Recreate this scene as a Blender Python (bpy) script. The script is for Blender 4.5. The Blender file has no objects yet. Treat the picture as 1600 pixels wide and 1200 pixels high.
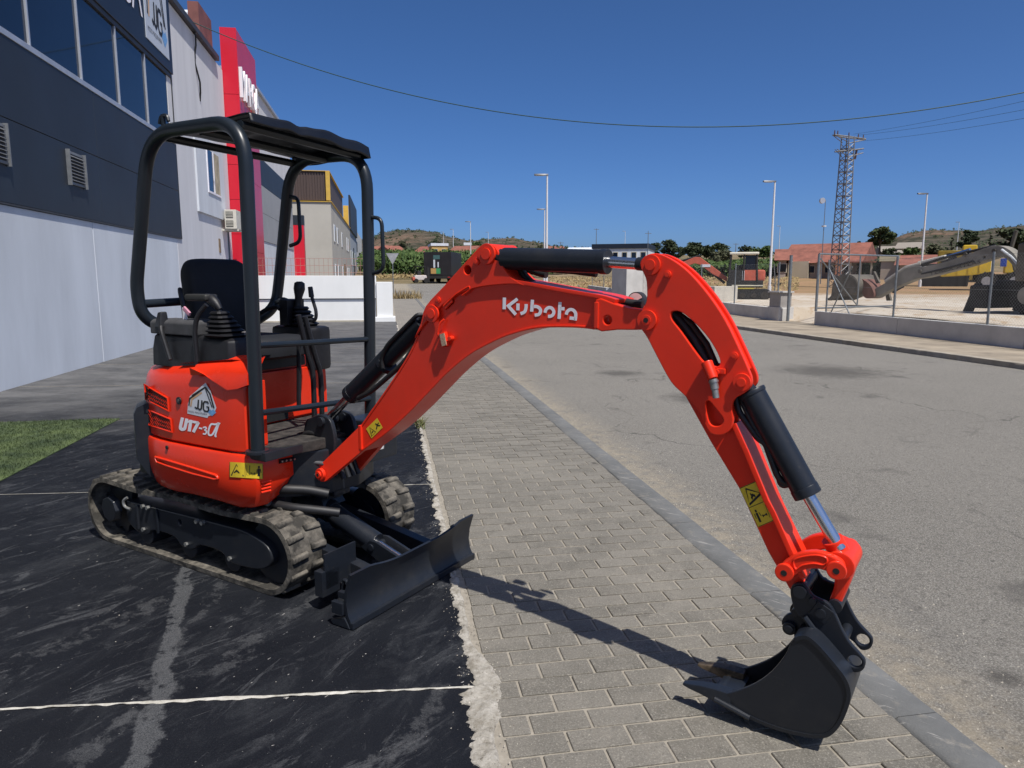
import bpy, bmesh, math, random
from mathutils import Vector, Matrix, noise
R = math.radians
random.seed(7)
scene = bpy.context.scene
col = scene.collection

# ------------------------------------------------------------------ camera, sky, sun, exposure
F_PX = 1109.0; CAM_H = 1.5
PITCH = math.atan((437.0 - 600.0) / F_PX)
YAW = math.atan((800.0 - 605.0) / (F_PX / math.cos(PITCH)))
cd = bpy.data.cameras.new('camera'); cam = bpy.data.objects.new('camera', cd); col.objects.link(cam)
cam.location = (0, 0, CAM_H)
cam.rotation_euler = (math.pi / 2 + PITCH, 0, -YAW)
cd.sensor_fit = 'HORIZONTAL'; cd.sensor_width = 36.0; cd.lens = 36.0 * F_PX / 1600.0
cd.clip_start = 0.05; cd.clip_end = 9000
scene.camera = cam

SUNV = Vector((0.235, -0.48, 1.0)).normalized()      # towards the sun
SUN_EL = math.asin(SUNV.z)
world = bpy.data.worlds.new('World'); scene.world = world; world.use_nodes = True
wn = world.node_tree.nodes; wl = world.node_tree.links
for n_ in list(wn): wn.remove(n_)
sky = wn.new('ShaderNodeTexSky'); sky.sky_type = 'NISHITA'; sky.sun_disc = False
sky.sun_elevation = SUN_EL; sky.sun_rotation = math.atan2(SUNV.x, SUNV.y)
sky.altitude = 0; sky.air_density = 0.5; sky.dust_density = 1.6; sky.ozone_density = 10.0
hs_ = wn.new('ShaderNodeHueSaturation'); hs_.inputs['Saturation'].default_value = 1.10; wl.new(sky.outputs[0], hs_.inputs['Color'])
bg = wn.new('ShaderNodeBackground'); bg.inputs['Strength'].default_value = 0.126
wo = wn.new('ShaderNodeOutputWorld')
wl.new(hs_.outputs[0], bg.inputs['Color']); wl.new(bg.outputs[0], wo.inputs['Surface'])
sd = bpy.data.lights.new('sun', 'SUN'); sun = bpy.data.objects.new('sun', sd); col.objects.link(sun)
sd.energy = 5.0; sd.angle = R(0.53); sd.color = (1.0, 0.955, 0.89)
sun.rotation_euler = SUNV.to_track_quat('Z', 'Y').to_euler(); sun.location = (0, -20, 40)
vs = scene.view_settings
vs.view_transform = 'Standard'; vs.look = 'None'; vs.exposure = 0.10; vs.gamma = 1.0; vs.use_curve_mapping = False

# ------------------------------------------------------------------ pixel -> place helpers
_fw = Vector((math.sin(YAW) * math.cos(PITCH), math.cos(YAW) * math.cos(PITCH), math.sin(PITCH)))
_rt = Vector((math.cos(YAW), -math.sin(YAW), 0)); _up = _rt.cross(_fw); CAM = Vector((0, 0, CAM_H))
def ray(u, v): return _fw + _rt * ((u - 800) / F_PX) - _up * ((v - 600) / F_PX)
def on_z(u, v, z=0.0):
    d = ray(u, v); return CAM + d * ((z - CAM_H) / d.z)
def on_plane(u, v, p, n):
    d = ray(u, v); return CAM + d * ((p - CAM).dot(n) / d.dot(n))
def on_x(u, v, x): return on_plane(u, v, Vector((x, 0, 0)), Vector((1, 0, 0)))
def on_y(u, v, y): return on_plane(u, v, Vector((0, y, 0)), Vector((0, 1, 0)))
def at_dist(u, v, D):
    d = ray(u, v); return CAM + d * (D / math.hypot(d.x, d.y))
def frame(origin, ang):
    d = Vector((math.cos(ang), math.sin(ang), 0)); l = Vector((-d.y, d.x, 0)); return origin, d, l
MO, MD, ML_ = frame(Vector((-0.825, 4.138, 0)), R(-41.0))          # the excavator: origin, forward, left
SWING = R(-3.0)
BO, BD, BL_ = frame(MO + MD * 0.70, R(-41.0) + SWING)              # its boom, swung a little
def side(fr, u, v, y):
    o, d, l = fr; p = on_plane(u, v, o + l * y, l) - o; return (p.dot(d), p.z)
def front(fr, u, v, x):
    o, d, l = fr; p = on_plane(u, v, o + d * x, d) - o; return (p.dot(l), p.z)
MF = (MO, MD, ML_); BF = (BO, BD, BL_)
def MS(u, v, y): x, z = side(MF, u, v, y); return Vector((x, y, z))
def MX(u, v, x): y, z = front(MF, u, v, x); return Vector((x, y, z))
def BS(u, v, y): x, z = side(BF, u, v, y); return Vector((x, y, z))

# ------------------------------------------------------------------ materials
MATS = {}
def mat(name, c, rough=0.6, metal=0.0, var=0.12, scale=6.0, bump=0.0, bscale=60.0, coat=0.0, c2=None, lo=0.35, hi=0.65, detail=6.0, spec=0.5, sheen=0.0, stretch=None, rvar=0.0):
    if name in MATS: return MATS[name]
    m = bpy.data.materials.new(name); m.use_nodes = True
    nt = m.node_tree; N = nt.nodes; Lk = nt.links; b = N['Principled BSDF']
    tc = N.new('ShaderNodeTexCoord'); src = tc.outputs['Object']
    if stretch:
        mp = N.new('ShaderNodeMapping'); mp.inputs['Scale'].default_value = stretch; Lk.new(src, mp.inputs[0]); src = mp.outputs[0]
    n1 = N.new('ShaderNodeTexNoise'); n1.inputs['Scale'].default_value = scale; n1.inputs['Detail'].default_value = detail
    n1.inputs['Roughness'].default_value = 0.62
    Lk.new(src, n1.inputs['Vector'])
    cr = N.new('ShaderNodeValToRGB'); cr.color_ramp.elements[0].position = lo; cr.color_ramp.elements[1].position = hi
    a = [max(0, x * (1 - var)) for x in c]; bb = [min(1, x * (1 + var)) for x in c] if c2 is None else c2
    cr.color_ramp.elements[0].color = (*a, 1); cr.color_ramp.elements[1].color = (*bb, 1)
    Lk.new(n1.outputs['Fac'], cr.inputs[0]); Lk.new(cr.outputs[0], b.inputs['Base Color'])
    b.inputs['Roughness'].default_value = rough; b.inputs['Metallic'].default_value = metal
    b.inputs['Specular IOR Level'].default_value = spec
    b.inputs['Coat Weight'].default_value = coat; b.inputs['Coat Roughness'].default_value = 0.105
    if rvar > 0:
        mr = N.new('ShaderNodeMapRange'); mr.inputs['To Min'].default_value = rough - rvar; mr.inputs['To Max'].default_value = rough + rvar
        n3 = N.new('ShaderNodeTexNoise'); n3.inputs['Scale'].default_value = scale * 2.3; Lk.new(src, n3.inputs['Vector'])
        Lk.new(n3.outputs['Fac'], mr.inputs['Value']); Lk.new(mr.outputs[0], b.inputs['Roughness'])
    if bump > 0:
        n2 = N.new('ShaderNodeTexNoise'); n2.inputs['Scale'].default_value = bscale; n2.inputs['Detail'].default_value = 4
        Lk.new(tc.outputs['Object'], n2.inputs['Vector'])
        bp = N.new('ShaderNodeBump'); bp.inputs['Strength'].default_value = 0.6; bp.inputs['Distance'].default_value = bump
        Lk.new(n2.outputs['Fac'], bp.inputs['Height']); Lk.new(bp.outputs[0], b.inputs['Normal'])
    MATS[name] = m; return m
def paint(name, c, rough, dust, dust_c, amt, scratch_c, spec=0.4, wear=0.5):
    """painted metal with faint mottling, dust film and fine scratches"""
    m = mat(name, c, rough, 0, 0.06, 4.0, 0.0004, 16, spec=spec, rvar=0.07)
    nt = m.node_tree; N = nt.nodes; Lk = nt.links; b = N['Principled BSDF']; tc = [n for n in N if n.type == 'TEX_COORD'][0]
    cur = b.inputs['Base Color'].links[0].from_socket
    def nz(scale, det, stretch, lo, hi, amt, colr, cur):
        mp = N.new('ShaderNodeMapping'); mp.inputs['Scale'].default_value = stretch; mp.inputs['Rotation'].default_value = (0.6, 0.4, 0.8); Lk.new(tc.outputs['Object'], mp.inputs[0])
        n = N.new('ShaderNodeTexNoise'); n.inputs['Scale'].default_value = scale; n.inputs['Detail'].default_value = det; n.inputs['Roughness'].default_value = 0.7; Lk.new(mp.outputs[0], n.inputs['Vector'])
        r = N.new('ShaderNodeMapRange'); r.inputs['From Min'].default_value = lo; r.inputs['From Max'].default_value = hi; r.inputs['To Max'].default_value = amt; Lk.new(n.outputs['Fac'], r.inputs['Value'])
        x = N.new('ShaderNodeMix'); x.data_type = 'RGBA'; Lk.new(r.outputs[0], x.inputs[0]); Lk.new(cur, x.inputs[6]); x.inputs[7].default_value = (*colr, 1); return x.outputs[2]
    cur = nz(3.5, 7, (1, 1, 1), 0.48, 0.75, amt, dust_c, cur)
    cur = nz(60, 5, (1, 1, 1), 0.62, 0.72, amt * 1.2, dust_c, cur)
    cur = nz(9, 6, (1, 14, 14), 0.66, 0.70, wear, scratch_c, cur)
    Lk.new(cur, b.inputs['Base Color']); return m
RED = paint('red_paint', (0.72, 0.031, 0.008), 0.25, 0, (0.36, 0.06, 0.035), 0.16, (0.45, 0.03, 0.015), 0.4, 0.25)
REDB = paint('red_boom_paint', (0.75, 0.033, 0.011), 0.33, 0, (0.42, 0.06, 0.035), 0.18, (0.40, 0.03, 0.02), 0.35, 0.3)
DARK = paint('anthracite_paint', (0.012, 0.015, 0.021), 0.38, 0, (0.060, 0.056, 0.050), 0.30, (0.085, 0.085, 0.085), 0.4, 0.45)
FRAMEP = paint('tube_paint', (0.012, 0.017, 0.023), 0.34, 0, (0.045, 0.045, 0.043), 0.15, (0.06, 0.06, 0.06), 0.4, 0.3)
BLACK = mat('black_plastic', (0.008, 0.008, 0.010), 0.5, 0, 0.25, 12, 0.0005, 90, rvar=0.1)
GREYP = mat('grey_plastic', (0.055, 0.055, 0.058), 0.65, 0, 0.25, 14, 0.0008, 120)
FABRIC = mat('seat_vinyl', (0.006, 0.007, 0.010), 0.75, 0, 0.2, 10, 0.0008, 150)
TARP = mat('tarpaulin', (0.005, 0.006, 0.009), 0.42, 0, 0.2, 9, 0.004, 14)
RUBBER = mat('track_rubber', (0.060, 0.055, 0.045), 0.9, 0, 0.5, 14, 0.005, 60, c2=(0.19, 0.17, 0.138), lo=0.42, hi=0.70, detail=9)
RUBSIDE = mat('hose_rubber', (0.012, 0.012, 0.013), 0.55, 0, 0.2, 12)
STEEL = mat('chrome_rod', (0.66, 0.67, 0.68), 0.24, 1.0, 0.04, 5)
ZINC = mat('zinc', (0.38, 0.38, 0.36), 0.45, 0.8, 0.2, 30)
WORN = mat('worn_steel', (0.06, 0.045, 0.03), 0.6, 0.3, 0.5, 30, 0.001, 80, c2=(0.15, 0.11, 0.07))
WHITE = mat('white_vinyl', (0.86, 0.84, 0.88), 0.5, 0, 0.03, 20)
YELLOW = mat('yellow_vinyl', (0.72, 0.52, 0.03), 0.5, 0, 0.06, 30)
INK = mat('black_ink', (0.012, 0.012, 0.012), 0.6, 0, 0.1, 30)
BLUE = mat('blue_ink', (0.16, 0.36, 0.66), 0.5, 0, 0.15, 30)
ORANGE = mat('tan_ink', (0.62, 0.38, 0.20), 0.5, 0, 0.15, 30)
SILVER = mat('pale_ink', (0.62, 0.68, 0.74), 0.5, 0, 0.08, 30)
FLOORM = mat('dusty_floor', (0.018, 0.016, 0.015), 0.9, 0, 0.5, 18, 0.002, 70, c2=(0.055, 0.048, 0.042))
def glassy(name, c, rough=0.06, spec=0.8):
    return mat(name, c, rough, 0, 0.1, 0.6, 0.0, 1, spec=spec)

# ------------------------------------------------------------------ mesh helpers
class MB:
    def __init__(s): s.v = []; s.f = []
    def add(s, vs_, fs):
        o = len(s.v); s.v += [Vector(p) for p in vs_]; s.f += [[i + o for i in f] for f in fs]; return s
    def box(s, c, d, rot=None):
        hx, hy, hz = d[0] / 2, d[1] / 2, d[2] / 2
        P = [Vector((sx * hx, sy * hy, sz * hz)) for sx in (-1, 1) for sy in (-1, 1) for sz in (-1, 1)]
        if rot is not None: P = [rot @ p for p in P]
        c = Vector(c)
        return s.add([p + c for p in P], [(0, 1, 3, 2), (4, 6, 7, 5), (0, 4, 5, 1), (2, 3, 7, 6), (0, 2, 6, 4), (1, 5, 7, 3)])
    def bb(s, x0, x1, y0, y1, z0, z1):
        return s.box(((x0 + x1) / 2, (y0 + y1) / 2, (z0 + z1) / 2), (x1 - x0, y1 - y0, z1 - z0))
    def cyl(s, p0, p1, r0, r1=None, n=20, caps=True):
        p0 = Vector(p0); p1 = Vector(p1); r1 = r0 if r1 is None else r1
        q = (p1 - p0).to_track_quat('Z', 'Y'); vs_ = []
        for p, r in ((p0, r0), (p1, r1)):
            for k in range(n):
                a = 2 * math.pi * k / n; vs_.append(p + q @ Vector((r * math.cos(a), r * math.sin(a), 0)))
        fs = [(k, (k + 1) % n, n + (k + 1) % n, n + k) for k in range(n)]
        if caps: fs += [tuple(range(n - 1, -1, -1)), tuple(range(n, 2 * n))]
        return s.add(vs_, fs)
    def tube(s, pts, r, n=10, closed=False, caps=True):
        pts = [Vector(p) for p in pts]; m = len(pts)
        rr = r if isinstance(r, (list, tuple)) else [r] * m
        prev = None; vs_ = []
        for i in range(m):
            if closed: t = (pts[(i + 1) % m] - pts[i - 1]).normalized()
            else: t = (pts[min(i + 1, m - 1)] - pts[max(i - 1, 0)]).normalized()
            if prev is None:
                up = Vector((0, 0, 1)) if abs(t.z) < 0.9 else Vector((1, 0, 0))
                nx = t.cross(up).normalized()
            else:
                nx = (prev - t * prev.dot(t)).normalized()
            prev = nx; ny = t.cross(nx)
            for k in range(n):
                a = 2 * math.pi * k / n; vs_.append(pts[i] + (nx * math.cos(a) + ny * math.sin(a)) * rr[i])
        fs = []
        for i in range(m if closed else m - 1):
            j = (i + 1) % m
            for k in range(n): fs.append((i * n + k, i * n + (k + 1) % n, j * n + (k + 1) % n, j * n + k))
        if caps and not closed: fs += [tuple(range(n - 1, -1, -1)), tuple((m - 1) * n + k for k in range(n))]
        return s.add(vs_, fs)
    def loft(s, rings, cap0=True, cap1=True):
        n = len(rings[0]); vs_ = [p for r in rings for p in r]; fs = []
        for i in range(len(rings) - 1):
            for k in range(n): fs.append((i * n + k, i * n + (k + 1) % n, (i + 1) * n + (k + 1) % n, (i + 1) * n + k))
        if cap0: fs.append(tuple(range(n - 1, -1, -1)))
        if cap1: fs.append(tuple((len(rings) - 1) * n + k for k in range(n)))
        return s.add(vs_, fs)
    def grid(s, fn, nu, nv):
        vs_ = [fn(i / nu, j / nv) for j in range(nv + 1) for i in range(nu + 1)]
        fs = [(j * (nu + 1) + i, j * (nu + 1) + i + 1, (j + 1) * (nu + 1) + i + 1, (j + 1) * (nu + 1) + i) for j in range(nv) for i in range(nu)]
        return s.add(vs_, fs)
    def mesh(s, name, bevel=0.0, seg=2, smooth=35, fix=True):
        me = bpy.data.meshes.new(name); me.from_pydata(s.v, [], s.f)
        bm = bmesh.new(); bm.from_mesh(me)
        if fix: bmesh.ops.recalc_face_normals(bm, faces=bm.faces)
        if bevel > 0:
            es = [e for e in bm.edges if e.is_manifold and e.calc_face_angle(0) > R(28)]
            if es: bmesh.ops.bevel(bm, geom=es, offset=bevel, segments=seg, affect='EDGES', profile=0.6, clamp_overlap=True)
        if smooth:
            for f in bm.faces: f.smooth = True
            for e in bm.edges:
                if len(e.link_faces) == 2 and e.calc_face_angle(0) > R(smooth): e.smooth = False
        bm.to_mesh(me); bm.free(); return me
    def build(s, name, m, parent=None, **k):
        o = put(name, s.mesh(name, **k), m, parent)
        if k.get('bevel', 0) > 0 and k.get('smooth', 35):
            w = o.modifiers.new('normals', 'WEIGHTED_NORMAL'); w.keep_sharp = True; w.weight = 80
        return o
def put(name, me, m, parent=None, loc=None, rot=None):
    o = bpy.data.objects.new(name, me); col.objects.link(o)
    if m is not None and len(me.materials) == 0: me.materials.append(m)
    if parent is not None: o.parent = parent
    if loc is not None: o.location = loc
    if rot is not None: o.rotation_euler = rot
    return o
def empty(name, loc=(0, 0, 0), rz=0.0, parent=None):
    o = bpy.data.objects.new(name, None); col.objects.link(o); o.location = loc; o.rotation_euler = (0, 0, rz)
    o.empty_display_size = 0.2
    if parent is not None: o.parent = parent
    return o
def tag(o, label=None, cat=None, group=None, kind=None):
    if label: o['label'] = label
    if cat: o['category'] = cat
    if group: o['group'] = group
    if kind: o['kind'] = kind
    return o
def copy_tree(o, parent=None):
    c = o.copy(); col.objects.link(c); c.parent = parent
    for ch in list(o.children): copy_tree(ch, c)
    return c
def crom(pts, k=6, closed=True):
    n = len(pts); out = []
    P = [Vector(p) for p in pts]
    for i in range(n if closed else n - 1):
        p0 = P[(i - 1) % n] if closed else P[max(i - 1, 0)]; p1 = P[i]; p2 = P[(i + 1) % n]; p3 = P[(i + 2) % n] if closed else P[min(i + 2, n - 1)]
        for j in range(k):
            t = j / k
            out.append(0.5 * ((2 * p1) + (p2 - p0) * t + (2 * p0 - 5 * p1 + 4 * p2 - p3) * t * t + (3 * p1 - p0 - 3 * p2 + p3) * t ** 3))
    if not closed: out.append(P[-1])
    return out
def fillet(pts, r, k=6):
    pts = [Vector(p) for p in pts]; out = [pts[0]]
    for i in range(1, len(pts) - 1):
        a = (pts[i - 1] - pts[i]); b = (pts[i + 1] - pts[i]); d = min(r, a.length * 0.49, b.length * 0.49)
        p = pts[i] + a.normalized() * d; q = pts[i] + b.normalized() * d
        for j in range(k + 1):
            t = j / k; out.append(p * (1 - t) ** 2 + pts[i] * 2 * t * (1 - t) + q * t * t)
    out.append(pts[-1]); return out
def plate_mesh(name, outline, holes, y0, y1, bevel=0.004, smooth=40):
    """plate in the x-z plane between y0 and y1 with real holes (outline: list of (x, z))"""
    cu = bpy.data.curves.new(name, 'CURVE'); cu.dimensions = '2D'; cu.fill_mode = 'BOTH'
    cu.extrude = max(abs(y1 - y0) / 2 - bevel, 0.0005); cu.bevel_depth = bevel; cu.bevel_resolution = 1; cu.offset = -bevel
    for pts in [outline] + list(holes):
        sp = cu.splines.new('POLY'); sp.points.add(len(pts) - 1); sp.use_cyclic_u = True
        for p, q in zip(sp.points, pts): p.co = (q[0], q[1], 0, 1)
    ob = bpy.data.objects.new(name, cu); col.objects.link(ob)
    dg = bpy.context.evaluated_depsgraph_get()
    me = bpy.data.meshes.new_from_object(ob.evaluated_get(dg))
    bpy.data.objects.remove(ob); bpy.data.curves.remove(cu)
    yc = (y0 + y1) / 2
    for v in me.vertices: v.co = Vector((v.co.x, yc - v.co.z, v.co.y))
    me.name = name
    bm = bmesh.new(); bm.from_mesh(me)
    bmesh.ops.remove_doubles(bm, verts=bm.verts, dist=1e-5)
    bmesh.ops.recalc_face_normals(bm, faces=bm.faces)
    for f in bm.faces: f.smooth = True
    for e in bm.edges:
        if len(e.link_faces) == 2 and (e.calc_face_angle(0) > R(smooth) or (abs(e.link_faces[0].normal.y) > 0.999) != (abs(e.link_faces[1].normal.y) > 0.999)): e.smooth = False
    bm.to_mesh(me); bm.free(); me.materials.clear()
    return me
def circ(cx, cz, r, n=18): return [(cx + r * math.cos(2 * math.pi * k / n), cz + r * math.sin(2 * math.pi * k / n)) for k in range(n)]
_tc = {}
def text2d(s):
    """flat mesh of a text (Blender's own font): verts (x, y), faces"""
    if s in _tc: return _tc[s]
    cu = bpy.data.curves.new('t', 'FONT'); cu.body = s; cu.size = 1.0; cu.resolution_u = 3
    ob = bpy.data.objects.new('t', cu); col.objects.link(ob)
    dg = bpy.context.evaluated_depsgraph_get(); me = bpy.data.meshes.new_from_object(ob.evaluated_get(dg))
    vs_ = [(v.co.x, v.co.y) for v in me.vertices]; fs = [tuple(p.vertices) for p in me.polygons]
    bpy.data.objects.remove(ob); bpy.data.curves.remove(cu); bpy.data.meshes.remove(me)
    x0 = min(p[0] for p in vs_); x1 = max(p[0] for p in vs_); y0 = min(p[1] for p in vs_); y1 = max(p[1] for p in vs_)
    vs_ = [((p[0] - x0) / (x1 - x0), (p[1] - y0) / (y1 - y0)) for p in vs_]
    _tc[s] = (vs_, fs); return _tc[s]
def text_on(mb, s, fn):
    vs_, fs = text2d(s); return mb.add([fn(a, b) for a, b in vs_], fs)
def ribbon(mb, pts, w, fn):
    """flat stroke of width w along 2-D points, mapped to 3-D by fn"""
    P = [Vector((p[0], p[1])) for p in pts]; vs_ = []
    for i in range(len(P)):
        t = (P[min(i + 1, len(P) - 1)] - P[max(i - 1, 0)]).normalized(); n = Vector((-t.y, t.x)) * (w / 2)
        if 0 < i < len(P) - 1:
            a = (P[i] - P[i - 1]).normalized(); n = n / max(0.5, abs(t.dot(a)))
        vs_ += [fn(*(P[i] + n)), fn(*(P[i] - n))]
    return mb.add(vs_, [(2 * i, 2 * i + 1, 2 * i + 3, 2 * i + 2) for i in range(len(P) - 1)])

# ------------------------------------------------------------------ the lie of the land
PROF = [(0, 0), (30, 0), (45, 0.3), (70, 0.85), (100, 1.9), (150, 4.6), (200, 7.2), (300, 11.5), (500, 18), (1000, 30), (3500, 60)]
def gz(x, y):
    D = math.hypot(x, y)
    for (a, p), (b, q) in zip(PROF, PROF[1:]):
        if D <= b: return p + (q - p) * (D - a) / (b - a)
    return PROF[-1][1]

# ------------------------------------------------------------------ ground materials
class NT:
    """small wrapper for node materials"""
    def __init__(s, name):
        s.m = bpy.data.materials.new(name); s.m.use_nodes = True; s.N = s.m.node_tree.nodes; s.L = s.m.node_tree.links
        s.b = s.N['Principled BSDF']; s.tc = s.N.new('ShaderNodeTexCoord'); s.co = s.tc.outputs['Object']
        sp = s.N.new('ShaderNodeSeparateXYZ'); s.L.new(s.co, sp.inputs[0]); s.x, s.y, s.z = sp.outputs
    def noise(s, scale, detail=5, rough=0.6, stretch=None, rot=0.0, dist=0.0):
        n = s.N.new('ShaderNodeTexNoise'); n.inputs['Scale'].default_value = scale; n.inputs['Detail'].default_value = detail
        n.inputs['Roughness'].default_value = rough; n.inputs['Distortion'].default_value = dist
        src = s.co
        if stretch:
            mp0 = s.N.new('ShaderNodeMapping'); mp0.inputs['Rotation'].default_value = (0, 0, rot); s.L.new(src, mp0.inputs[0])
            mp = s.N.new('ShaderNodeMapping'); mp.inputs['Scale'].default_value = stretch; s.L.new(mp0.outputs[0], mp.inputs[0]); src = mp.outputs[0]
        s.L.new(src, n.inputs['Vector']); return n.outputs['Fac']
    def rng(s, v, a, b, c=0.0, d=1.0):
        n = s.N.new('ShaderNodeMapRange'); n.inputs['From Min'].default_value = a; n.inputs['From Max'].default_value = b
        n.inputs['To Min'].default_value = c; n.inputs['To Max'].default_value = d; s.L.new(v, n.inputs['Value']); return n.outputs[0]
    def op(s, o, a, b=None):
        n = s.N.new('ShaderNodeMath'); n.operation = o
        for i, q in enumerate((a, b)):
            if q is None: continue
            if isinstance(q, (int, float)): n.inputs[i].default_value = q
            else: s.L.new(q, n.inputs[i])
        return n.outputs[0]
    def mix(s, f, a, b):
        n = s.N.new('ShaderNodeMix'); n.data_type = 'RGBA'
        for i, q in ((0, f), (6, a), (7, b)):
            if isinstance(q, tuple): n.inputs[i].default_value = (*q, 1)
            elif isinstance(q, (int, float)): n.inputs[i].default_value = q
            else: s.L.new(q, n.inputs[i])
        return n.outputs[2]
    def done(s, c, rough=0.85, bump=None, dist=0.002, spec=0.4):
        if isinstance(c, tuple): s.b.inputs['Base Color'].default_value = (*c, 1)
        else: s.L.new(c, s.b.inputs['Base Color'])
        if isinstance(rough, (int, float)): s.b.inputs['Roughness'].default_value = rough
        else: s.L.new(rough, s.b.inputs['Roughness'])
        s.b.inputs['Specular IOR Level'].default_value = spec
        if bump is not None:
            n = s.N.new('ShaderNodeBump'); n.inputs['Distance'].default_value = dist; n.inputs['Strength'].default_value = 0.8
            s.L.new(bump, n.inputs['Height']); s.L.new(n.outputs[0], s.b.inputs['Normal'])
        return s.m
def trail(t, x0, k, y0, w, amp, ns, soft=0.5, lo=0.42, hi=0.6):
    """mask of a dusty wheel mark along x = x0 + k (y - y0)"""
    n = t.noise(ns, 6, 0.7); e = t.op('SUBTRACT', t.x, x0); e = t.op('SUBTRACT', e, t.op('MULTIPLY', t.op('SUBTRACT', t.y, y0), k))
    e = t.op('ADD', e, t.op('MULTIPLY', t.op('SUBTRACT', n, 0.5), amp)); e = t.op('ABSOLUTE', e)
    band = t.rng(e, w, w * soft, 0, 1); return t.op('MULTIPLY', band, t.rng(t.noise(ns * 2.7, 6, 0.75), lo, hi))
t = NT('painted_slab')
grain = t.noise(190, 4, 0.85); fine = t.noise(55, 6, 0.85)
c = t.mix(t.rng(t.noise(1.6, 6, 0.7), 0.35, 0.7), (0.0045, 0.0056, 0.0088), (0.0105, 0.0120, 0.0160))
c = t.mix(t.op('MULTIPLY', t.rng(grain, 0.50, 0.68), 0.55), c, (0.032, 0.034, 0.038))
def scuff(c, scale, det, stretch, rot, lo, hi, amt, colr, gr=0.55, dist=0.6):
    k = t.op('MULTIPLY', t.rng(t.noise(scale, det, 0.76, stretch, rot, dist), lo, hi), amt)
    k = t.op('MULTIPLY', k, t.rng(fine, 0.36, 0.56, 1 - gr, 1.0)); k = t.op('MULTIPLY', k, t.rng(grain, 0.36, 0.54, 0.30, 1.0)); return t.mix(k, c, colr)
patch = t.rng(t.noise(0.9, 4, 0.6), 0.42, 0.58, 0.12, 1.0)
c = scuff(c, 1.5, 9, (1.0, 2.2, 1), R(-55), 0.50, 0.66, 0.55, (0.050, 0.053, 0.058), 0.7, 1.2)
c = scuff(c, 2.4, 10, (1.0, 3.2, 1), R(-40), 0.555, 0.615, t.op('MULTIPLY', patch, 0.75), (0.085, 0.088, 0.093), 0.6, 0.9)
c = scuff(c, 3.1, 10, (1.0, 2.0, 1), R(-80), 0.60, 0.65, t.op('MULTIPLY', patch, 0.7), (0.075, 0.078, 0.083), 0.7, 0.5)
c = scuff(c, 1.2, 10, (1.0, 7.0, 1), R(-62), 0.59, 0.63, 0.6, (0.072, 0.075, 0.08), 0.5, 0.4)
c = scuff(c, 1.1, 8, (1.0, 40.0, 1), R(-30), 0.655, 0.668, 0.55, (0.13, 0.13, 0.13), 0.3, 0.1)
c = scuff(c, 6.0, 4, (1.0, 2.4, 1), R(-45), 0.685, 0.70, 0.8, (0.14, 0.142, 0.145), 0.35, 0.2)
for a in ((-0.80, -0.17, 2.2, 0.042, 0.20, 3.1), (-0.92, 0.10, 2.75, 0.030, 0.25, 3.7), (-0.95, 0.62, 2.35, 0.05, 0.45, 2.6), (-1.75, 0.70, 2.5, 0.06, 0.45, 2.9), (-0.12, 0.66, 2.0, 0.06, 0.5, 2.4)):
    main = a[0] == -0.80
    k = trail(t, *a, soft=0.7, lo=0.38 if main else 0.46, hi=0.46 if main else 0.54); k = t.op('MULTIPLY', k, t.rng(grain, 0.40, 0.56, 0.25, 1.0)); k = t.op('MULTIPLY', k, t.rng(fine, 0.36, 0.52, 0.5, 1.0))
    c = t.mix(t.op('MULTIPLY', k, 0.9 if main else 0.6), c, (0.105, 0.108, 0.111) if main else (0.085, 0.087, 0.09))
c = t.mix(t.op('MULTIPLY', t.rng(t.noise(120, 3, 0.6), 0.715, 0.74), 0.9), c, (0.33, 0.32, 0.30))
c = t.mix(t.rng(t.noise(24, 2, 0.5, (1, 2.2, 1), R(-50)), 0.745, 0.755), c, (0.30, 0.29, 0.27))
far = t.rng(t.op('ADD', t.y, t.op('MULTIPLY', t.noise(0.8, 5, 0.7), 4.0)), 9.3, 12.5)
streak = t.noise(0.9, 8, 0.75, (1.0, 1.8, 1), R(12))
c = t.mix(t.op('MULTIPLY', far, t.rng(streak, 0.30, 0.62, 0.35, 1.0)), c, t.mix(t.rng(t.noise(2.0, 6, 0.7), 0.3, 0.7), (0.10, 0.100, 0.101), (0.155, 0.152, 0.148)))
PADM = t.done(c, t.rng(t.noise(6, 5, 0.7), 0.3, 0.7, 0.6, 0.85), t.op('ADD', t.op('MULTIPLY', t.noise(170, 4, 0.8), 0.8), t.noise(14, 5, 0.7)), 0.004, 0.12)
t = NT('road_asphalt')
c = t.mix(t.rng(t.noise(0.35, 6, 0.65), 0.3, 0.7), (0.114, 0.107, 0.094), (0.158, 0.148, 0.130))
c = t.mix(t.op('MULTIPLY', t.rng(t.noise(130, 4, 0.8), 0.49, 0.57), 0.95), c, (0.31, 0.293, 0.257))
c = t.mix(t.op('MULTIPLY', t.rng(t.noise(38, 5, 0.8), 0.53, 0.62), 0.65), c, (0.215, 0.198, 0.168))
c = t.mix(t.op('MULTIPLY', t.rng(t.noise(23, 5, 0.8), 0.45, 0.36), 0.6), c, (0.07, 0.066, 0.06))
c = t.mix(t.op('MULTIPLY', t.rng(t.noise(95, 4, 0.8), 0.43, 0.34), 0.7), c, (0.06, 0.057, 0.052))
c = t.mix(t.op('MULTIPLY', t.rng(t.noise(1.1, 5, 0.55), 0.615, 0.70), 0.65), c, (0.075, 0.07, 0.064))
c = t.mix(t.op('MULTIPLY', t.rng(t.noise(0.8, 7, 0.7, (7.0, 0.6, 1), R(4)), 0.60, 0.72), 0.4), c, (0.085, 0.08, 0.075))
vo = t.N.new('ShaderNodeTexVoronoi'); vo.feature = 'DISTANCE_TO_EDGE'; vo.inputs['Scale'].default_value = 0.24
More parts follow.
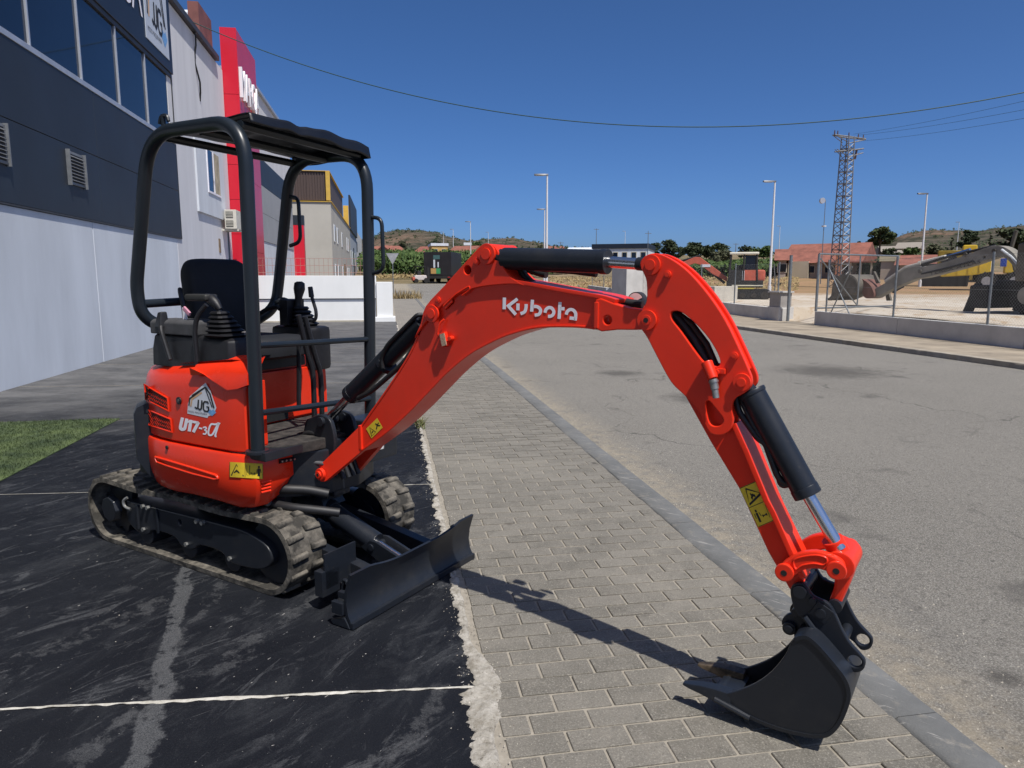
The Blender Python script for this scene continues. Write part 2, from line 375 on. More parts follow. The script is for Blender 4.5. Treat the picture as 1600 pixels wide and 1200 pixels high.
ad = t.N.new('ShaderNodeVectorMath'); ad.operation = 'ADD'; nv = t.N.new('ShaderNodeTexNoise'); nv.inputs['Scale'].default_value = 1.7; nv.inputs['Detail'].default_value = 6
t.L.new(t.co, nv.inputs['Vector']); sc_ = t.N.new('ShaderNodeVectorMath'); sc_.operation = 'SCALE'; sc_.inputs['Scale'].default_value = 1.1
t.L.new(nv.outputs['Color'], sc_.inputs[0]); t.L.new(sc_.outputs[0], ad.inputs[0]); t.L.new(t.co, ad.inputs[1]); t.L.new(ad.outputs[0], vo.inputs['Vector'])
crack = t.op('MULTIPLY', t.rng(vo.outputs['Distance'], 0.006, 0.0015), t.rng(t.noise(0.5, 3, 0.5), 0.45, 0.58))
c = t.mix(t.op('MULTIPLY', crack, 0.6), c, (0.05, 0.047, 0.043))
dust = t.op('MULTIPLY', t.rng(t.op('ADD', t.x, t.op('MULTIPLY', t.noise(2.2, 6, 0.7), 0.5)), 2.62, 2.05), t.rng(t.noise(9, 5, 0.7), 0.35, 0.6))
c = t.mix(t.op('MULTIPLY', dust, 0.85), c, (0.34, 0.29, 0.21))
# dried oil patches on the carriageway
for ox, oy, r_ in ((2.9, 2.05, 0.30), (2.42, 2.28, 0.09), (4.1, 8.9, 0.55), (3.9, 11.6, 0.5), (7.6, 11.2, 1.1)):
    dx = t.op('SUBTRACT', t.x, ox); dy = t.op('SUBTRACT', t.y, oy)
    rr = t.op('SQRT', t.op('ADD', t.op('MULTIPLY', dx, dx), t.op('MULTIPLY', dy, dy)))
    rr = t.op('ADD', rr, t.op('MULTIPLY', t.op('SUBTRACT', t.noise(4.5, 6, 0.75), 0.5), r_ * 1.3))
    c = t.mix(t.op('MULTIPLY', t.rng(rr, r_, r_ * 0.35), 0.62), c, (0.045, 0.041, 0.037))
ROADM = t.done(c, 0.92, t.noise(110, 5, 0.85), 0.009, 0.25)
def paver(name, islands):
    t = NT(name)
    oi = t.N.new('ShaderNodeObjectInfo'); ge = t.N.new('ShaderNodeNewGeometry')
    rnd = ge.outputs['Random Per Island'] if islands else oi.outputs['Random']
    wco = ge.outputs['Position']; t.co = wco
    c = t.mix(rnd, (0.108, 0.101, 0.085), (0.165, 0.154, 0.131))
    c = t.mix(t.rng(t.noise(7, 6, 0.7), 0.35, 0.7), c, t.mix(0.6, c, (0.215, 0.198, 0.168)))
    c = t.mix(t.op('MULTIPLY', t.rng(t.noise(1.0, 5, 0.65), 0.5, 0.7), 0.6), c, (0.235, 0.215, 0.178))
    c = t.mix(t.op('MULTIPLY', t.rng(t.noise(140, 4, 0.8), 0.52, 0.64), 0.75), c, (0.31, 0.29, 0.25))
    c = t.mix(t.op('MULTIPLY', t.rng(t.noise(5, 8, 0.8), 0.58, 0.68), 0.6), c, (0.075, 0.070, 0.060))
    c = t.mix(t.op('MULTIPLY', t.rng(t.noise(75, 5, 0.85), 0.45, 0.36), 0.6), c, (0.065, 0.060, 0.052))
    c = t.mix(t.op('MULTIPLY', t.op('MULTIPLY', t.rng(t.noise(30, 7, 0.85), 0.55, 0.62), t.rng(t.noise(2.2, 5, 0.7), 0.48, 0.60)), 0.75), c, (0.30, 0.275, 0.225))
    c = t.mix(t.op('MULTIPLY', t.rng(t.noise(3.4, 3, 0.5), 0.70, 0.74), 0.8), c, (0.034, 0.031, 0.028))
    return t.done(c, 0.9, t.op('ADD', t.noise(160, 4, 0.8), t.noise(25, 4, 0.7)), 0.004, 0.3)
BRICKM = paver('paver_brick', False); BRICKI = paver('paver_bricks_far', True)
t = NT('joint_sand')
SANDM = t.done(t.mix(t.rng(t.noise(30, 6, 0.7), 0.3, 0.7), (0.22, 0.198, 0.162), (0.33, 0.30, 0.248)), 0.95, t.noise(200, 3, 0.8), 0.002, 0.2)
t = NT('pavement_far'); br = t.N.new('ShaderNodeTexBrick')
br.inputs['Scale'].default_value = 1.0; br.inputs['Brick Width'].default_value = 0.208; br.inputs['Row Height'].default_value = 0.108; br.inputs['Mortar Size'].default_value = 0.006
br.inputs['Color1'].default_value = (0.15, 0.139, 0.122, 1); br.inputs['Color2'].default_value = (0.19, 0.177, 0.156, 1); br.inputs['Mortar'].default_value = (0.27, 0.25, 0.21, 1)
t.L.new(t.co, br.inputs['Vector'])
PAVEFAR = t.done(t.mix(t.rng(t.noise(1.1, 5, 0.6), 0.35, 0.7, 0, 0.6), br.outputs['Color'], (0.25, 0.228, 0.19)), 0.9, t.noise(160, 3, 0.8), 0.002, 0.3)
t = NT('mortar')
MORTAR = t.done(t.mix(t.op('MULTIPLY', t.rng(t.noise(45, 7, 0.85), 0.58, 0.64), 0.8), t.mix(t.rng(t.noise(13, 8, 0.8), 0.38, 0.62), (0.26, 0.235, 0.19), (0.54, 0.51, 0.45)), (0.09, 0.08, 0.06)), 0.95, t.noise(60, 6, 0.85), 0.016, 0.2)
t = NT('joint_filler')
FILLM = t.done(t.mix(t.rng(t.noise(20, 6, 0.7), 0.3, 0.7), (0.30, 0.28, 0.23), (0.58, 0.56, 0.51)), 0.95, t.noise(90, 5, 0.8), 0.004, 0.2)
t = NT('kerb_stone')
c = t.mix(t.rng(t.noise(2.5, 7, 0.7), 0.35, 0.7), (0.105, 0.107, 0.104), (0.165, 0.166, 0.160))
c = t.mix(t.op('MULTIPLY', t.rng(t.noise(5, 8, 0.75, (1, 8, 1), R(50)), 0.58, 0.62), 0.75), c, (0.30, 0.29, 0.27))
c = t.mix(t.op('MULTIPLY', t.rng(t.noise(9, 8, 0.8), 0.54, 0.66), 0.7), c, (0.235, 0.215, 0.18))
KERBM = t.done(c, 0.85, t.op('ADD', t.noise(30, 6, 0.8), t.noise(150, 4, 0.7)), 0.003, 0.35)
t = NT('dry_land')
c = t.mix(t.rng(t.noise(0.02, 6, 0.65), 0.38, 0.62), (0.20, 0.145, 0.088), (0.115, 0.105, 0.05))
c = t.mix(t.rng(t.noise(0.12, 6, 0.7), 0.5, 0.65), c, (0.28, 0.21, 0.13))
c = t.mix(t.op('MULTIPLY', t.rng(t.noise(0.9, 6, 0.8), 0.52, 0.66), 0.6), c, (0.075, 0.07, 0.035))
LANDM = t.done(c, 0.95, t.noise(1.2, 6, 0.8), 0.2, 0.15)
t = NT('lot_sand')
c = t.mix(t.rng(t.noise(0.22, 6, 0.65), 0.38, 0.62), (0.40, 0.335, 0.255), (0.50, 0.45, 0.375))
c = t.mix(t.op('MULTIPLY', t.rng(t.noise(0.35, 6, 0.75, (1, 5, 1), R(-50)), 0.53, 0.63), 0.75), c, (0.32, 0.22, 0.125))
c = t.mix(t.op('MULTIPLY', t.rng(t.noise(3, 6, 0.8), 0.56, 0.68), 0.5), c, (0.24, 0.185, 0.115))
dl = t.op('SQRT', t.op('ADD', t.op('MULTIPLY', t.x, t.x), t.op('MULTIPLY', t.y, t.y)))
c = t.mix(t.rng(t.op('ADD', dl, t.op('MULTIPLY', t.noise(0.25, 5, 0.6), 14)), 56, 66), c, t.mix(t.rng(t.noise(0.3, 6, 0.7), 0.4, 0.6), (0.30, 0.185, 0.105), (0.24, 0.165, 0.085)))
LOTM = t.done(c, 0.95, t.noise(9, 6, 0.8), 0.03, 0.15)

# ------------------------------------------------------------------ the setting: land, road, pavement, yard
mb = MB(); NA = 96; RS = [0, 6, 12, 18, 24, 30, 38, 45, 55, 70, 85, 100, 125, 150, 175, 200, 250, 300, 400, 500, 700, 1000, 1500, 2300, 3500]
vs_ = [Vector((0, 0, -0.17))]; fs = []
for r_ in RS[1:]:
    for k in range(NA):
        a = 2 * math.pi * k / NA; vs_.append(Vector((r_ * math.sin(a), r_ * math.cos(a), gz(r_, 0) - 0.17)))
for k in range(NA): fs.append((0, 1 + (k + 1) % NA, 1 + k))
for i in range(len(RS) - 2):
    for k in range(NA): fs.append((1 + i * NA + k, 1 + i * NA + (k + 1) % NA, 1 + (i + 1) * NA + (k + 1) % NA, 1 + (i + 1) * NA + k))
mb.add(vs_, fs); tag(mb.build('ground', LANDM, smooth=60), kind='structure')
KX0, KX1 = 1.69, 1.87
def strip(x0, x1, y0, y1, dz, n, nx=1):
    m = MB(); m.grid(lambda a, b: Vector((x0 + (x1 - x0) * a, y0 + (y1 - y0) * b, gz(x0 + (x1 - x0) * a, y0 + (y1 - y0) * b) + dz)), nx, n); return m
tag(strip(1.80, 11.2, -14, 78, -0.09, 46, 4).build('road', ROADM, smooth=60), kind='structure')
tag(strip(-3.5, 60, 60, 78.5, -0.083, 12, 16).build('cross_road', ROADM, smooth=60), kind='structure')
pave = tag(strip(0.20, KX0, -6, 60, -0.0055, 60).build('pavement', SANDM, smooth=60), kind='structure')
strip(0.30, KX0 - 0.004, 15.02, 59.5, -0.002, 45).build('paving_surface', PAVEFAR, pave, smooth=60)
BW, BH, PX_, PY_ = 0.1975, 0.0975, 0.208, 0.108
def brick_mesh(w): return MB().box((0, 0, -0.03), (w, BH, 0.06)).mesh('brick', bevel=0.0025, seg=1, smooth=0)
full_, half_ = brick_mesh(BW), brick_mesh(BW - PX_ / 2)
near = MB(); rr = random.Random(3)
row = 0; y = -3.0
while y < 15.0:
    x = 0.345 + rr.uniform(-0.004, 0.004); first = (row % 2 == 0)
    while x < KX0 - 0.05:
        w = BW - PX_ / 2 if first else BW
        if x + w > KX0 + 0.02: w = BW - PX_ / 2
        first = False
        cx = x + w / 2; dz = rr.uniform(-0.0022, 0.0022); tx, ty = rr.uniform(-0.008, 0.008), rr.uniform(-0.012, 0.012)
        dy = rr.uniform(-0.002, 0.002); rz = rr.uniform(-0.008, 0.008)
        if 1.74 <= y <= 5.75:
            o = put('brick', full_ if w > 0.15 else half_, BRICKM, pave, (cx, y + dy, dz), (ty, tx, rz))
        else:
            near.box((cx, y + dy, dz - 0.02), (w, BH, 0.04), Matrix.Rotation(tx, 3, 'Y') @ Matrix.Rotation(ty, 3, 'X'))
        x += w + PX_ - BW
    y += PY_; row += 1
tag(near.build('brick_rows', BRICKI, pave, smooth=0), kind='stuff')
# kerb stones
kerb = empty('kerb'); tag(kerb, kind='structure')
def kerb_run(x0, x1, y0, y1, parent, seed, step=1.0, zt=0.006, km=None):
    rk = random.Random(seed); y = y0
    while y < y1:
        m = MB(); L_ = step - 0.006; n = 8
        rings = []
        for i in range(n + 1):
            yy = y + L_ * i / n; jl = rk.uniform(-0.010, 0.003); jr = rk.uniform(-0.004, 0.010)
            z0 = gz(x0, yy); zz = z0 + zt + rk.uniform(-0.001, 0.001)
            rings.append([Vector((x0 + jl, yy, z0 - 0.16)), Vector((x0 + jl * 0.5, yy, zz - 0.010 + rk.uniform(-0.004, 0.002))), Vector((x0 + 0.012, yy, zz)), Vector((x1 - 0.02, yy, zz)), Vector((x1 + jr, yy, zz - 0.02)), Vector((x1 + 0.01, yy, z0 - 0.16))])
        m.loft(rings); m.build('kerb_stone', km or KERBM, parent, smooth=50); y += step
kerb_run(KX0, KX1, -4, 58, kerb, 5)
fk = empty('far_kerb'); tag(fk, kind='structure'); kerb_run(11.15, 11.33, -6, 58, fk, 6, 2.0, 0.02, mat('pale_kerb', (0.30, 0.265, 0.21), 0.9, 0, 0.2, 3, 0.003, 30))
tag(strip(11.32, 14.9, -8, 58, 0.004, 34, 2).build('far_pavement', mat('far_paving', (0.27, 0.225, 0.165), 0.9, 0, 0.25, 1.2, 0.004, 20), smooth=60), kind='structure')
# the yard: painted concrete slabs with mortar joints
yard = tag(MB().bb(-5.3, 0.25, -6, 26.4, -0.30, -0.10).build('yard', SANDM), kind='structure')
JY = [-2.9, -0.23, 2.44, 5.12, 7.85, 10.5, 13.2, 15.9, 18.6, 21.3, 24.0]
def jy(k, x): return JY[k] - 0.088 * (x - 0.28)
rs = random.Random(11)
def edge_x(y): return 0.286 + 0.026 * noise.noise(Vector((0, y * 2.3, 1.7))) + 0.034 * noise.noise(Vector((3, y * 9.0, 0))) + 0.022 * noise.noise(Vector((5, y * 33, 0))) + 0.012 * noise.noise(Vector((7, y * 90, 0))) - (0.03 if y < 2.40 else 0)
for k in range(len(JY)):
    y1 = JY[k + 1] if k + 1 < len(JY) else 26.3
    m = MB(); nr = 150; top = []
    for i in range(nr + 1):
        yy = JY[k] + 0.008 + (y1 - JY[k] - 0.016) * i / nr
        top.append(Vector((edge_x(yy), yy, 0)))
    kk = k + 1 if k + 1 < len(JY) else None
    xl = -5.195
    yl1 = jy(k + 1, xl) - 0.008 if kk else 26.3
    poly = [Vector((xl, jy(k, xl) + 0.008, 0))] + top + [Vector((xl, yl1, 0))]
    dn = [p - Vector((0, 0, 0.11)) for p in poly]
    m.loft([dn, poly]); m.build('slab', PADM, yard, bevel=0.0, smooth=30)
for k in (1, 2, 3, 4, 5, 6, 7, 8):
    m = MB(); n = 420; wv = []; w00 = 0.0115 if k == 2 else 0.005 if k < 4 else 0.0022
    for i in range(n + 1):
        x = -5.19 + (0.30 + 5.19) * i / n; yc = jy(k, x); w0 = w00 * (0.0 if (k == 3 and x < -0.5) else 1.0)
        a = w0 * (0.55 + 1.3 * noise.noise(Vector((x * 4, k * 7.1, 0))) + 0.9 * noise.noise(Vector((x * 22, k, 4)))); b = w0 * (0.55 + 1.3 * noise.noise(Vector((x * 4, k * 3.3, 9))) + 0.9 * noise.noise(Vector((x * 22, k, 7))))
        a = max(a, 0.0003 if k == 3 else 0.0012); b = max(b, 0.0003 if k == 3 else 0.0012)
        wv.append([Vector((x, yc - a, 0.0005)), Vector((x, yc - a * 0.6, 0.0035)), Vector((x, yc + b * 0.6, 0.0035)), Vector((x, yc + b, 0.0005))])
    m.v = [p for r_ in wv for p in r_]; m.f = [[i * 4 + j, i * 4 + j + 1, i * 4 + 5 + j, i * 4 + 4 + j] for i in range(n) for j in range(3)]
    m.build('joint_filler', FILLM if k < 4 else SANDM, yard, smooth=60)
# ragged mortar strip between yard and pavers
m = MB(); n = 1500; y0, y1 = 0.2, 24.0; rows = []
for i in range(n + 1):
    yy = y0 + (y1 - y0) * (i / n) ** 2.0
    xr = 0.314 + 0.018 * noise.noise(Vector((9, yy * 2.0, 0))) + 0.014 * noise.noise(Vector((9, yy * 14.0, 3)))
    if 2.15 < yy < 2.75: xr += 0.07 * math.sin((yy - 2.15) / 0.6 * math.pi)
    xl = edge_x(yy) - 0.008 - 0.02 * max(0, noise.noise(Vector((2, yy * 17, 6)))); q = []
    for j in range(17):
        a = j / 16; xx = xl + (xr - xl) * a
        z = 0.001 + 0.011 * math.sin(a * math.pi) ** 0.6 * (0.45 + 0.9 * max(-0.3, noise.noise(Vector((xx * 18, yy * 18, 0))))) + 0.0045 * noise.noise(Vector((xx * 60, yy * 60, 5))) + 0.0025 * noise.noise(Vector((xx * 170, yy * 170, 2)))
        q.append(Vector((xx, yy, z if 0 < j < 16 else -0.006)))
    rows.append(q)
m.v = [p for r_ in rows for p in r_]; m.f = [[i * 17 + j, i * 17 + j + 1, i * 17 + 18 + j, i * 17 + 17 + j] for i in range(n) for j in range(16)]
m.build('mortar_strip', MORTAR, yard, smooth=60)
# artificial turf
m = MB(); rg = random.Random(21); TX0, TX1, TY0, TY1 = -5.15, -2.9, 1.0, 8.2
GRASSM = mat('turf_green', (0.036, 0.066, 0.018), 0.7, 0, 0.45, 3.0, c2=(0.078, 0.108, 0.034))
m.bb(TX0, TX1, TY0, TY1, 0.001, 0.008)
for i in range(42000):
    x = rg.uniform(TX0, TX1); yy = TY0 + (TY1 - TY0) * rg.random() ** 0.7; a = rg.uniform(0, 6.28); h = rg.uniform(0.018, 0.034); w = 0.0035
    lx, ly = rg.uniform(-0.014, 0.014), rg.uniform(-0.014, 0.014); cx, sx = math.cos(a) * w, math.sin(a) * w
    o = len(m.v); m.v += [Vector((x - cx, yy - sx, 0.006)), Vector((x + cx, yy + sx, 0.006)), Vector((x + lx, yy + ly, h))]; m.f.append([o, o + 1, o + 2])
tag(m.build('artificial_grass', GRASSM, smooth=0, fix=False), 'green artificial turf laid on the yard beside the white wall', 'turf', kind='stuff')
# loose grit along the kerb, the mortar strip and the yard
m = MB(); rg = random.Random(77)
def pebble(x, y, z, r_):
    a = rg.uniform(0, 6.28); o = len(m.v); q = [Vector((x + r_ * math.cos(a + 2.094 * k) * rg.uniform(0.7, 1.2), y + r_ * math.sin(a + 2.094 * k) * rg.uniform(0.7, 1.2), z)) for k in range(3)]
    m.v.extend(q + [Vector((x + rg.uniform(-0.3, 0.3) * r_, y + rg.uniform(-0.3, 0.3) * r_, z + r_ * rg.uniform(0.6, 1.1)))]); m.f.extend([[o, o + 1, o + 3], [o + 1, o + 2, o + 3], [o + 2, o, o + 3]])
for i in range(2600): pebble(1.885 + abs(rg.gauss(0, 0.35)), 1.2 + 11 * rg.random() ** 1.6, -0.090, rg.uniform(0.0015, 0.0065))
for i in range(1500): pebble(0.31 + rg.gauss(0, 0.045), 1.4 + 7 * rg.random() ** 1.5, 0.002, rg.uniform(0.0012, 0.005))
for i in range(130): pebble(rg.uniform(-2.4, 0.25), 1.7 + 4.5 * rg.random(), 0.0, rg.uniform(0.001, 0.0034))
for i in range(900): pebble(rg.uniform(0.4, 1.68), 1.7 + 6 * rg.random() ** 1.3, 0.0015, rg.uniform(0.001, 0.0036))
for i in range(1500): pebble(rg.uniform(2.0, 6.0), 1.5 + 8 * rg.random() ** 1.3, -0.090, rg.uniform(0.0015, 0.005))
t = NT('grit'); ge_ = t.N.new('ShaderNodeNewGeometry'); GRIT = t.done(t.mix(ge_.outputs['Random Per Island'], (0.16, 0.14, 0.115), (0.50, 0.46, 0.38)), 0.9)
tag(m.build('grit', GRIT, smooth=0, fix=False), 'loose pale grit scattered along the kerb and the yard edge', 'grit', kind='stuff')
# sandy lot behind the low wall
def wall_x(y): return 13.62 + 0.055 * (y - 13.2)
def lot_z(x, y):
    h = lot_h(x, y); k = max(0.0, min(1.0, (1.9 - abs(y - 22.9)) / 0.8)); f = max(0.0, min(1.0, (x - wall_x(y) - 0.25) / 2.6)); return h * (1 - k) + (0.012 + (h - 0.012) * f) * k
def lot_h(x, y): return max(0.46 + 0.10 * noise.noise(Vector((x * 0.15, y * 0.15, 0))) + 0.02 * noise.noise(Vector((x, y, 3))), gz(x, y) - 0.05)
m = MB(); m.grid(lambda a, b: (lambda x, y: Vector((x, y, lot_z(x, y) if b > 0 else -0.1)))(wall_x(-12 + 92 * b) + 0.19 + 72 * a ** 1.6, -12 + 92 * b), 60, 230)
tag(m.build('lot_ground', LOTM, smooth=60), kind='structure')
# hills on the skyline (height by bearing, from the photograph; 1.1 to 2 km away)
RIDGE = [(200, 400), (480, 384), (545, 378), (575, 372), (600, 361), (625, 357), (650, 357), (680, 361), (705, 369), (735, 374), (765, 371), (800, 370), (830, 376), (870, 384), (930, 391), (1000, 399), (1100, 402), (1250, 399), (1340, 388), (1390, 372), (1425, 361), (1455, 358), (1490, 359), (1530, 360), (1565, 354), (1610, 349), (1700, 345), (1850, 352), (2100, 380)]
RB = []
for u, v in RIDGE:
    d = ray(u, v); RB.append((math.atan2(d.x, d.y), d.z / math.hypot(d.x, d.y)))
def ridge(a):
    if a <= RB[0][0]: return RB[0][1]
    for (p, q), (p2, q2) in zip(RB, RB[1:]):
        if a <= p2:
            t_ = (a - p) / (p2 - p); t_ = t_ * t_ * (3 - 2 * t_); return q + (q2 - q) * t_
    return RB[-1][1]
t = NT('hill_land')
c = t.mix(t.rng(t.noise(0.006, 6, 0.7), 0.38, 0.62), (0.105, 0.082, 0.060), (0.066, 0.060, 0.044))
c = t.mix(t.op('MULTIPLY', t.rng(t.noise(0.004, 3, 0.5), 0.55, 0.62), 0.6), c, (0.20, 0.125, 0.085))
wv = t.N.new('ShaderNodeTexWave'); wv.bands_direction = 'Z'; wv.inputs['Scale'].default_value = 0.045; wv.inputs['Distortion'].default_value = 3.0; wv.inputs['Detail'].default_value = 3; wv.inputs['Detail Scale'].default_value = 0.2
t.L.new(t.co, wv.inputs['Vector'])
c = t.mix(t.op('MULTIPLY', t.rng(wv.outputs['Fac'], 0.6, 0.85), 0.35), c, (0.15, 0.125, 0.092))
c = t.mix(t.op('MULTIPLY', t.rng(t.noise(0.05, 6, 0.8), 0.46, 0.58), 0.85), c, (0.030, 0.036, 0.022))
HILLM = t.done(c, 0.95, t.noise(0.05, 6, 0.8), 4.0, 0.1)
R0, R1, RT = 620.0, 2400.0, 1450.0
def hill_pt(a, b):
    az = R(-42) + R(125) * a; r_ = R0 + (R1 - R0) * b
    top = CAM_H + ridge(az) * RT
    base = gz(r_, 0) - 3
    s_ = math.exp(-((r_ - RT) / 300.0) ** 2) if r_ < RT else math.exp(-((r_ - RT) / 500.0) ** 2)
    x, y = r_ * math.sin(az), r_ * math.cos(az)
    nz = 9 * noise.fractal(Vector((x * 0.006, y * 0.006, 0)), 1.0, 2.0, 4) * (1 if s_ > 0.1 else s_ * 10)
    h = base + (top - gz(RT, 0)) * s_ + nz * (0.35 if abs(r_ - RT) < 120 else 1.0) * 0.6
    return Vector((x, y, h if 0 < b < 1 else h - 60))
tag(MB().grid(hill_pt, 340, 44).build('hills', HILLM, smooth=80), kind='structure')

# ------------------------------------------------------------------ buildings along the left side of the street
FX = -5.2
WALLW = mat('white_render', (0.60, 0.635, 0.675), 0.85, 0, 0.09, 0.9, 0.002, 60, detail=8, stretch=(1, 1, 0.25))
WALLW2 = mat('weathered_white', (0.64, 0.64, 0.655), 0.85, 0, 0.07, 0.8, 0.002, 60, detail=8, stretch=(2, 2, 0.2))
CLAD = mat('dark_cladding', (0.016, 0.022, 0.032), 0.5, 0, 0.12, 0.5, 0.0004, 8, rvar=0.05)
SIGNB = mat('sign_blue', (0.010, 0.016, 0.028), 0.45, 0, 0.12, 0.7)
GLASS = glassy('window_glass', (0.006, 0.012, 0.026), 0.05, 0.5)
ALU = mat('aluminium', (0.50, 0.52, 0.55), 0.4, 0.5, 0.08, 4)
FLASH = mat('dark_flashing', (0.05, 0.05, 0.052), 0.5, 0.2, 0.2, 5)
b1 = empty('warehouse', (FX, 8, 0)); tag(b1, 'white warehouse with dark grey cladding and a window band, its sign board above', 'building')
def P(name, m, x0, x1, y0, y1, z0, z1, par, base=(FX, 8, 0), bevel=0.0):
    return MB().bb(x0 - base[0], x1 - base[0], y0 - base[1], y1 - base[1], z0 - base[2], z1 - base[2]).build(name, m, par, bevel=bevel, seg=1, smooth=0)
P('wall', WALLW2, -16, FX - 0.06, -8, 26.02, -0.2, 8.36, b1)
pj = [-8, -1.85, 3.5, 8.83, 14.15, 19.45]
for a, b in zip(pj, pj[1:]): P('wall_panel', WALLW, FX - 0.07, FX, a + 0.008, b - 0.008, -0.15, 2.525, b1, bevel=0.006)
P('wall_panel', WALLW2, FX - 0.07, FX, 19.462, 26.0, -0.15, 8.352, b1, bevel=0.006)
MB().bb(-0.07, 0.0, 19.8 - 8, 19.83 - 8, 2.52, 8.3)
cj = [-8, -1.0, 4.2, 9.4, 14.6, 19.80]
for a, b in zip(cj, cj[1:]):
    for z0, z1 in ((2.56, 3.725), (3.735, 4.87)):
        P('cladding_panel', CLAD, FX - 0.06, FX + 0.020, a + 0.004, b - 0.004, z0, z1, b1, bevel=0.004)
P('flashing', FLASH, FX - 0.05, FX + 0.026, -8, 19.82, 2.53, 2.556, b1)
P('corner_trim', FLASH, FX - 0.05, FX + 0.024, 19.803, 19.83, 2.556, 8.34, b1)
P('window_sill', ALU, FX - 0.05, FX + 0.032, -8, 19.80, 4.875, 4.965, b1, bevel=0.004)
P('window_head', FLASH, FX - 0.05, FX + 0.03, -8, 19.80, 6.46, 6.56, b1)
mull = [-7.3 + 1.785 * k for k in range(16)]
mull = [y for y in mull if y < 18.2]
mull = [12.33 - 1.83 * k for k in range(10, 0, -1)] + [12.33, 14.2, 16.03, 17.79]
for a, b in zip(mull, mull[1:] + [19.79]):
    w = P('window_pane', GLASS, FX - 0.04, FX - 0.012, a + 0.022, b - 0.022, 4.97, 6.455, b1)
for y in mull: P('mullion', ALU, FX - 0.05, FX + 0.022, y - 0.022, y + 0.022, 4.966, 6.459, b1, bevel=0.004)
sg = P('sign_board', SIGNB, FX - 0.05, FX + 0.06, -8, 19.85, 6.565, 9.2, b1, bevel=0.006)
pl = P('sign_plate', mat('sign_plate', (0.50, 0.55, 0.62), 0.5, 0, 0.05, 1.0), FX + 0.061, FX + 0.075, 17.84, 19.55, 6.82, 8.75, b1)
def on_sign(a, b, e=0.079): return Vector((e, 17.84 + 1.71 * a - 8, 6.82 + 1.93 * b))
def logo(mbs, fn):
    """little house-shaped digger logo with letters; fn maps the unit square; mbs: ink, tan, blue, pale"""
    ink, tan, blue, pale = mbs
    ribbon(ink, [(0.06, 0.27), (0.08, 0.50), (0.60, 0.96)], 0.045, lambda a, b: fn(a, b, 1))
    ribbon(ink, [(0.16, 0.62), (0.62, 0.98)], 0.035, lambda a, b: fn(a, b, 1))
    ribbon(tan, [(0.12, 0.25), (0.16, 0.50), (0.50, 0.78)], 0.05, lambda a, b: fn(a, b, 1))
    ribbon(ink, [(0.62, 0.98), (0.78, 0.78), (0.92, 0.32)], 0.05, lambda a, b: fn(a, b, 1))
    ribbon(ink, [(0.62, 0.94), (0.86, 0.34)], 0.03, lambda a, b: fn(a, b, 2))
    ribbon(blue, [(0.74, 0.22), (0.84, 0.14), (0.95, 0.24)], 0.13, lambda a, b: fn(a, b, 1))
    ribbon(ink, [(0.26, 0.26), (0.32, 0.22), (0.37, 0.26), (0.39, 0.52)], 0.05, lambda a, b: fn(a, b, 2))
    ribbon(ink, [(0.36, 0.24), (0.44, 0.20), (0.49, 0.25), (0.51, 0.52)], 0.05, lambda a, b: fn(a, b, 3))
    ribbon(ink, [(0.73, 0.44), (0.70, 0.49), (0.60, 0.49), (0.56, 0.44), (0.56, 0.24), (0.60, 0.18), (0.70, 0.18), (0.735, 0.23), (0.735, 0.33), (0.66, 0.33)], 0.05, lambda a, b: fn(a, b, 2))
def logo_parts(parent, fn):
    mbs = [MB(), MB(), MB(), MB()]; logo(mbs, fn)
    text_on(mbs[3], 'MICRO MAQUINARIA', lambda a, b: fn(0.03 + 0.66 * a, 0.04 + 0.075 * b, 1))
    for mb_, nm, mm in zip(mbs, ('logo_lines', 'logo_arm', 'logo_bucket', 'logo_lettering'), (INK, ORANGE, BLUE, mat('grey_ink', (0.10, 0.11, 0.13), 0.6))):
        mb_.build(nm, mm, parent, smooth=0, fix=False)
logo_parts(pl, lambda a, b, k: on_sign(0.05 + 0.90 * a, 0.06 + 0.86 * b, 0.077 + 0.002 * k))
m = MB(); text_on(m, 'CA', lambda a, b: Vector((0.075, 16.35 - 8 + 1.32 * a, 7.16 + 1.0 * b))); m.build('sign_lettering', WHITE, sg, smooth=0, fix=False)
# slatted vents in the cladding
LOUV = mat('louvre_grey', (0.20, 0.21, 0.22), 0.5, 0.3, 0.15, 8)
for yv in (10.65, 13.25):
    v_ = P('vent', LOUV, FX + 0.021, FX + 0.05, yv, yv + 0.62, 3.08, 3.62, b1, bevel=0.004)
    P('vent_opening', INK, FX + 0.0505, FX + 0.052, yv + 0.05, yv + 0.57, 3.12, 3.58, v_)
    for k in range(8):
        MB().box((0.062, yv + 0.31 - 8, 3.155 + 0.055 * k), (0.035, 0.52, 0.008), Matrix.Rotation(R(38), 3, 'Y')).build('slat', LOUV, v_, smooth=0)
    P('vent_frame', LOUV, FX + 0.02, FX + 0.085, yv - 0.02, yv, 3.06, 3.64, v_); P('vent_frame', LOUV, FX + 0.02, FX + 0.085, yv + 0.62, yv + 0.64, 3.06, 3.64, v_)
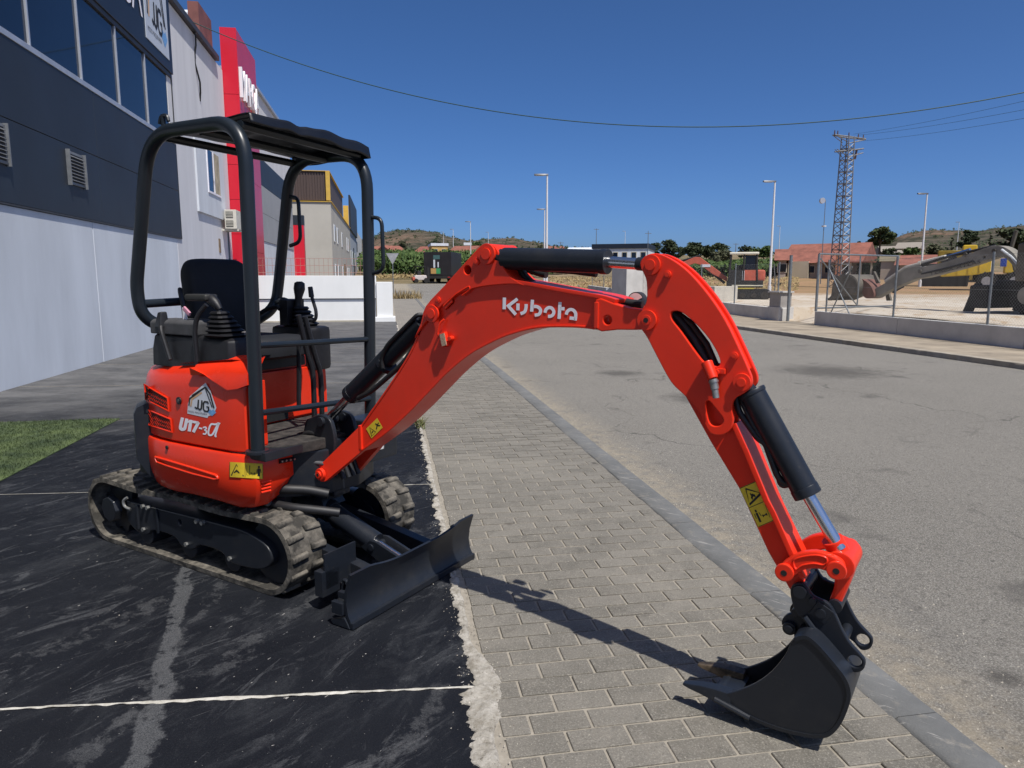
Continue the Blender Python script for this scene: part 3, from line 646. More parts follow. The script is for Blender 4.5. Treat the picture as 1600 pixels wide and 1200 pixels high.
# projecting window on the white stretch of wall
bx_ = P('window_surround', WALLW, FX + 0.001, FX + 0.06, 21.62, 25.0, 3.40, 5.62, b1, bevel=0.006)
P('window_pane', GLASS, FX + 0.061, FX + 0.066, 22.85, 24.35, 4.12, 5.32, bx_)
P('window_frame', WHITE, FX + 0.061, FX + 0.085, 22.78, 22.85, 4.06, 5.38, bx_); P('window_frame', WHITE, FX + 0.061, FX + 0.085, 23.55, 23.61, 4.12, 5.32, bx_)
P('window_frame', WHITE, FX + 0.061, FX + 0.085, 22.85, 24.42, 4.06, 4.115, bx_)
P('curtain', mat('curtain_cloth', (0.40, 0.35, 0.25), 0.9, 0, 0.3, 3), FX + 0.0665, FX + 0.072, 23.62, 24.35, 4.12, 5.32, bx_)
P('wall_plaque', mat('rust_plate', (0.20, 0.14, 0.08), 0.7, 0, 0.4, 8), FX + 0.001, FX + 0.02, 24.0, 24.2, 2.35, 2.78, b1)
cpg = P('coping', FLASH, -16, FX + 0.12, 19.86, 25.05, 8.37, 8.52, b1)
P('roof_block', mat('rust_red_panel', (0.20, 0.07, 0.055), 0.6, 0, 0.2, 2), FX - 0.35, FX - 0.05, 23.4, 25.0, 8.53, 9.55, b1)
P('roof_vent', WALLW, FX - 1.3, FX - 0.3, 24.2, 25.9, 8.53, 9.6, b1, bevel=0.1)
# flag on the roof edge
fg = empty('flag', (FX - 0.5, 21.3, 8.52)); tag(fg, 'red flag on a thin pole on the warehouse roof', 'flag')
MB().cyl((0, 0, 0), (0, 0, 2.4), 0.025, n=8).build('pole', ALU, fg)
m = MB(); m.grid(lambda a, b: Vector((0.10 * math.sin(a * 9 + b * 2), -0.02 - 1.0 * a, 0.35 + 0.75 * b - 0.25 * a * a)), 14, 8); m.build('cloth', mat('flag_red', (0.55, 0.06, 0.08), 0.7, 0, 0.2, 3), fg, smooth=80)
tag(MB().tube([(FX + 0.03 + 0.04 * math.sin(k * 1.3), 22.25 + 0.05 * k + 0.06 * math.sin(k), 8.52 - 0.24 * k) for k in range(9)], 0.025, 8).build('hanging_cable', RUBSIDE), 'dark cable end hanging down the white wall from the roof edge', 'cable')
# air conditioner
ac = empty('air_conditioner', (FX, 24.9, 3.06)); tag(ac, 'cream air conditioner box on brackets under the wall window', 'air conditioner')
CREAM = mat('cream_plastic', (0.58, 0.55, 0.47), 0.6, 0, 0.1, 8)
MB().bb(0.12, 0.48, -0.42, 0.42, 0.06, 0.66).build('casing', CREAM, ac, bevel=0.015)
for zz in (0.12, 0.40):
    g_ = MB().bb(0.16, 0.38, -0.428, -0.418, zz, zz + 0.20).build('grille', mat('grille_dark', (0.09, 0.09, 0.075), 0.6), ac)
    for k in range(4): MB().bb(0.165, 0.375, -0.434, -0.4285, zz + 0.03 + 0.045 * k, zz + 0.045 + 0.045 * k).build('slat', CREAM, g_, smooth=0)
for yy in (-0.3, 0.3): MB().bb(0.0, 0.52, yy - 0.02, yy + 0.02, 0.0, 0.058).build('bracket', CREAM, ac)
MB().tube([(0.02, 0.45, 0.3), (0.02, 0.5, 0.1), (0.03, 0.5, -1.5), (0.03, 0.5, -3.0)], 0.03, 8).build('drain_pipe', mat('pipe_grey', (0.16, 0.17, 0.19), 0.6), ac)
# red advertising pillar
REDW = mat('red_panel', (0.60, 0.012, 0.030), 0.35, 0, 0.05, 0.6, coat=0.2)
rp = empty('red_pillar', (FX, 26.05, 0)); tag(rp, 'tall red clad pillar with white letters standing out from the white facades', 'pillar')
RB_ = (FX, 26.05, 0)
P('core', FLASH, FX - 0.02, FX + 0.46, 26.07, 29.55, -0.1, 9.68, rp, RB_)
zz = [0.0, 1.9, 3.05, 4.2, 5.35, 6.5, 7.62, 9.72]
for a, b in zip(zz, zz[1:]): P('front_panel', REDW, FX - 0.03, FX + 0.49, 26.045, 26.068, a + 0.006, b - 0.006, rp, RB_)
zz = [0.0, 2.5, 5.0, 7.2, 9.70]
for a, b in zip(zz, zz[1:]):
    sp_ = P('side_panel', REDW, FX + 0.462, FX + 0.485, 26.07, 29.56, a + 0.006, b - 0.006, rp, RB_)
m = MB(); vs2, fs2 = text2d('MARCA')
for e in (0, 1): pass
o_ = 0.50; d_ = 0.09
n_ = len(vs2)
f3 = lambda a, b, x: Vector((x, 0.12 + 3.2 * a, 7.55 + 1.0 * b))
m.add([f3(a, b, o_ - 0.012) for a, b in vs2] + [f3(a, b, o_ + d_) for a, b in vs2], [tuple(reversed(f)) for f in fs2] + [tuple(i + n_ for i in f) for f in fs2])
ec = {}
for f in fs2:
    for i in range(len(f)):
        e = (f[i], f[(i + 1) % len(f)]); k = tuple(sorted(e)); ec.setdefault(k, []).append(e)
for k, es in ec.items():
    if len(es) == 1: a, b = es[0]; m.f.append([a, b, b + n_, a + n_])
m.build('lettering', mat('letter_white', (0.80, 0.80, 0.82), 0.5, 0, 0.03, 3), rp, smooth=0)
# second warehouse behind the pillar
b2 = empty('banded_warehouse', (FX, 36, 0)); B2 = (FX, 36, 0); tag(b2, 'long warehouse banded white, dark grey and pale grey behind the red pillar', 'building')
GREYW = mat('grey_panel', (0.33, 0.34, 0.35), 0.7, 0, 0.07, 0.6)
P('wall', WALLW2, -18, FX - 0.03, 29.62, 43.0, -0.2, 9.35, b2, B2)
for a, b in ((29.65, 34.05), (34.06, 38.5), (38.51, 42.6)):
    P('cladding_panel', CLAD, FX - 0.03, FX + 0.03, a, b, 5.5, 6.62, b2, B2)
    for z0, z1 in ((3.15, 4.32), (4.335, 5.49)): P('grey_panel', GREYW, FX - 0.03, FX + 0.025, a, b, z0, z1, b2, B2)
    P('wall_panel', WALLW, FX - 0.03, FX, a, b, -0.1, 3.14, b2, B2)
P('coping', ALU, -18, FX + 0.08, 29.62, 43.0, 9.355, 9.47, b2, B2)
rp2 = empty('red_column', (FX, 42.7, 0.2)); tag(rp2, 'short red column at the far end of the banded warehouse', 'pillar')
P('shaft', REDW, FX - 0.2, FX + 0.55, 43.02, 43.5, 0, 4.6, rp2, (FX, 42.7, 0.2)); P('cap', CLAD, FX - 0.2, FX + 0.56, 43.01, 43.51, 4.605, 5.15, rp2, (FX, 42.7, 0.2))
# beige warehouse with brown top
BEIGE = mat('beige_panel', (0.42, 0.40, 0.35), 0.8, 0, 0.06, 0.4); BROWN = mat('brown_sheet', (0.075, 0.05, 0.042), 0.6, 0, 0.2, 2.0, stretch=(8, 8, 0.1)); YEL = mat('yellow_trim', (0.56, 0.36, 0.06), 0.6, 0, 0.1, 2)
b3 = empty('beige_warehouse', (-8, 64, 0.5)); B3 = (-8, 64, 0.5); tag(b3, 'beige warehouse with ribbed brown upper storey and yellow trim', 'building')
P('wall', BEIGE, -14, -4.6, 64, 96, -0.5, 8.05, b3, B3)
up_ = P('upper_storey', BROWN, -14, -4.75, 64.2, 84, 8.2, 10.6, b3, B3)
for k in range(40): P('rib', BROWN, -13.9 + 0.23 * k, -13.8 + 0.23 * k, 64.14, 64.2, 8.2, 10.6, up_, B3)
P('trim', YEL, -14, -4.5, 63.9, 96, 8.06, 8.12, b3, B3); P('trim', YEL, -14, -4.6, 64.05, 84.1, 10.61, 10.67, b3, B3); P('trim', YEL, -4.95, -4.6, 63.98, 64.19, 8.2, 10.6, b3, B3)
WINW = mat('white_window', (0.66, 0.68, 0.70), 0.5, 0, 0.05, 2)
for yy in (66.5, 70.5, 77.5, 87, 90):
    for z0 in (1.4, 4.9):
        w_ = P('window', WINW, -4.62, -4.55, yy, yy + 1.5, z0, z0 + 1.5, b3, B3); P('pane', GLASS, -4.552, -4.545, yy + 0.9, yy + 1.42, z0 + 0.1, z0 + 1.4, w_, B3)
P('door', mat('brown_door', (0.22, 0.14, 0.08), 0.7), -4.62, -4.54, 80.5, 82.6, 0.2, 3.2, b3, B3)
b4 = empty('blue_grey_warehouse', (-8, 97, 1.4)); B4 = (-8, 97, 1.4); tag(b4, 'blue grey warehouse with dark gable sheet beyond the beige one', 'building')
P('wall', mat('blue_grey', (0.34, 0.37, 0.40), 0.8, 0, 0.06, 0.3), -14, -4.7, 96.5, 118, -0.5, 8.0, b4, B4)
P('gable_sheet', CLAD, -4.72, -4.5, 97, 117.5, 8.01, 12.4, b4, B4); P('gable_end', YEL, -5.4, -4.74, 96.6, 96.9, 8.01, 11.0, b4, B4); P('roof_house', WINW, -7, -5.6, 98, 104, 8.02, 9.8, b4, B4)
for yy in (98.5, 103, 110):
    w_ = P('window', WINW, -4.72, -4.65, yy, yy + 2.0, 3.5, 5.4, b4, B4); P('pane', GLASS, -4.652, -4.645, yy + 0.9, yy + 1.9, 3.6, 5.3, w_, B4)
P('door', CLAD, -4.72, -4.64, 106, 108, 0.6, 6.0, b4, B4)
b5 = empty('white_warehouse', (-8, 120, 2.6)); B5 = (-8, 120, 2.6); tag(b5, 'farthest pale warehouse with a big dark doorway at the end of the row', 'building')
P('wall', mat('pale_panel', (0.55, 0.54, 0.51), 0.8, 0, 0.06, 0.3), -14, -4.9, 118.5, 150, 0, 9.6, b5, B5)
P('doorway', CLAD, -4.92, -4.85, 128, 138, 1.8, 5.6, b5, B5); P('window', CLAD, -4.92, -4.86, 122, 126, 6.2, 7.8, b5, B5)
# low white boundary wall
lw = empty('boundary_wall', (-2.4, 26.3, 0)); LWB = (-2.4, 26.3, 0); tag(lw, 'low white boundary wall with end pier closing the yard', 'wall')
LW = mat('bright_white', (0.74, 0.75, 0.74), 0.8, 0, 0.05, 0.8, 0.002, 40, stretch=(1, 1, 0.4))
P('wall', LW, -5.15, -0.42, 26.34, 26.56, -0.1, 0.80, lw, LWB); P('upper_wall', LW, -5.15, -0.40, 26.28, 26.58, 0.83, 1.64, lw, LWB, 0.008)
P('groove', FLASH, -5.15, -0.42, 26.36, 26.55, 0.801, 0.829, lw, LWB); P('pier', LW, -0.395, 0.18, 26.20, 26.75, 0.17, 1.42, lw, LWB, 0.01)
P('pier_base', LW, -0.46, 0.26, 26.10, 26.82, -0.1, 0.168, lw, LWB, 0.01); P('skirting', mat('tide_mark', (0.45, 0.41, 0.33), 0.9), -5.15, -0.47, 26.32, 26.339, -0.05, 0.05, lw, LWB)
m = MB()
for k in range(30): m.cyl((-5.1 + 0.16 * k, 26.45, 1.64), (-5.1 + 0.16 * k, 26.45, 2.25), 0.006, n=5)
for z_ in (1.75, 2.0, 2.25): m.cyl((-5.15, 26.45, z_), (-0.45, 26.45, z_), 0.006, n=5)
for q in m.v: q -= Vector(LWB)
tag(m.build('wire_guard', mat('rusty_wire', (0.35, 0.18, 0.15), 0.7), lw, smooth=0), kind='stuff')

# ------------------------------------------------------------------ the mini excavator
EX = empty('mini_excavator', MO, R(-41.0)); tag(EX, 'small red tracked excavator with black canopy, boom stretched out over the pavers', 'excavator')
def part(mb_, name, m, parent=None, boom=False, **k):
    o = mb_.build(name, m, parent or EX, **k)
    if boom: o.location = (0.70, 0, 0); o.rotation_euler = (0, 0, SWING)
    return o
def bpart(me, name, m, parent=None):
    o = put(name, me, m, parent or EX)
    if parent is None: o.location = (0.70, 0, 0); o.rotation_euler = (0, 0, SWING)
    return o
# --- undercarriage
TR, TCX0, TCX1, TZ = 0.175, -0.685, 0.655, 0.192
def track_path(s_):
    """point, tangent along the belt's mid line (x, z)"""
    Ls = TCX1 - TCX0; La = math.pi * TR; tot = 2 * Ls + 2 * La; s_ %= tot
    if s_ < Ls: return Vector((TCX0 + s_, 0, TZ - TR)), Vector((1, 0, 0))
    s_ -= Ls
    if s_ < La:
        a = -math.pi / 2 + s_ / TR; return Vector((TCX1 + TR * math.cos(a), 0, TZ + TR * math.sin(a))), Vector((-math.sin(a), 0, math.cos(a)))
    s_ -= La
    if s_ < Ls:
        sag = -0.012 * math.sin(s_ / Ls * math.pi * 2) ** 2
        return Vector((TCX1 - s_, 0, TZ + TR + sag)), Vector((-1, 0, 0))
    s_ -= Ls; a = math.pi / 2 + s_ / TR
    return Vector((TCX0 + TR * math.cos(a), 0, TZ + TR * math.sin(a))), Vector((-math.sin(a), 0, math.cos(a)))
TL = 2 * (TCX1 - TCX0) + 2 * math.pi * TR
LUGW = 0.215
def lug_mesh():
    m = MB()
    for sy, ox in ((-1, 0.0), (1, 0.028)):
        y0, y1 = (0.012 * sy, LUGW / 2 * sy)
        bot = [Vector((ox - 0.020, y0, -0.004)), Vector((ox + 0.020, y0, -0.004)), Vector((ox + 0.014, y1, -0.004)), Vector((ox - 0.027, y1, -0.004))]
        top = [Vector((ox - 0.011, y0, 0.017)), Vector((ox + 0.012, y0, 0.017)), Vector((ox + 0.006, y1 * 0.97, 0.014)), Vector((ox - 0.018, y1 * 0.97, 0.014))]
        m.loft([bot, top])
    return m.mesh('track_lug', bevel=0.005, seg=2, smooth=60)
LUG = lug_mesh()
for yc, sgn in ((-0.318, -1), (0.360, 1)):
    hw = LUGW / 2; m = MB(); rings = []; n = 132
    for i in range(n):
        p, tg = track_path(TL * i / n); nr = Vector((tg.z, 0, -tg.x))
        rings.append([p + nr * 0.014 + Vector((0, yc - hw, 0)), p + nr * 0.016 + Vector((0, yc, 0)), p + nr * 0.014 + Vector((0, yc + hw, 0)), p - nr * 0.012 + Vector((0, yc + hw + 0.002, 0)), p - nr * 0.014 + Vector((0, yc, 0)), p - nr * 0.012 + Vector((0, yc - hw - 0.002, 0))])
    rings.append(rings[0]); m.loft(rings, False, False)
    belt = part(m, 'rubber_track', RUBBER, smooth=40)
    N = 44
    for i in range(N):
        p, tg = track_path(TL * i / N); nr = Vector((tg.z, 0, -tg.x))
        o = put('track_lug', LUG, RUBBER, belt); M_ = Matrix((( tg.x, 0, nr.x), (0, 1, 0), (tg.z, 0, nr.z))).to_4x4()
        M_.translation = p + nr * 0.012 + Vector((0, yc, 0)); o.matrix_local = M_
    # frame with rollers, idler, sprocket
    ys = yc + sgn * 0.092
    pr = crom([(-0.50, 0.265), (-0.42, 0.275), (0.30, 0.285), (0.52, 0.28), (0.66, 0.235), (0.68, 0.16), (0.60, 0.11), (0.44, 0.095), (0.36, 0.105), (0.30, 0.14), (0.14, 0.14), (0.08, 0.105), (-0.02, 0.105), (-0.08, 0.145), (-0.26, 0.145), (-0.32, 0.11), (-0.42, 0.11), (-0.50, 0.16)], 3)
    tf = bpart(plate_mesh('track_frame', [(p.x, p.y) for p in pr], [circ(-0.02, 0.235, 0.014)], yc - sgn * 0.05, ys, 0.006), 'track_frame', DARK); tf.location = (0, 0, 0); tf.rotation_euler = (0, 0, 0); tf.parent = EX
    MB().bb(-0.40, -0.385, min(ys, ys + sgn * 0.012), max(ys, ys + sgn * 0.012), 0.13, 0.27).bb(-0.22, -0.205, min(ys, ys + sgn * 0.010), max(ys, ys + sgn * 0.010), 0.14, 0.275).build('stiffener', DARK, tf, bevel=0.003)
    for xb, zb in ((-0.35, 0.135), (0.03, 0.125), (0.38, 0.12)):
        MB().cyl((xb, ys - sgn * 0.14, 0.108), (xb, ys - sgn * 0.012, 0.108), 0.062, n=22).build('roller', DARK, tf, bevel=0.006)
        MB().cyl((xb, ys - sgn * 0.003, zb), (xb, ys + sgn * 0.012, zb), 0.012, n=6).build('bolt', ZINC, tf)
    for xb in (-0.33, -0.285, 0.14, 0.185):
        MB().cyl((xb, ys - sgn * 0.002, 0.272), (xb, ys + sgn * 0.018, 0.272), 0.012, n=6).build('bolt', ZINC, tf)
    MB().tube(fillet([(-0.47, ys + sgn * 0.01, 0.30), (-0.50, ys + sgn * 0.02, 0.28), (-0.49, ys + sgn * 0.02, 0.245), (-0.45, ys + sgn * 0.01, 0.235)], 0.02), 0.008, 8).build('lifting_hook', ZINC, tf)
    MB().cyl((TCX1 - 0.01, yc - 0.045, TZ), (TCX1 - 0.01, yc + 0.045, TZ), 0.158, n=36).build('idler', DARK, tf, bevel=0.008)
    sp = MB(); ring = []
    for k in range(36):
        a = 2 * math.pi * k / 36; r_ = 0.155 if k % 4 in (0, 1) else 0.128
        ring.append((TCX0 + r_ * math.cos(a), TZ + r_ * math.sin(a)))
    s_ = put('sprocket', plate_mesh('sprocket', ring, [], yc - 0.02, yc + 0.02, 0.003), DARK, tf)
    MB().cyl((TCX0, yc - 0.06, TZ), (TCX0, ys + sgn * 0.004, TZ), 0.085, 0.072, n=8).build('hub', DARK, tf, bevel=0.006)
fr = MB().bb(-0.42, 0.42, -0.24, 0.28, 0.17, 0.30); fr.cyl((0, 0.02, 0.28), (0, 0.02, 0.41), 0.27, n=40)
part(fr, 'car_body', DARK, bevel=0.01)
# --- dozer blade
bl = MB(); prof = [(0.0, 0.012), (-0.028, 0.06), (-0.036, 0.11), (-0.028, 0.17), (0.0, 0.225), (0.012, 0.222), (-0.014, 0.17), (-0.021, 0.11), (-0.013, 0.062), (0.014, 0.012)]
BX = 1.25; BY0, BY1 = -0.475, 0.455
def blade_ring(y, w=1.0): return [Vector((BX + a, y, b + (0.028 * max(0.0, min(1.0, (abs(y) - 0.12) / 0.22)) ** 2 if b > 0.2 else 0.0))) for a, b in prof]
bl.loft([blade_ring(BY0 + (BY1 - BY0) * k / 24) for k in range(25)])
blade = part(bl, 'dozer_blade', DARK, smooth=50)
MB().bb(BX - 0.004, BX + 0.0165, BY0 - 0.003, BY1 + 0.003, 0.004, 0.034).build('cutting_edge', DARK, blade, bevel=0.004)
for yy, s_ in ((BY0, -1), (BY1, 1)):
    MB().add([Vector((BX - 0.03, yy + s_ * 0.006, 0.05)), Vector((BX - 0.115, yy + s_ * 0.006, 0.02)), Vector((BX - 0.10, yy + s_ * 0.006, 0.004)), Vector((BX - 0.0, yy + s_ * 0.006, 0.004)), Vector((BX - 0.03, yy - s_ * 0.02, 0.05)), Vector((BX - 0.115, yy - s_ * 0.02, 0.02)), Vector((BX - 0.10, yy - s_ * 0.02, 0.004)), Vector((BX - 0.0, yy - s_ * 0.02, 0.004))], [(0, 1, 2, 3), (7, 6, 5, 4), (0, 4, 5, 1), (1, 5, 6, 2), (2, 6, 7, 3), (3, 7, 4, 0)]).build('skid', DARK, blade, bevel=0.004)
    MB().bb(BX - 0.10, BX - 0.035, yy - 0.012 - (0.0 if s_ < 0 else 0), yy + 0.012, 0.06, 0.115).bb(BX - 0.09, BX - 0.03, yy - 0.03 * s_ - 0.012, yy - 0.03 * s_ + 0.012, 0.12, 0.15).build('blade_bracket', DARK, blade, bevel=0.004)
    MB().tube(fillet([(BX - 0.03, yy - s_ * 0.05, 0.14), (BX - 0.06, yy - s_ * 0.05, 0.19), (BX - 0.09, yy - s_ * 0.06, 0.19), (BX - 0.10, yy - s_ * 0.06, 0.13)], 0.02), 0.008, 8).build('pin_handle', DARK, blade)
for yy in (-0.21, 0.21):
    a = MB(); a.loft([[Vector((x, yy - 0.03, z - 0.045)), Vector((x, yy + 0.03, z - 0.045)), Vector((x, yy + 0.03, z + 0.045)), Vector((x, yy - 0.03, z + 0.045))] for x, z in ((0.36, 0.235), (0.80, 0.17), (1.22, 0.10))]); part(a, 'blade_arm', DARK, bevel=0.006)
MB().bb(0.98, 1.03, -0.42, -0.31, 0.07, 0.19).build('step_plate', DARK, EX, bevel=0.004)
MB().bb(1.02, 1.03, -0.40, -0.20, 0.10, 0.27).build('guard_plate', DARK, EX, bevel=0.003)
bc = part(MB().cyl((0.66, 0.0, 0.30), (0.98, 0.0, 0.185), 0.052, n=24).cyl((0.62, 0, 0.315), (0.68, 0, 0.293), 0.060, n=24), 'blade_cylinder', DARK, bevel=0.004)
MB().cyl((0.97, 0, 0.187), (1.16, 0, 0.125), 0.024, n=16).build('rod', STEEL, bc)
for yy in (-0.045, 0.045):
    bpo = plate_mesh('clevis', [(0.92, 0.17), (0.98, 0.215), (1.02, 0.215), (1.215, 0.15), (1.215, 0.07), (1.10, 0.085)], [], yy - 0.008, yy + 0.008, 0.003); put('clevis', bpo, DARK, blade)
MB().cyl((0.99, -0.06, 0.18), (0.99, 0.06, 0.18), 0.018, n=14).build('clevis_pin', DARK, blade, bevel=0.003)
fl = MB().loft([[Vector((0.50, -0.10, 0.35)), Vector((0.68, -0.06, 0.33)), Vector((0.68, 0.10, 0.33)), Vector((0.50, 0.12, 0.35))], [Vector((0.50, -0.10, 0.43)), Vector((0.62, -0.04, 0.46)), Vector((0.62, 0.06, 0.46)), Vector((0.50, 0.12, 0.43))]]); part(fl, 'cylinder_guard', DARK, bevel=0.005)

# --- upper body: plan outline (right side is towards -y)
def outline(off=0.0, bottom=False):
    pts = [(0.205, -0.335), (0.610, -0.335), (0.612, -0.40), (0.585, -0.440), (0.50, -0.458), (0.36, -0.462), (0.20, -0.463), (0.03, -0.461), (-0.08, -0.450), (-0.18, -0.428), (-0.28, -0.385), (-0.37, -0.325), (-0.45, -0.235), (-0.505, -0.12), (-0.525, 0.0), (-0.505, 0.12), (-0.45, 0.235), (-0.37, 0.325), (-0.28, 0.385), (-0.15, 0.43), (0.0, 0.455), (0.12, 0.46), (0.205, 0.45), (0.205, 0.0)]
    if off == 0: return [Vector((a, b)) for a, b in pts]
    n = len(pts); out = []
    for i in range(n):
        p, q, r_ = Vector(pts[i - 1]), Vector(pts[i]), Vector(pts[(i + 1) % n])
        d1 = (q - p).normalized(); d2 = (r_ - q).normalized(); n1 = Vector((-d1.y, d1.x)); n2 = Vector((-d2.y, d2.x))
        nn = (n1 + n2); nn = nn / max(0.35, nn.length_squared / 2) if nn.length > 1e-6 else n1
        out.append(q + nn * off)
    return out
def ring_at(z, inset, lift=None):
    # inset > 0 shrinks
    o = outline(0); c_ = outline(inset if _ccw else -inset)
    return [Vector((p.x, p.y, z + (0 if lift is None else lift(p)))) for p in c_]
_a = sum(p.x * q.y - q.x * p.y for p, q in zip(outline(), outline()[1:] + outline()[:1])); _ccw = _a > 0
slope = lambda p: 0.055 * max(-0.4, min(1.0, p.x / 0.5)) if True else 0
cov = MB().loft([ring_at(0.690, 0.012), ring_at(0.700, 0.0), ring_at(0.86, 0.0), ring_at(0.965, 0.002, lambda p: 0.5 * slope(p)), ring_at(1.020, 0.014, slope), ring_at(1.052, 0.034, slope), ring_at(1.070, 0.066, slope), ring_at(1.076, 0.10, slope)])
cover = part(cov, 'engine_cover', RED, bevel=0, smooth=38)
def on_body(u, v, eps=0.004, off=0.0):
    """pixel -> point on the outward wall of the body outline (local coordinates)"""
    d = ray(u, v); o3 = CAM - MO; ox, oy, oz = o3.dot(MD), o3.dot(ML_), o3.z; dx, dy, dz = d.dot(MD), d.dot(ML_), d.z
    best = None; pts = outline(-off if _ccw else off)
    for i in range(3, 16):
        p, q = pts[i], pts[i + 1]; ex, ey = q.x - p.x, q.y - p.y
        den = dx * ey - dy * ex
        if abs(den) < 1e-9: continue
        t_ = ((p.x - ox) * ey - (p.y - oy) * ex) / den; s_ = ((p.x - ox) * dy - (p.y - oy) * dx) / den
        if -0.001 <= s_ <= 1.001 and t_ > 0 and (best is None or t_ < best[0]):
            nn = Vector((ey, -ex, 0)).normalized(); pc = Vector((ox + t_ * dx, oy + t_ * dy, oz + t_ * dz))
            if nn.dot(Vector((dx, dy, 0))) > 0: nn = -nn
            best = (t_, pc + nn * eps)
    return best[1] if best else MS(u, v, -0.46)
def body_patch(poly, eps, name, m, parent, nx=8, ny=6):
    """quad patch given by four pixel corners (tl, tr, br, bl) lying on the body wall"""
    tl, tr, br_, bl_ = [Vector(p) for p in poly]
    mb_ = MB(); mb_.grid(lambda a, b: on_body(*((tl * (1 - a) + tr * a) * (1 - b) + (bl_ * (1 - a) + br_ * a) * b), eps), nx, ny)
    return mb_.build(name, m, parent, smooth=40)
# shoulder over the right front corner
sh = MB(); shp = [(300, 574), (322, 584), (340, 597), (358, 609), (374, 607), (386, 602)]
rg0 = []; rg1 = []; rg2 = []
for u, v in shp:
    p = on_body(u, v, 0.0); rg0.append(p + Vector((0, 0.03, 0.0))); q = on_body(u, v, 0.014); rg1.append(q); rg2.append(q)
topv = [Vector((p.x, p.y + 0.004, 1.015 + slope(p))) for p in rg1]; top2 = [Vector((p.x, p.y + 0.035, 1.062 + slope(p))) for p in rg1]; top3 = [Vector((p.x, p.y + 0.11, 1.090 + slope(p))) for p in rg1]
sh.v = rg0 + rg1 + topv + top2 + top3; n = len(shp); sh.f = [[r_ * n + i, r_ * n + i + 1, (r_ + 1) * n + i + 1, (r_ + 1) * n + i] for r_ in range(4) for i in range(n - 1)] + [[n - 1, 2 * n - 1, 3 * n - 1, 4 * n - 1, 5 * n - 1]]
part(sh, 'shoulder_cover', RED, smooth=45)
# grilles
def grille(poly):
    g_ = body_patch(poly, 0.003, 'grille', INK, cover, 6, 4)
    tl, tr, br_, bl_ = [Vector(p) for p in poly]
    fn = lambda a, b, e: on_body(*((tl * (1 - a) + tr * a) * (1 - b) + (bl_ * (1 - a) + br_ * a) * b), e)
    MB().tube([fn(a, b, 0.004) for a, b in [(0, 0), (0.25, 0), (0.5, 0), (0.75, 0), (1, 0), (1, 0.5), (1, 1), (0.75, 1), (0.5, 1), (0.25, 1), (0, 1), (0, 0.5)]], 0.005, 6, closed=True).build('grille_rim', RED, g_)
    for k in range(14):
        a0 = -0.35 + 1.35 * k / 13.0; pts = []
        for j in range(7):
            b = j / 6; a = a0 + 0.35 * b
            if 0.0 <= a <= 1.0: pts.append(fn(a, b, 0.005))
        if len(pts) > 1: MB().tube(pts, 0.0012, 5).build('grille_bar', RED, g_)
    for k in range(3):
        MB().tube([fn(a, (k + 0.7) / 3.4 , 0.005) for a in (0, 0.25, 0.5, 0.75, 1)], 0.002, 5).build('grille_bar', BLACK, g_)
grille([(225, 600), (263, 622), (265, 642), (229, 624)]); grille([(231, 639), (268, 655), (270, 675), (235, 664)])
pk = on_body(280, 626, 0.0); pn = Vector((0, -1, 0))
lk = MB().cyl(pk + Vector((0, 0.01, 0)), pk + Vector((0, -0.006, 0)), 0.019, n=20).build('cover_lock', BLACK, cover, bevel=0.002)
MB().cyl(pk + Vector((0, -0.006, 0)), pk + Vector((0, -0.009, 0)), 0.009, n=14).build('key_slot', GREYP, lk)
# logo sticker and model number
def px_patch(pts, eps, name, m, parent):
    c_ = Vector((sum(p[0] for p in pts) / len(pts), sum(p[1] for p in pts) / len(pts)))
    mb_ = MB(); mb_.v = [on_body(*c_, eps)] + [on_body(*p, eps) for p in pts]; n = len(pts); mb_.f = [[0, 1 + i, 1 + (i + 1) % n] for i in range(n)]
    return mb_.build(name, m, parent, smooth=60)
dec = px_patch([(321.5, 598), (329, 610), (338.5, 637), (334, 648), (326, 650), (324.5, 653), (293, 646), (294, 631), (297, 619)], 0.0012, 'logo_sticker', mat('sticker_pale', (0.62, 0.64, 0.68), 0.45, 0, 0.05, 20), cover)
def on_decal(a, b, k):
    u = 293 + 45.5 * a + 0.0 * b; v = 646 - 47 * b + 7.5 * a; return on_body(u, v, 0.0016 + 0.0003 * k)
logo_parts(dec, on_decal)
mdl = MB()
def on_model(x, y): return on_body(200 + x / 5.0, 560 + y / 5.0, 0.0014)
for w_, pts in ((25, [(428, 462), (412, 535), (420, 552), (436, 552), (447, 540), (462, 470)]), (25, [(494, 480), (480, 570)]), (16, [(466, 497), (492, 487)]), (19, [(505, 494), (552, 502)]), (24, [(553, 498), (512, 576)]), (13, [(556, 543), (582, 549)]),
                (11, [(588, 541), (606, 536), (614, 546), (602, 559), (616, 569), (606, 590), (587, 587)]), (14, [(712, 505), (684, 515), (652, 514), (636, 545), (630, 585), (642, 600), (664, 590), (690, 540), (712, 503), (684, 598), (694, 607)])):
    ribbon(mdl, pts if len(pts) == 2 else [(p.x, p.y) for p in crom([Vector(p) for p in pts], 4, False)], w_, on_model)
mdl.build('model_lettering', WHITE, cover, smooth=0, fix=False)
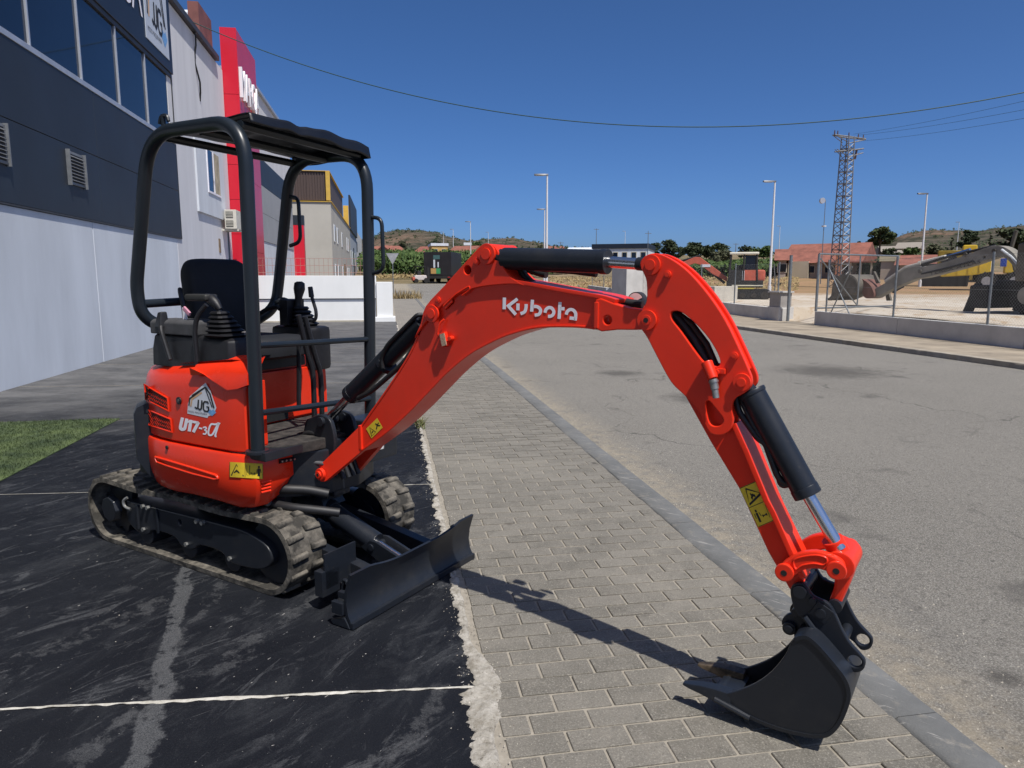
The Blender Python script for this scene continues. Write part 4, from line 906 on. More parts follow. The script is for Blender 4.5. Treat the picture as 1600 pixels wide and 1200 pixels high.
# lower skirt
def skirt_outline(off):
    pts = [(0.46, -0.10), (0.615, -0.12), (0.650, -0.22), (0.652, -0.36), (0.630, -0.43), (0.57, -0.466), (0.36, -0.476), (0.10, -0.477), (-0.05, -0.472), (-0.17, -0.448), (-0.25, -0.415), (-0.20, -0.25), (0.30, -0.12)]
    c0 = Vector((0.22, -0.28)); return [Vector(p) + (c0 - Vector(p)).normalized() * off for p in pts]
sk = MB()
for z, o_ in ((0.675, 0.03), (0.684, 0.008), (0.668, -0.001), (0.56, -0.002), (0.50, 0.008), (0.435, 0.035), (0.425, 0.06)):
    pass
sk.loft([[Vector((p.x, p.y, z + (0.05 if (p.x > 0.55 and z < 0.5 and p.y > -0.25) else 0))) for p in skirt_outline(o_)] for z, o_ in ((0.684, 0.03), (0.682, 0.008), (0.668, -0.001), (0.55, -0.003), (0.49, 0.010), (0.425, 0.045), (0.412, 0.075))])
skirt = part(sk, 'lower_skirt', RED, smooth=38)
def on_skirt(u, v, eps): return MS(u, v, -0.477 - eps)
m = MB(); pts = [on_skirt(u, v, 0.002) for u, v in [(243, 714), (270, 722), (300, 731), (338, 743), (341, 748), (336, 749), (300, 740), (262, 728), (246, 722)]]
rim = fillet(pts, 0.008, 3); m.tube(rim, 0.0065, 8, closed=True); m.build('pressed_rib', RED, skirt, smooth=50)
p_ = on_skirt(261, 699, 0.0); MB().cyl(p_ + Vector((0, 0.004, 0)), p_ + Vector((0, -0.004, 0)), 0.010, n=12).build('skirt_hole', INK, skirt)
def sticker(name, parent, fn, w, h):
    """yellow warning sticker: fn maps unit square"""
    m = MB(); m.grid(lambda a, b: fn(a, b, 0), 6, 4); s_ = m.build(name, YELLOW, parent, smooth=60)
    return s_
def warn_art(parent, fn, horizontal=True):
    ink = MB(); f = lambda a, b: fn(a, b, 1)
    if horizontal:
        ribbon(ink, [(0.06, 0.12), (0.215, 0.86), (0.42, 0.12), (0.06, 0.12)], 0.032, f); ribbon(ink, [(0.15, 0.30), (0.22, 0.48), (0.30, 0.30)], 0.05, f); ribbon(ink, [(0.17, 0.40), (0.28, 0.42)], 0.06, f)
        ribbon(ink, [(0.47, 0.04), (0.47, 0.96)], 0.012, f); ribbon(ink, [(0.52, 0.2), (0.52, 0.85), (0.61, 0.85), (0.61, 0.2), (0.52, 0.2)], 0.012, f)
        ribbon(ink, [(0.64, 0.34), (0.78, 0.34)], 0.035, f); ribbon(ink, [(0.64, 0.34), (0.67, 0.34)], 0.10, f); ribbon(ink, [(0.75, 0.34), (0.78, 0.34)], 0.10, f)
        ribbon(ink, [(0.865, 0.16), (0.875, 0.68)], 0.075, f); ribbon(ink, [(0.87, 0.70), (0.873, 0.84)], 0.06, f); ribbon(ink, [(0.82, 0.62), (0.81, 0.36)], 0.025, f); ribbon(ink, [(0.92, 0.64), (0.94, 0.40)], 0.025, f)
    else:
        ribbon(ink, [(0.30, 0.93), (0.95, 0.70), (0.12, 0.56), (0.30, 0.93)], 0.05, f); ribbon(ink, [(0.35, 0.66), (0.48, 0.74), (0.60, 0.69)], 0.07, f); ribbon(ink, [(0.40, 0.80), (0.44, 0.70)], 0.05, f)
        ribbon(ink, [(0.03, 0.495), (0.97, 0.495)], 0.015, f); ribbon(ink, [(0.24, 0.09), (0.26, 0.32)], 0.11, f); ribbon(ink, [(0.265, 0.335), (0.275, 0.40)], 0.09, f); ribbon(ink, [(0.14, 0.32), (0.12, 0.2)], 0.035, f); ribbon(ink, [(0.38, 0.31), (0.42, 0.21)], 0.035, f)
        ribbon(ink, [(0.48, 0.20), (0.74, 0.20)], 0.025, f); ribbon(ink, [(0.48, 0.20), (0.54, 0.20)], 0.06, f); ribbon(ink, [(0.68, 0.20), (0.74, 0.20)], 0.06, f); ribbon(ink, [(0.80, 0.10), (0.86, 0.42)], 0.02, f)
    ribbon(ink, [(0.01, 0.01), (0.99, 0.01), (0.99, 0.99), (0.01, 0.99), (0.01, 0.01)], 0.012, f)
    ink.build('warning_symbols', INK, parent, smooth=0, fix=False)
def on_skirt_wall(u, v, eps):
    pts = skirt_outline(-0.003); d = ray(u, v); o3 = CAM - MO; ox, oy, oz = o3.dot(MD), o3.dot(ML_), o3.z; dx, dy, dz = d.dot(MD), d.dot(ML_), d.z; best = None
    for i in range(0, 10):
        p, q = pts[i], pts[i + 1]; ex, ey = q.x - p.x, q.y - p.y; den = dx * ey - dy * ex
        if abs(den) < 1e-9: continue
        t_ = ((p.x - ox) * ey - (p.y - oy) * ex) / den; s_ = ((p.x - ox) * dy - (p.y - oy) * dx) / den
        if -0.001 <= s_ <= 1.001 and (best is None or t_ < best[0]):
            nn = Vector((ey, -ex, 0)).normalized()
            if nn.dot(Vector((dx, dy, 0))) > 0: nn = -nn
            best = (t_, Vector((ox + t_ * dx, oy + t_ * dy, oz + t_ * dz)) + nn * eps)
    return best[1] if best else MS(u, v, -0.477)
fnS = lambda a, b, k: on_skirt_wall(359.5 + 51 * a, 745 - 23.5 * b + 3.0 * a, 0.0035 + 0.0006 * k)
stk = sticker('warning_sticker', skirt, fnS, 1, 1); warn_art(stk, fnS)
for k in range(4):
    m = MB(); m.tube([on_skirt_wall(408 + 15 * a, 754 + 5.2 * k - 3.5 * a, 0.001) for a in (0, 0.33, 0.66, 1)], 0.006, 8); m.build('louvre_rib', RED, skirt)
m = MB(); m.tube([on_skirt_wall(436 + 24 * a, 721 - 4.5 * a, 0.0) for a in (0, 0.5, 1)], 0.011, 10); m.build('slot', BLACK, skirt)
for a in (0.1, 0.37, 0.64, 0.9):
    p_ = on_skirt_wall(436 + 24 * a, 721 - 4.5 * a, 0.008); MB().cyl(p_ - Vector((0.004, 0, 0)), p_ + Vector((0.006, 0, 0)), 0.005, n=8).build('slot_bolt', ZINC, skirt)
# counterweight
cw = MB(); arc = []
for k in range(25):
    a = R(124 + 4.8 * k * 1.02) - R(0)
    arc.append(a)
def cw_ring(z, off):
    out = [Vector((0.555 * math.cos(a) * 1.0 + off * math.cos(a), 0.535 * math.sin(a) + off * math.sin(a), z)) for a in [R(116 + 128 * k / 24) for k in range(25)]]
    inn = [Vector((0.40 * math.cos(a), 0.40 * math.sin(a), z)) for a in [R(244 - 128 * k / 8) for k in range(9)]]
    return out + inn
part(cw.loft([cw_ring(0.455, -0.07), cw_ring(0.47, -0.05), cw_ring(0.56, 0.0), cw_ring(0.80, 0.0), cw_ring(0.835, -0.015), cw_ring(0.855, -0.06)]), 'counterweight', DARK, smooth=35)
# deck under everything and floor
part(MB().loft([[Vector((x, y, z)) for x, y in [(-0.45, -0.35), (0.45, -0.36), (0.66, -0.22), (0.76, -0.08), (0.78, 0.10), (0.70, 0.30), (0.45, 0.44), (-0.40, 0.40)]] for z in (0.43, 0.66)]), 'deck', DARK, bevel=0.012)
part(MB().loft([[Vector((x, y, z)) for x, y in [(0.207, -0.40), (0.60, -0.41), (0.70, -0.30), (0.735, -0.10), (0.735, 0.12), (0.70, 0.30), (0.58, 0.43), (0.207, 0.45)]] for z in (0.662, 0.715)]), 'floor_plate', FLOORM, bevel=0.006)
part(MB().bb(0.60, 0.76, 0.17, 0.44, 0.52, 0.76), 'front_valve_cover', DARK, bevel=0.02)
part(MB().bb(0.46, 0.715, -0.44, -0.14, 0.665, 0.708), 'post_foot', DARK, bevel=0.006)
MB().grid(lambda a, b: Vector((0.762, 0.22 + 0.10 * a, 0.58 + 0.13 * b)), 2, 2).build('serial_plate', mat('serial_label', (0.45, 0.46, 0.46), 0.5, 0, 0.6, 40), EX)
# red panel under the seat
fp = part(MB().bb(0.207, 0.232, -0.33, 0.36, 0.73, 1.005), 'seat_base_panel', RED, bevel=0.008)
part(MB().bb(0.10, 0.222, -0.32, 0.38, 1.007, 1.075), 'seat_riser', mat('dark_red_paint', (0.30, 0.018, 0.016), 0.5, 0, 0.08, 6), bevel=0.012)
MB().bb(0.2325, 0.240, -0.10, 0.12, 0.73, 0.775).build('panel_slot', INK, fp)
part(MB().loft([[Vector((x, y, z)) for x, y in ((0.60, -0.425), (0.613, -0.42), (0.613, -0.335), (0.60, -0.335))] for z in (0.72, 1.03)]), 'front_pillar_cover', RED, bevel=0.004)
# seat
seat = empty('seat', (0, 0, 0), 0, EX)
def rbox(cx, cy, cz, sx, sy, sz, name, m, par, bev, rot=None, seg=5):
    mb_ = MB().box((0, 0, 0), (sx, sy, sz)); me = mb_.mesh(name, bevel=bev, seg=seg, smooth=50); o = put(name, me, m, par, (cx, cy, cz), rot); return o
seat.name = 'operator_seat'
bk = MB()
def bk_ring(x, s_): 
    pts = []
    for k in range(40):
        a = 2 * math.pi * k / 40; ca, sa = math.cos(a), math.sin(a); e = 0.42
        pts.append(Vector((x, 0.0 + s_ * 0.200 * math.copysign(abs(ca) ** e, ca), 1.41 + s_ * 0.205 * math.copysign(abs(sa) ** e, sa))))
    return pts
rr_ = []
for x, s_ in ((-0.165, 0.80), (-0.16, 0.93), (-0.13, 1.0), (-0.08, 1.0), (-0.055, 0.95), (-0.045, 0.84)):
    ring = [Vector((p.x - 0.16 * (p.z - 1.22), p.y, p.z)) for p in bk_ring(x, s_)]; rr_.append(ring)
bk.loft(rr_); bo = bk.build('backrest', FABRIC, seat, smooth=50)
cu = MB(); rr_ = []
for z, s_ in ((1.085, 0.90), (1.10, 1.0), (1.15, 1.02), (1.185, 0.97), (1.20, 0.86)):
    ring = []
    for k in range(40):
        a = 2 * math.pi * k / 40; ca, sa = math.cos(a), math.sin(a); e = 0.45
        ring.append(Vector((0.13 + s_ * 0.25 * math.copysign(abs(ca) ** e, ca), s_ * 0.215 * math.copysign(abs(sa) ** e, sa), z)))
    rr_.append(ring)
cu.loft(rr_).build('cushion', FABRIC, seat, smooth=50)
MB().bb(-0.10, 0.32, -0.19, 0.19, 1.03, 1.088).build('slide_rail', BLACK, seat, bevel=0.01)
MB().cyl((0.02, -0.25, 1.19), (0.02, -0.20, 1.19), 0.018, n=14).build('recline_knob', GREYP, seat, bevel=0.004)
MB().tube(fillet([(-0.14, 0.21, 1.27), (-0.06, 0.26, 1.33), (0.02, 0.27, 1.345), (0.04, 0.27, 1.33)], 0.03), 0.013, 8).build('belt_stalk', BLACK, seat)
MB().tube(fillet([(-0.15, -0.23, 1.45), (-0.12, -0.25, 1.43), (-0.10, -0.25, 1.36), (-0.11, -0.24, 1.28)], 0.02), 0.012, 8).build('belt_guide', BLACK, seat)
# right console with gaiter, joystick and arm rest
rc = empty('right_console', (0, 0, 0), 0, EX)
cs = MB(); cpl = lambda s_, z, dz=0: [Vector((x * 1.0, y, z + (dz if x > 0.3 else 0))) for x, y in [(-0.17 + s_, -0.40 + s_), (0.20, -0.415 + s_), (0.44 - s_, -0.405 + s_), (0.475 - s_, -0.36), (0.475 - s_, -0.25 - s_), (0.30, -0.24 - s_), (-0.17 + s_, -0.24 - s_)]]
cs.loft([cpl(0, 1.06), cpl(0.003, 1.15), cpl(0.012, 1.215, -0.01), cpl(0.03, 1.232, -0.012)]); cs.build('console_body', BLACK, rc, bevel=0.008)
MB().loft([[Vector((x, y, z)) for x, y in ((-0.165, -0.405), (0.20, -0.41), (0.20, -0.25), (-0.165, -0.25))] for z in (1.225, 1.285)] + [[Vector((x, y, 1.30)) for x, y in ((-0.155, -0.39), (0.19, -0.39), (0.19, -0.26), (-0.155, -0.26))]]).build('console_top', GREYP, rc, bevel=0.008)
for k in range(6):
    s_ = 0.090 - 0.0095 * k; z = 1.222 + 0.021 * k; cx = 0.335 - 0.008 * k
    MB().loft([[Vector((cx + a * s_ * 0.80, -0.325 + b * s_ * 0.75, z)) for a, b in ((-1, -0.7), (-0.7, -1), (0.7, -1), (1, -0.7), (1, 0.7), (0.7, 1), (-0.7, 1), (-1, 0.7))], [Vector((cx + a * s_, -0.325 + b * s_ * 0.92, z + 0.010)) for a, b in ((-1, -0.7), (-0.7, -1), (0.7, -1), (1, -0.7), (1, 0.7), (0.7, 1), (-0.7, 1), (-1, 0.7))], [Vector((cx + a * s_ * 0.78, -0.325 + b * s_ * 0.72, z + 0.020)) for a, b in ((-1, -0.7), (-0.7, -1), (0.7, -1), (1, -0.7), (1, 0.7), (0.7, 1), (-0.7, 1), (-1, 0.7))]]).build('gaiter_fold', BLACK, rc, bevel=0.002)
MB().tube(fillet([(0.30, -0.325, 1.33), (0.285, -0.33, 1.375), (0.25, -0.335, 1.40)], 0.03), 0.011, 10).build('joystick_stem', BLACK, rc)
jg = MB(); jg.tube([(0.30, -0.325, 1.355), (0.275, -0.33, 1.385), (0.245, -0.33, 1.405), (0.20, -0.33, 1.415)], [0.013, 0.024, 0.027, 0.018], 12); jg.build('joystick_grip', BLACK, rc, smooth=60)
rbox(0.17, -0.335, 1.412, 0.17, 0.075, 0.035, 'arm_rest', mat('arm_rest_vinyl', (0.022, 0.022, 0.02), 0.6), rc, 0.015)
MB().box((0.115, -0.38, 1.345), (0.055, 0.012, 0.022), Matrix.Rotation(R(35), 3, 'Y')).build('pink_switch', mat('pink_plastic', (0.55, 0.25, 0.33), 0.5), rc, bevel=0.004)
MB().tube(fillet([(0.24, -0.425, 1.08), (0.235, -0.428, 1.26), (0.255, -0.42, 1.33), (0.30, -0.40, 1.38)], 0.05), 0.012, 10).build('control_lever', BLACK, rc)
MB().tube(fillet([(0.02, -0.425, 1.10), (-0.04, -0.425, 1.25), (-0.07, -0.40, 1.30)], 0.04), 0.012, 10).build('control_lever', BLACK, rc)
MB().loft([[Vector((-0.12, -0.41, 1.26)), Vector((-0.04, -0.43, 1.26)), Vector((-0.03, -0.38, 1.26)), Vector((-0.11, -0.36, 1.26))], [Vector((-0.10, -0.40, 1.335)), Vector((-0.05, -0.415, 1.34)), Vector((-0.04, -0.385, 1.34)), Vector((-0.09, -0.37, 1.335))]]).build('lever_knob', BLACK, rc, bevel=0.008)
MB().bb(0.02, 0.05, -0.34, -0.335, 1.30, 1.36).build('white_tag', WHITE, rc)
# left console with joystick and lever
lc = empty('left_console', (0, 0, 0), 0, EX)
MB().loft([[Vector((x, y, z)) for x, y in ((-0.05, 0.27), (0.27, 0.28), (0.30, 0.33), (0.28, 0.43), (-0.05, 0.44))] for z in (0.98, 1.235)]).build('console_body', BLACK, lc, bevel=0.03)
MB().bb(0.03, 0.10, 0.27, 0.40, 1.236, 1.385).build('lever_box', BLACK, lc, bevel=0.006)
for k in range(5):
    s_ = 0.078 - 0.008 * k; z = 1.236 + 0.022 * k; cx = 0.17 - 0.008 * k
    MB().cyl((cx, 0.34, z), (cx, 0.34, z + 0.012), s_ * 0.8, s_, 16).cyl((cx, 0.34, z + 0.012), (cx, 0.34, z + 0.022), s_, s_ * 0.78, 16).build('gaiter_fold', BLACK, lc)
MB().tube([(0.115, 0.34, 1.345), (0.115, 0.345, 1.40), (0.118, 0.35, 1.445), (0.122, 0.35, 1.48), (0.122, 0.35, 1.49)], [0.021, 0.022, 0.033, 0.03, 0.015], 14).build('joystick_grip', BLACK, lc, smooth=60)
MB().tube(fillet([(0.20, 0.33, 1.25), (0.255, 0.34, 1.27), (0.26, 0.34, 1.32), (0.215, 0.35, 1.41), (0.21, 0.35, 1.445)], 0.03), 0.010, 8).build('safety_lever', BLACK, lc)
MB().cyl((0.216, 0.35, 1.40), (0.208, 0.35, 1.46), 0.016, 0.014, n=12).build('lever_knob', BLACK, lc, bevel=0.004)
# travel levers
for pts in ([(466, 492), (474, 525), (482, 560), (489, 580), (491, 628), (491, 655)], [(476, 494), (485, 528), (494, 562), (501, 582), (503, 628), (503, 655)]):
    part(MB().tube(fillet([MX(u, v, 0.50) for u, v in pts], 0.05), 0.014, 10), 'travel_lever', BLACK)
part(MB().tube([MX(467, 540, 0.42), MX(467, 640, 0.42)], 0.012, 8), 'hand_brake_rod', BLACK)
# --- canopy: two side hoops, rails, roof
TUBE = 0.0320
hr = [(0.640, -0.42, 0.70), (0.655, -0.42, 1.40), (0.665, -0.42, 2.190), (-0.035, -0.42, 2.205), (-0.235, -0.42, 1.45), (-0.235, -0.40, 1.30), (-0.20, -0.26, 1.235)]
hl = [(0.575, 0.42, 0.70), (0.595, 0.42, 1.40), (0.605, 0.42, 2.175), (0.015, 0.42, 2.190), (-0.13, 0.42, 1.50), (-0.15, 0.40, 1.33), (-0.19, 0.20, 1.22)]
hoopR = part(MB().tube(fillet(hr, 0.20, 10), TUBE, 20), 'canopy_hoop', FRAMEP, smooth=60)
hoopL = part(MB().tube(fillet(hl, 0.20, 10), TUBE, 20), 'canopy_hoop', FRAMEP, smooth=60)
def handle(x, z0, z1, par, y=0.42, out=0.10):
    MB().tube(fillet([(x, y, z1), (x + out, y, z1 - 0.01), (x + out + 0.005, y, z0 + 0.02), (x, y, z0)], 0.045, 6), 0.011, 10).build('grab_handle', FRAMEP, par, smooth=60)
handle(0.60, 1.53, 1.84, hoopL); handle(-0.02, 1.70, 1.985, hoopL, out=0.085)
MB().cyl((0.09, -0.42, 2.228), (0.09, -0.42, 2.265), 0.012, n=10).tube(fillet([(0.06, -0.42, 2.238), (0.075, -0.42, 2.273), (0.12, -0.42, 2.273), (0.13, -0.42, 2.243)], 0.02), 0.009, 8).build('lifting_eye', FRAMEP, hoopR)
MB().cyl((0.64, -0.42, 0.695), (0.64, -0.42, 0.712), 0.055, n=20).build('foot_flange', DARK, hoopR, bevel=0.003)
for za, zb, r_ in ((1.20, 1.17, 0.015), (0.885, 0.835, 0.015)):
    part(MB().tube([(0.652, -0.40, za), (0.625, 0.0, (za + zb) / 2), (0.592, 0.40, zb)], r_, 10), 'front_rail', FRAMEP)
part(MB().tube([(-0.23, -0.40, 1.375), (-0.22, -0.10, 1.385)], 0.022, 12), 'rear_rail', FRAMEP)
part(MB().tube(fillet([(-0.15, 0.40, 1.36), (0.0, 0.33, 1.385), (0.05, 0.33, 1.37)], 0.04), 0.016, 10), 'console_bar', FRAMEP)
for xa, xb in ((0.06, 0.06), (0.34, 0.31), (0.61, 0.56)):
    part(MB().tube([(xa, -0.40, 2.180), (xb, 0.40, 2.165)], 0.02, 10), 'roof_bar', FRAMEP)
def roof(a, b):
    x0 = 0.0 + 0.02 * b; x1 = 0.675 - 0.062 * b; x = x0 + (x1 - x0) * a; y = -0.40 + 0.83 * b
    z = 2.222 - 0.014 * b + 0.022 * math.sin(math.pi * b) * (0.4 + 0.6 * a) + 0.008 * noise.noise(Vector((x * 7, y * 7, 0))) + 0.004 * math.sin(y * 26 + x * 8) * (0.3 + a) - 0.016 * math.exp(-((b - 0.36) / 0.05) ** 2) * a
    return Vector((x, y, z))
rf = MB(); NU, NV = 26, 40
rf.grid(roof, NU, NV); top_n = len(rf.v)
fl_ = lambda a, b: roof(1, b) + Vector(((0.012 + 0.005 * math.sin(b * 17)) * a, 0, -(0.040 + 0.003 * math.sin(b * 9 + 1) + 0.02 * b) * a))
rf.grid(lambda a, b: fl_(a, b), 4, NV)
rf.grid(lambda a, b: roof(b, 1) + Vector((0, 0.015 * a, -0.055 * a)), 3, NU)
rf.grid(lambda a, b: roof(b, 0) + Vector((0, 0.012, -0.018 - 0.004 * a)), 2, NU)
ro = part(rf, 'canopy_roof', TARP, smooth=60)
sol = ro.modifiers.new('thickness', 'SOLIDIFY'); sol.thickness = 0.006

# --- boom, arm, bucket (side profiles read from the photograph in the boom's own plane)
def prof(pts, y, k=0):
    q = [BS(u, v, y) for u, v in pts]; return [(p.x, p.z) for p in q]
def profc(pts, y, k=4): return [(p.x, p.y) for p in crom([Vector(p) for p in prof(pts, y)], k)]
WB = 0.070                                     # half thickness of the boom box
low_ = [(565, 703), (607, 672), (640, 642), (668, 613), (700, 580), (734, 552), (768, 533), (799, 520), (842, 510), (897, 509), (937, 513)]
top_ = [(937, 465), (880, 455), (838, 447), (817, 441), (798, 430), (786, 412), (782, 396), (775, 385), (765, 381), (754, 384), (734, 405), (697, 446), (668, 478), (660, 510), (640, 553), (610, 600), (565, 664)]
pb = [(p.x, p.y) for p in crom([Vector(p) for p in prof(low_ + top_, -WB)], 3)]
hole = BS(733, 422, -WB); slot = BS(702, 470, -WB)
boom = bpart(plate_mesh('boom', pb, [circ(hole.x, hole.z, 0.019), [(p.x, p.y) for p in crom([Vector(q) for q in prof([(694, 478), (700, 470), (707, 467), (709, 472), (703, 478), (698, 483)], -WB)], 3)]], -WB, WB, 0.004), 'boom', REDB)
# thicker head bracket on both sides
hb = [(650, 528), (664, 508), (690, 480), (716, 461), (745, 450), (778, 445), (806, 444), (822, 446), (812, 440), (798, 430), (786, 412), (782, 396), (775, 385), (765, 381), (754, 384), (734, 405), (697, 446), (668, 478), (660, 505)]
for s_ in (-1, 1):
    q = [(p.x, p.y) for p in crom([Vector(p) for p in prof(hb, -WB)], 3)]
    me = plate_mesh('head_bracket', q, [circ(hole.x, hole.z, 0.019), [(p.x, p.y) for p in crom([Vector(z) for z in prof([(694, 478), (700, 470), (707, 467), (709, 472), (703, 478), (698, 483)], -WB)], 3)]], s_ * (WB + 0.0005), s_ * (WB + 0.012), 0.003); put('head_bracket', me, REDB, boom)
# flanges along the top and bottom edges
def flange(pts, hw, th, name, down=0.0):
    c_ = crom([BS(u, v, -WB) for u, v in pts], 6, False); m = MB(); rings = []
    for i, p in enumerate(c_):
        t_ = (c_[min(i + 1, len(c_) - 1)] - c_[max(i - 1, 0)]).normalized(); n_ = Vector((-t_.z, 0, t_.x))
        if n_.z < 0: n_ = -n_
        n_ = n_ * th
        rings.append([Vector((p.x, -hw, p.z)), Vector((p.x, hw, p.z)), Vector((p.x, hw, p.z)) + n_, Vector((p.x, -hw, p.z)) + n_])
    m.loft(rings); return m.build(name, REDB, boom, bevel=0.003, smooth=35)
flange([(806, 443), (838, 449), (880, 457), (937, 467), (962, 474)], WB + 0.011, 0.016, 'top_flange')
flange([(565, 706), (607, 675), (640, 645), (668, 616), (700, 583), (734, 555), (768, 536), (799, 523), (842, 513), (897, 512), (940, 516)], WB + 0.005, 0.010, 'bottom_flange')
flange([(565, 668), (610, 604), (640, 557), (655, 525)], WB + 0.003, 0.010, 'back_flange')
# flared foot fork of the boom
ft = MB(); fa = [BS(u, v, -WB) for u, v in ((566, 664), (566, 704))]
for s_ in (-1, 1):
    yo = [WB + 0.001, 0.118, 0.128]; pin = BS(504, 740, -0.12)
    A = Vector((fa[0].x, s_ * (WB + 0.008), fa[0].z + 0.004)); B = Vector((fa[1].x, s_ * (WB + 0.008), fa[1].z - 0.004))
    r_ = 0.042; dirv = Vector((fa[0].x - pin.x, 0, (fa[0].z + fa[1].z) / 2 - pin.z)).normalized(); nv_ = Vector((-dirv.z, 0, dirv.x))
    ring = []
    for k in range(9):
        a = R(90 + 180 * k / 8); ring.append(Vector((pin.x, s_ * 0.125, pin.z)) + nv_ * (r_ * math.sin(a)) + dirv * (r_ * math.cos(a)))
    outer = [A] + ring + [B]; inner = [Vector((p.x, p.y - s_ * 0.035, p.z)) for p in outer]
    m = MB().loft([inner, outer]); m.build('foot_fork', REDB, boom, bevel=0.004, smooth=35)
    MB().cyl((pin.x, s_ * 0.124, pin.z), (pin.x, s_ * 0.142, pin.z), 0.030, n=22).cyl((pin.x, s_ * 0.142, pin.z), (pin.x, s_ * 0.152, pin.z), 0.018, n=18).build('foot_pin', REDB, boom, bevel=0.003)
    MB().cyl((pin.x, s_ * 0.1521, pin.z), (pin.x, s_ * 0.1528, pin.z), 0.008, n=12).build('grease_hole', INK, boom)
MB().bb(fa[1].x - 0.012, fa[1].x + 0.006, -WB - 0.012, WB + 0.012, fa[1].z + 0.006, fa[0].z - 0.002).build('foot_web', REDB, boom, bevel=0.003)
PIVOT = BS(1011, 500, -0.10)
# nose of the boom: narrower fork that reaches the arm pivot
nz_ = [(934, 468), (962, 474), (985, 481), (1006, 484), (1018, 490), (1024, 500), (1018, 512), (1004, 515), (968, 515), (934, 514)]
hn = BS(952, 500, -WB)
bpart(plate_mesh('boom_nose', [(p.x, p.y) for p in crom([Vector(p) for p in prof(nz_, -WB)], 3)], [circ(hn.x, hn.z, 0.017)], -WB - 0.016, -0.035, 0.004), 'boom_nose', REDB, boom)
bpart(plate_mesh('boom_nose', [(p.x, p.y) for p in crom([Vector(p) for p in prof(nz_, -WB)], 3)], [circ(hn.x, hn.z, 0.017)], 0.035, WB + 0.016, 0.004), 'boom_nose', REDB, boom)
a_ = BS(936, 472, -WB); b_ = BS(936, 513, -WB); MB().bb(a_.x - 0.010, a_.x + 0.008, -WB - 0.022, WB + 0.022, b_.z, a_.z).build('nose_rib', REDB, boom, bevel=0.004)
def boss(u, v, y, r1, h1, r2, h2, par, name='pin_boss', both=True, mm=None):
    p = BS(u, v, -y)
    for s_ in ((-1, 1) if both else (-1,)):
        m = MB().cyl((p.x, s_ * y, p.z), (p.x, s_ * (y + h1), p.z), r1, n=28).cyl((p.x, s_ * (y + h1), p.z), (p.x, s_ * (y + h1 + h2), p.z), r2, n=20)
        m.build(name, mm or REDB, par, bevel=0.003, smooth=40)
    return p
YB = WB + 0.012
C1 = boss(676, 490, YB, 0.038, 0.010, 0.022, 0.005, boom); C2 = boss(762, 397, YB, 0.042, 0.012, 0.024, 0.006, boom)
boss(685, 469, YB, 0.014, 0.006, 0.008, 0.003, boom, 'bolt_boss'); boss(745, 409, YB, 0.014, 0.007, 0.009, 0.003, boom, 'bolt_boss')
# pressed oblong on the bracket and the lifting tab
m = MB(); m.tube(fillet([BS(u, v, -YB) for u, v in [(693, 479), (712, 460), (728, 450), (734, 447), (734, 453), (722, 462)]], 0.01, 3), 0.0035, 6); m.build('weld_line', REDB, boom)
# brand lettering as stroked shapes
kb = MB()
def kpx(x, y): return BS(770 + x / 10.667, 450 + y / 10.667, -WB - 0.0022)
W_ = 53
arc_ = lambda pts: [(p.x, p.y) for p in crom([Vector(p) for p in pts], 5, False)]
for pts in ([(194, 160), (190, 354)], [(412, 180), (258, 298), (384, 443)], [(421, 258), (418, 372)], arc_([(556, 268), (552, 335), (528, 398), (462, 428)]), [(661, 196), (648, 393)],
            arc_([(668, 308), (735, 310), (784, 342), (796, 388), (768, 438), (698, 452)]), arc_([(870, 412), (888, 357), (935, 326), (985, 338), (1017, 392), (1000, 448), (960, 470), (920, 472)]),
            [(1121, 234), (1105, 514)], [(1118, 342), (1196, 347)], arc_([(1224, 444), (1240, 395), (1285, 360), (1340, 368), (1378, 415), (1382, 470), (1374, 540)]), [(1280, 500), (1372, 508)]):
    ribbon(kb, pts, W_ if len(pts) > 2 else W_ + 2, kpx)
kb.build('brand_lettering', WHITE, boom, smooth=0, fix=False)
# warning sticker on the boom
fnB = lambda a, b, k: BS(573 + 19 * a + 8.5 * b - 1, 676 - 15 * a + 1 - (0 - 0) - (13.5 * b) * 0.0 + 10 * (1 - b) - 0 * a, -WB - 0.0015 - 0.0008 * k)
fnB = lambda a, b, k: BS(572 + 17.5 * a + 8.5 * (1 - b), 670 - 17 * a + 15 * (1 - b), -WB - 0.0015 - 0.0008 * k)
s_ = sticker('warning_sticker', boom, fnB, 1, 1)
ink = MB(); f_ = lambda a, b: fnB(a, b, 1)
ribbon(ink, [(0.08, 0.15), (0.25, 0.85), (0.45, 0.15), (0.08, 0.15)], 0.04, f_); ribbon(ink, [(0.2, 0.35), (0.32, 0.4)], 0.1, f_); ribbon(ink, [(0.58, 0.3), (0.74, 0.5), (0.92, 0.6)], 0.09, f_); ribbon(ink, [(0.7, 0.75), (0.8, 0.45), (0.92, 0.3)], 0.07, f_); ink.build('warning_symbols', INK, s_, smooth=0, fix=False)
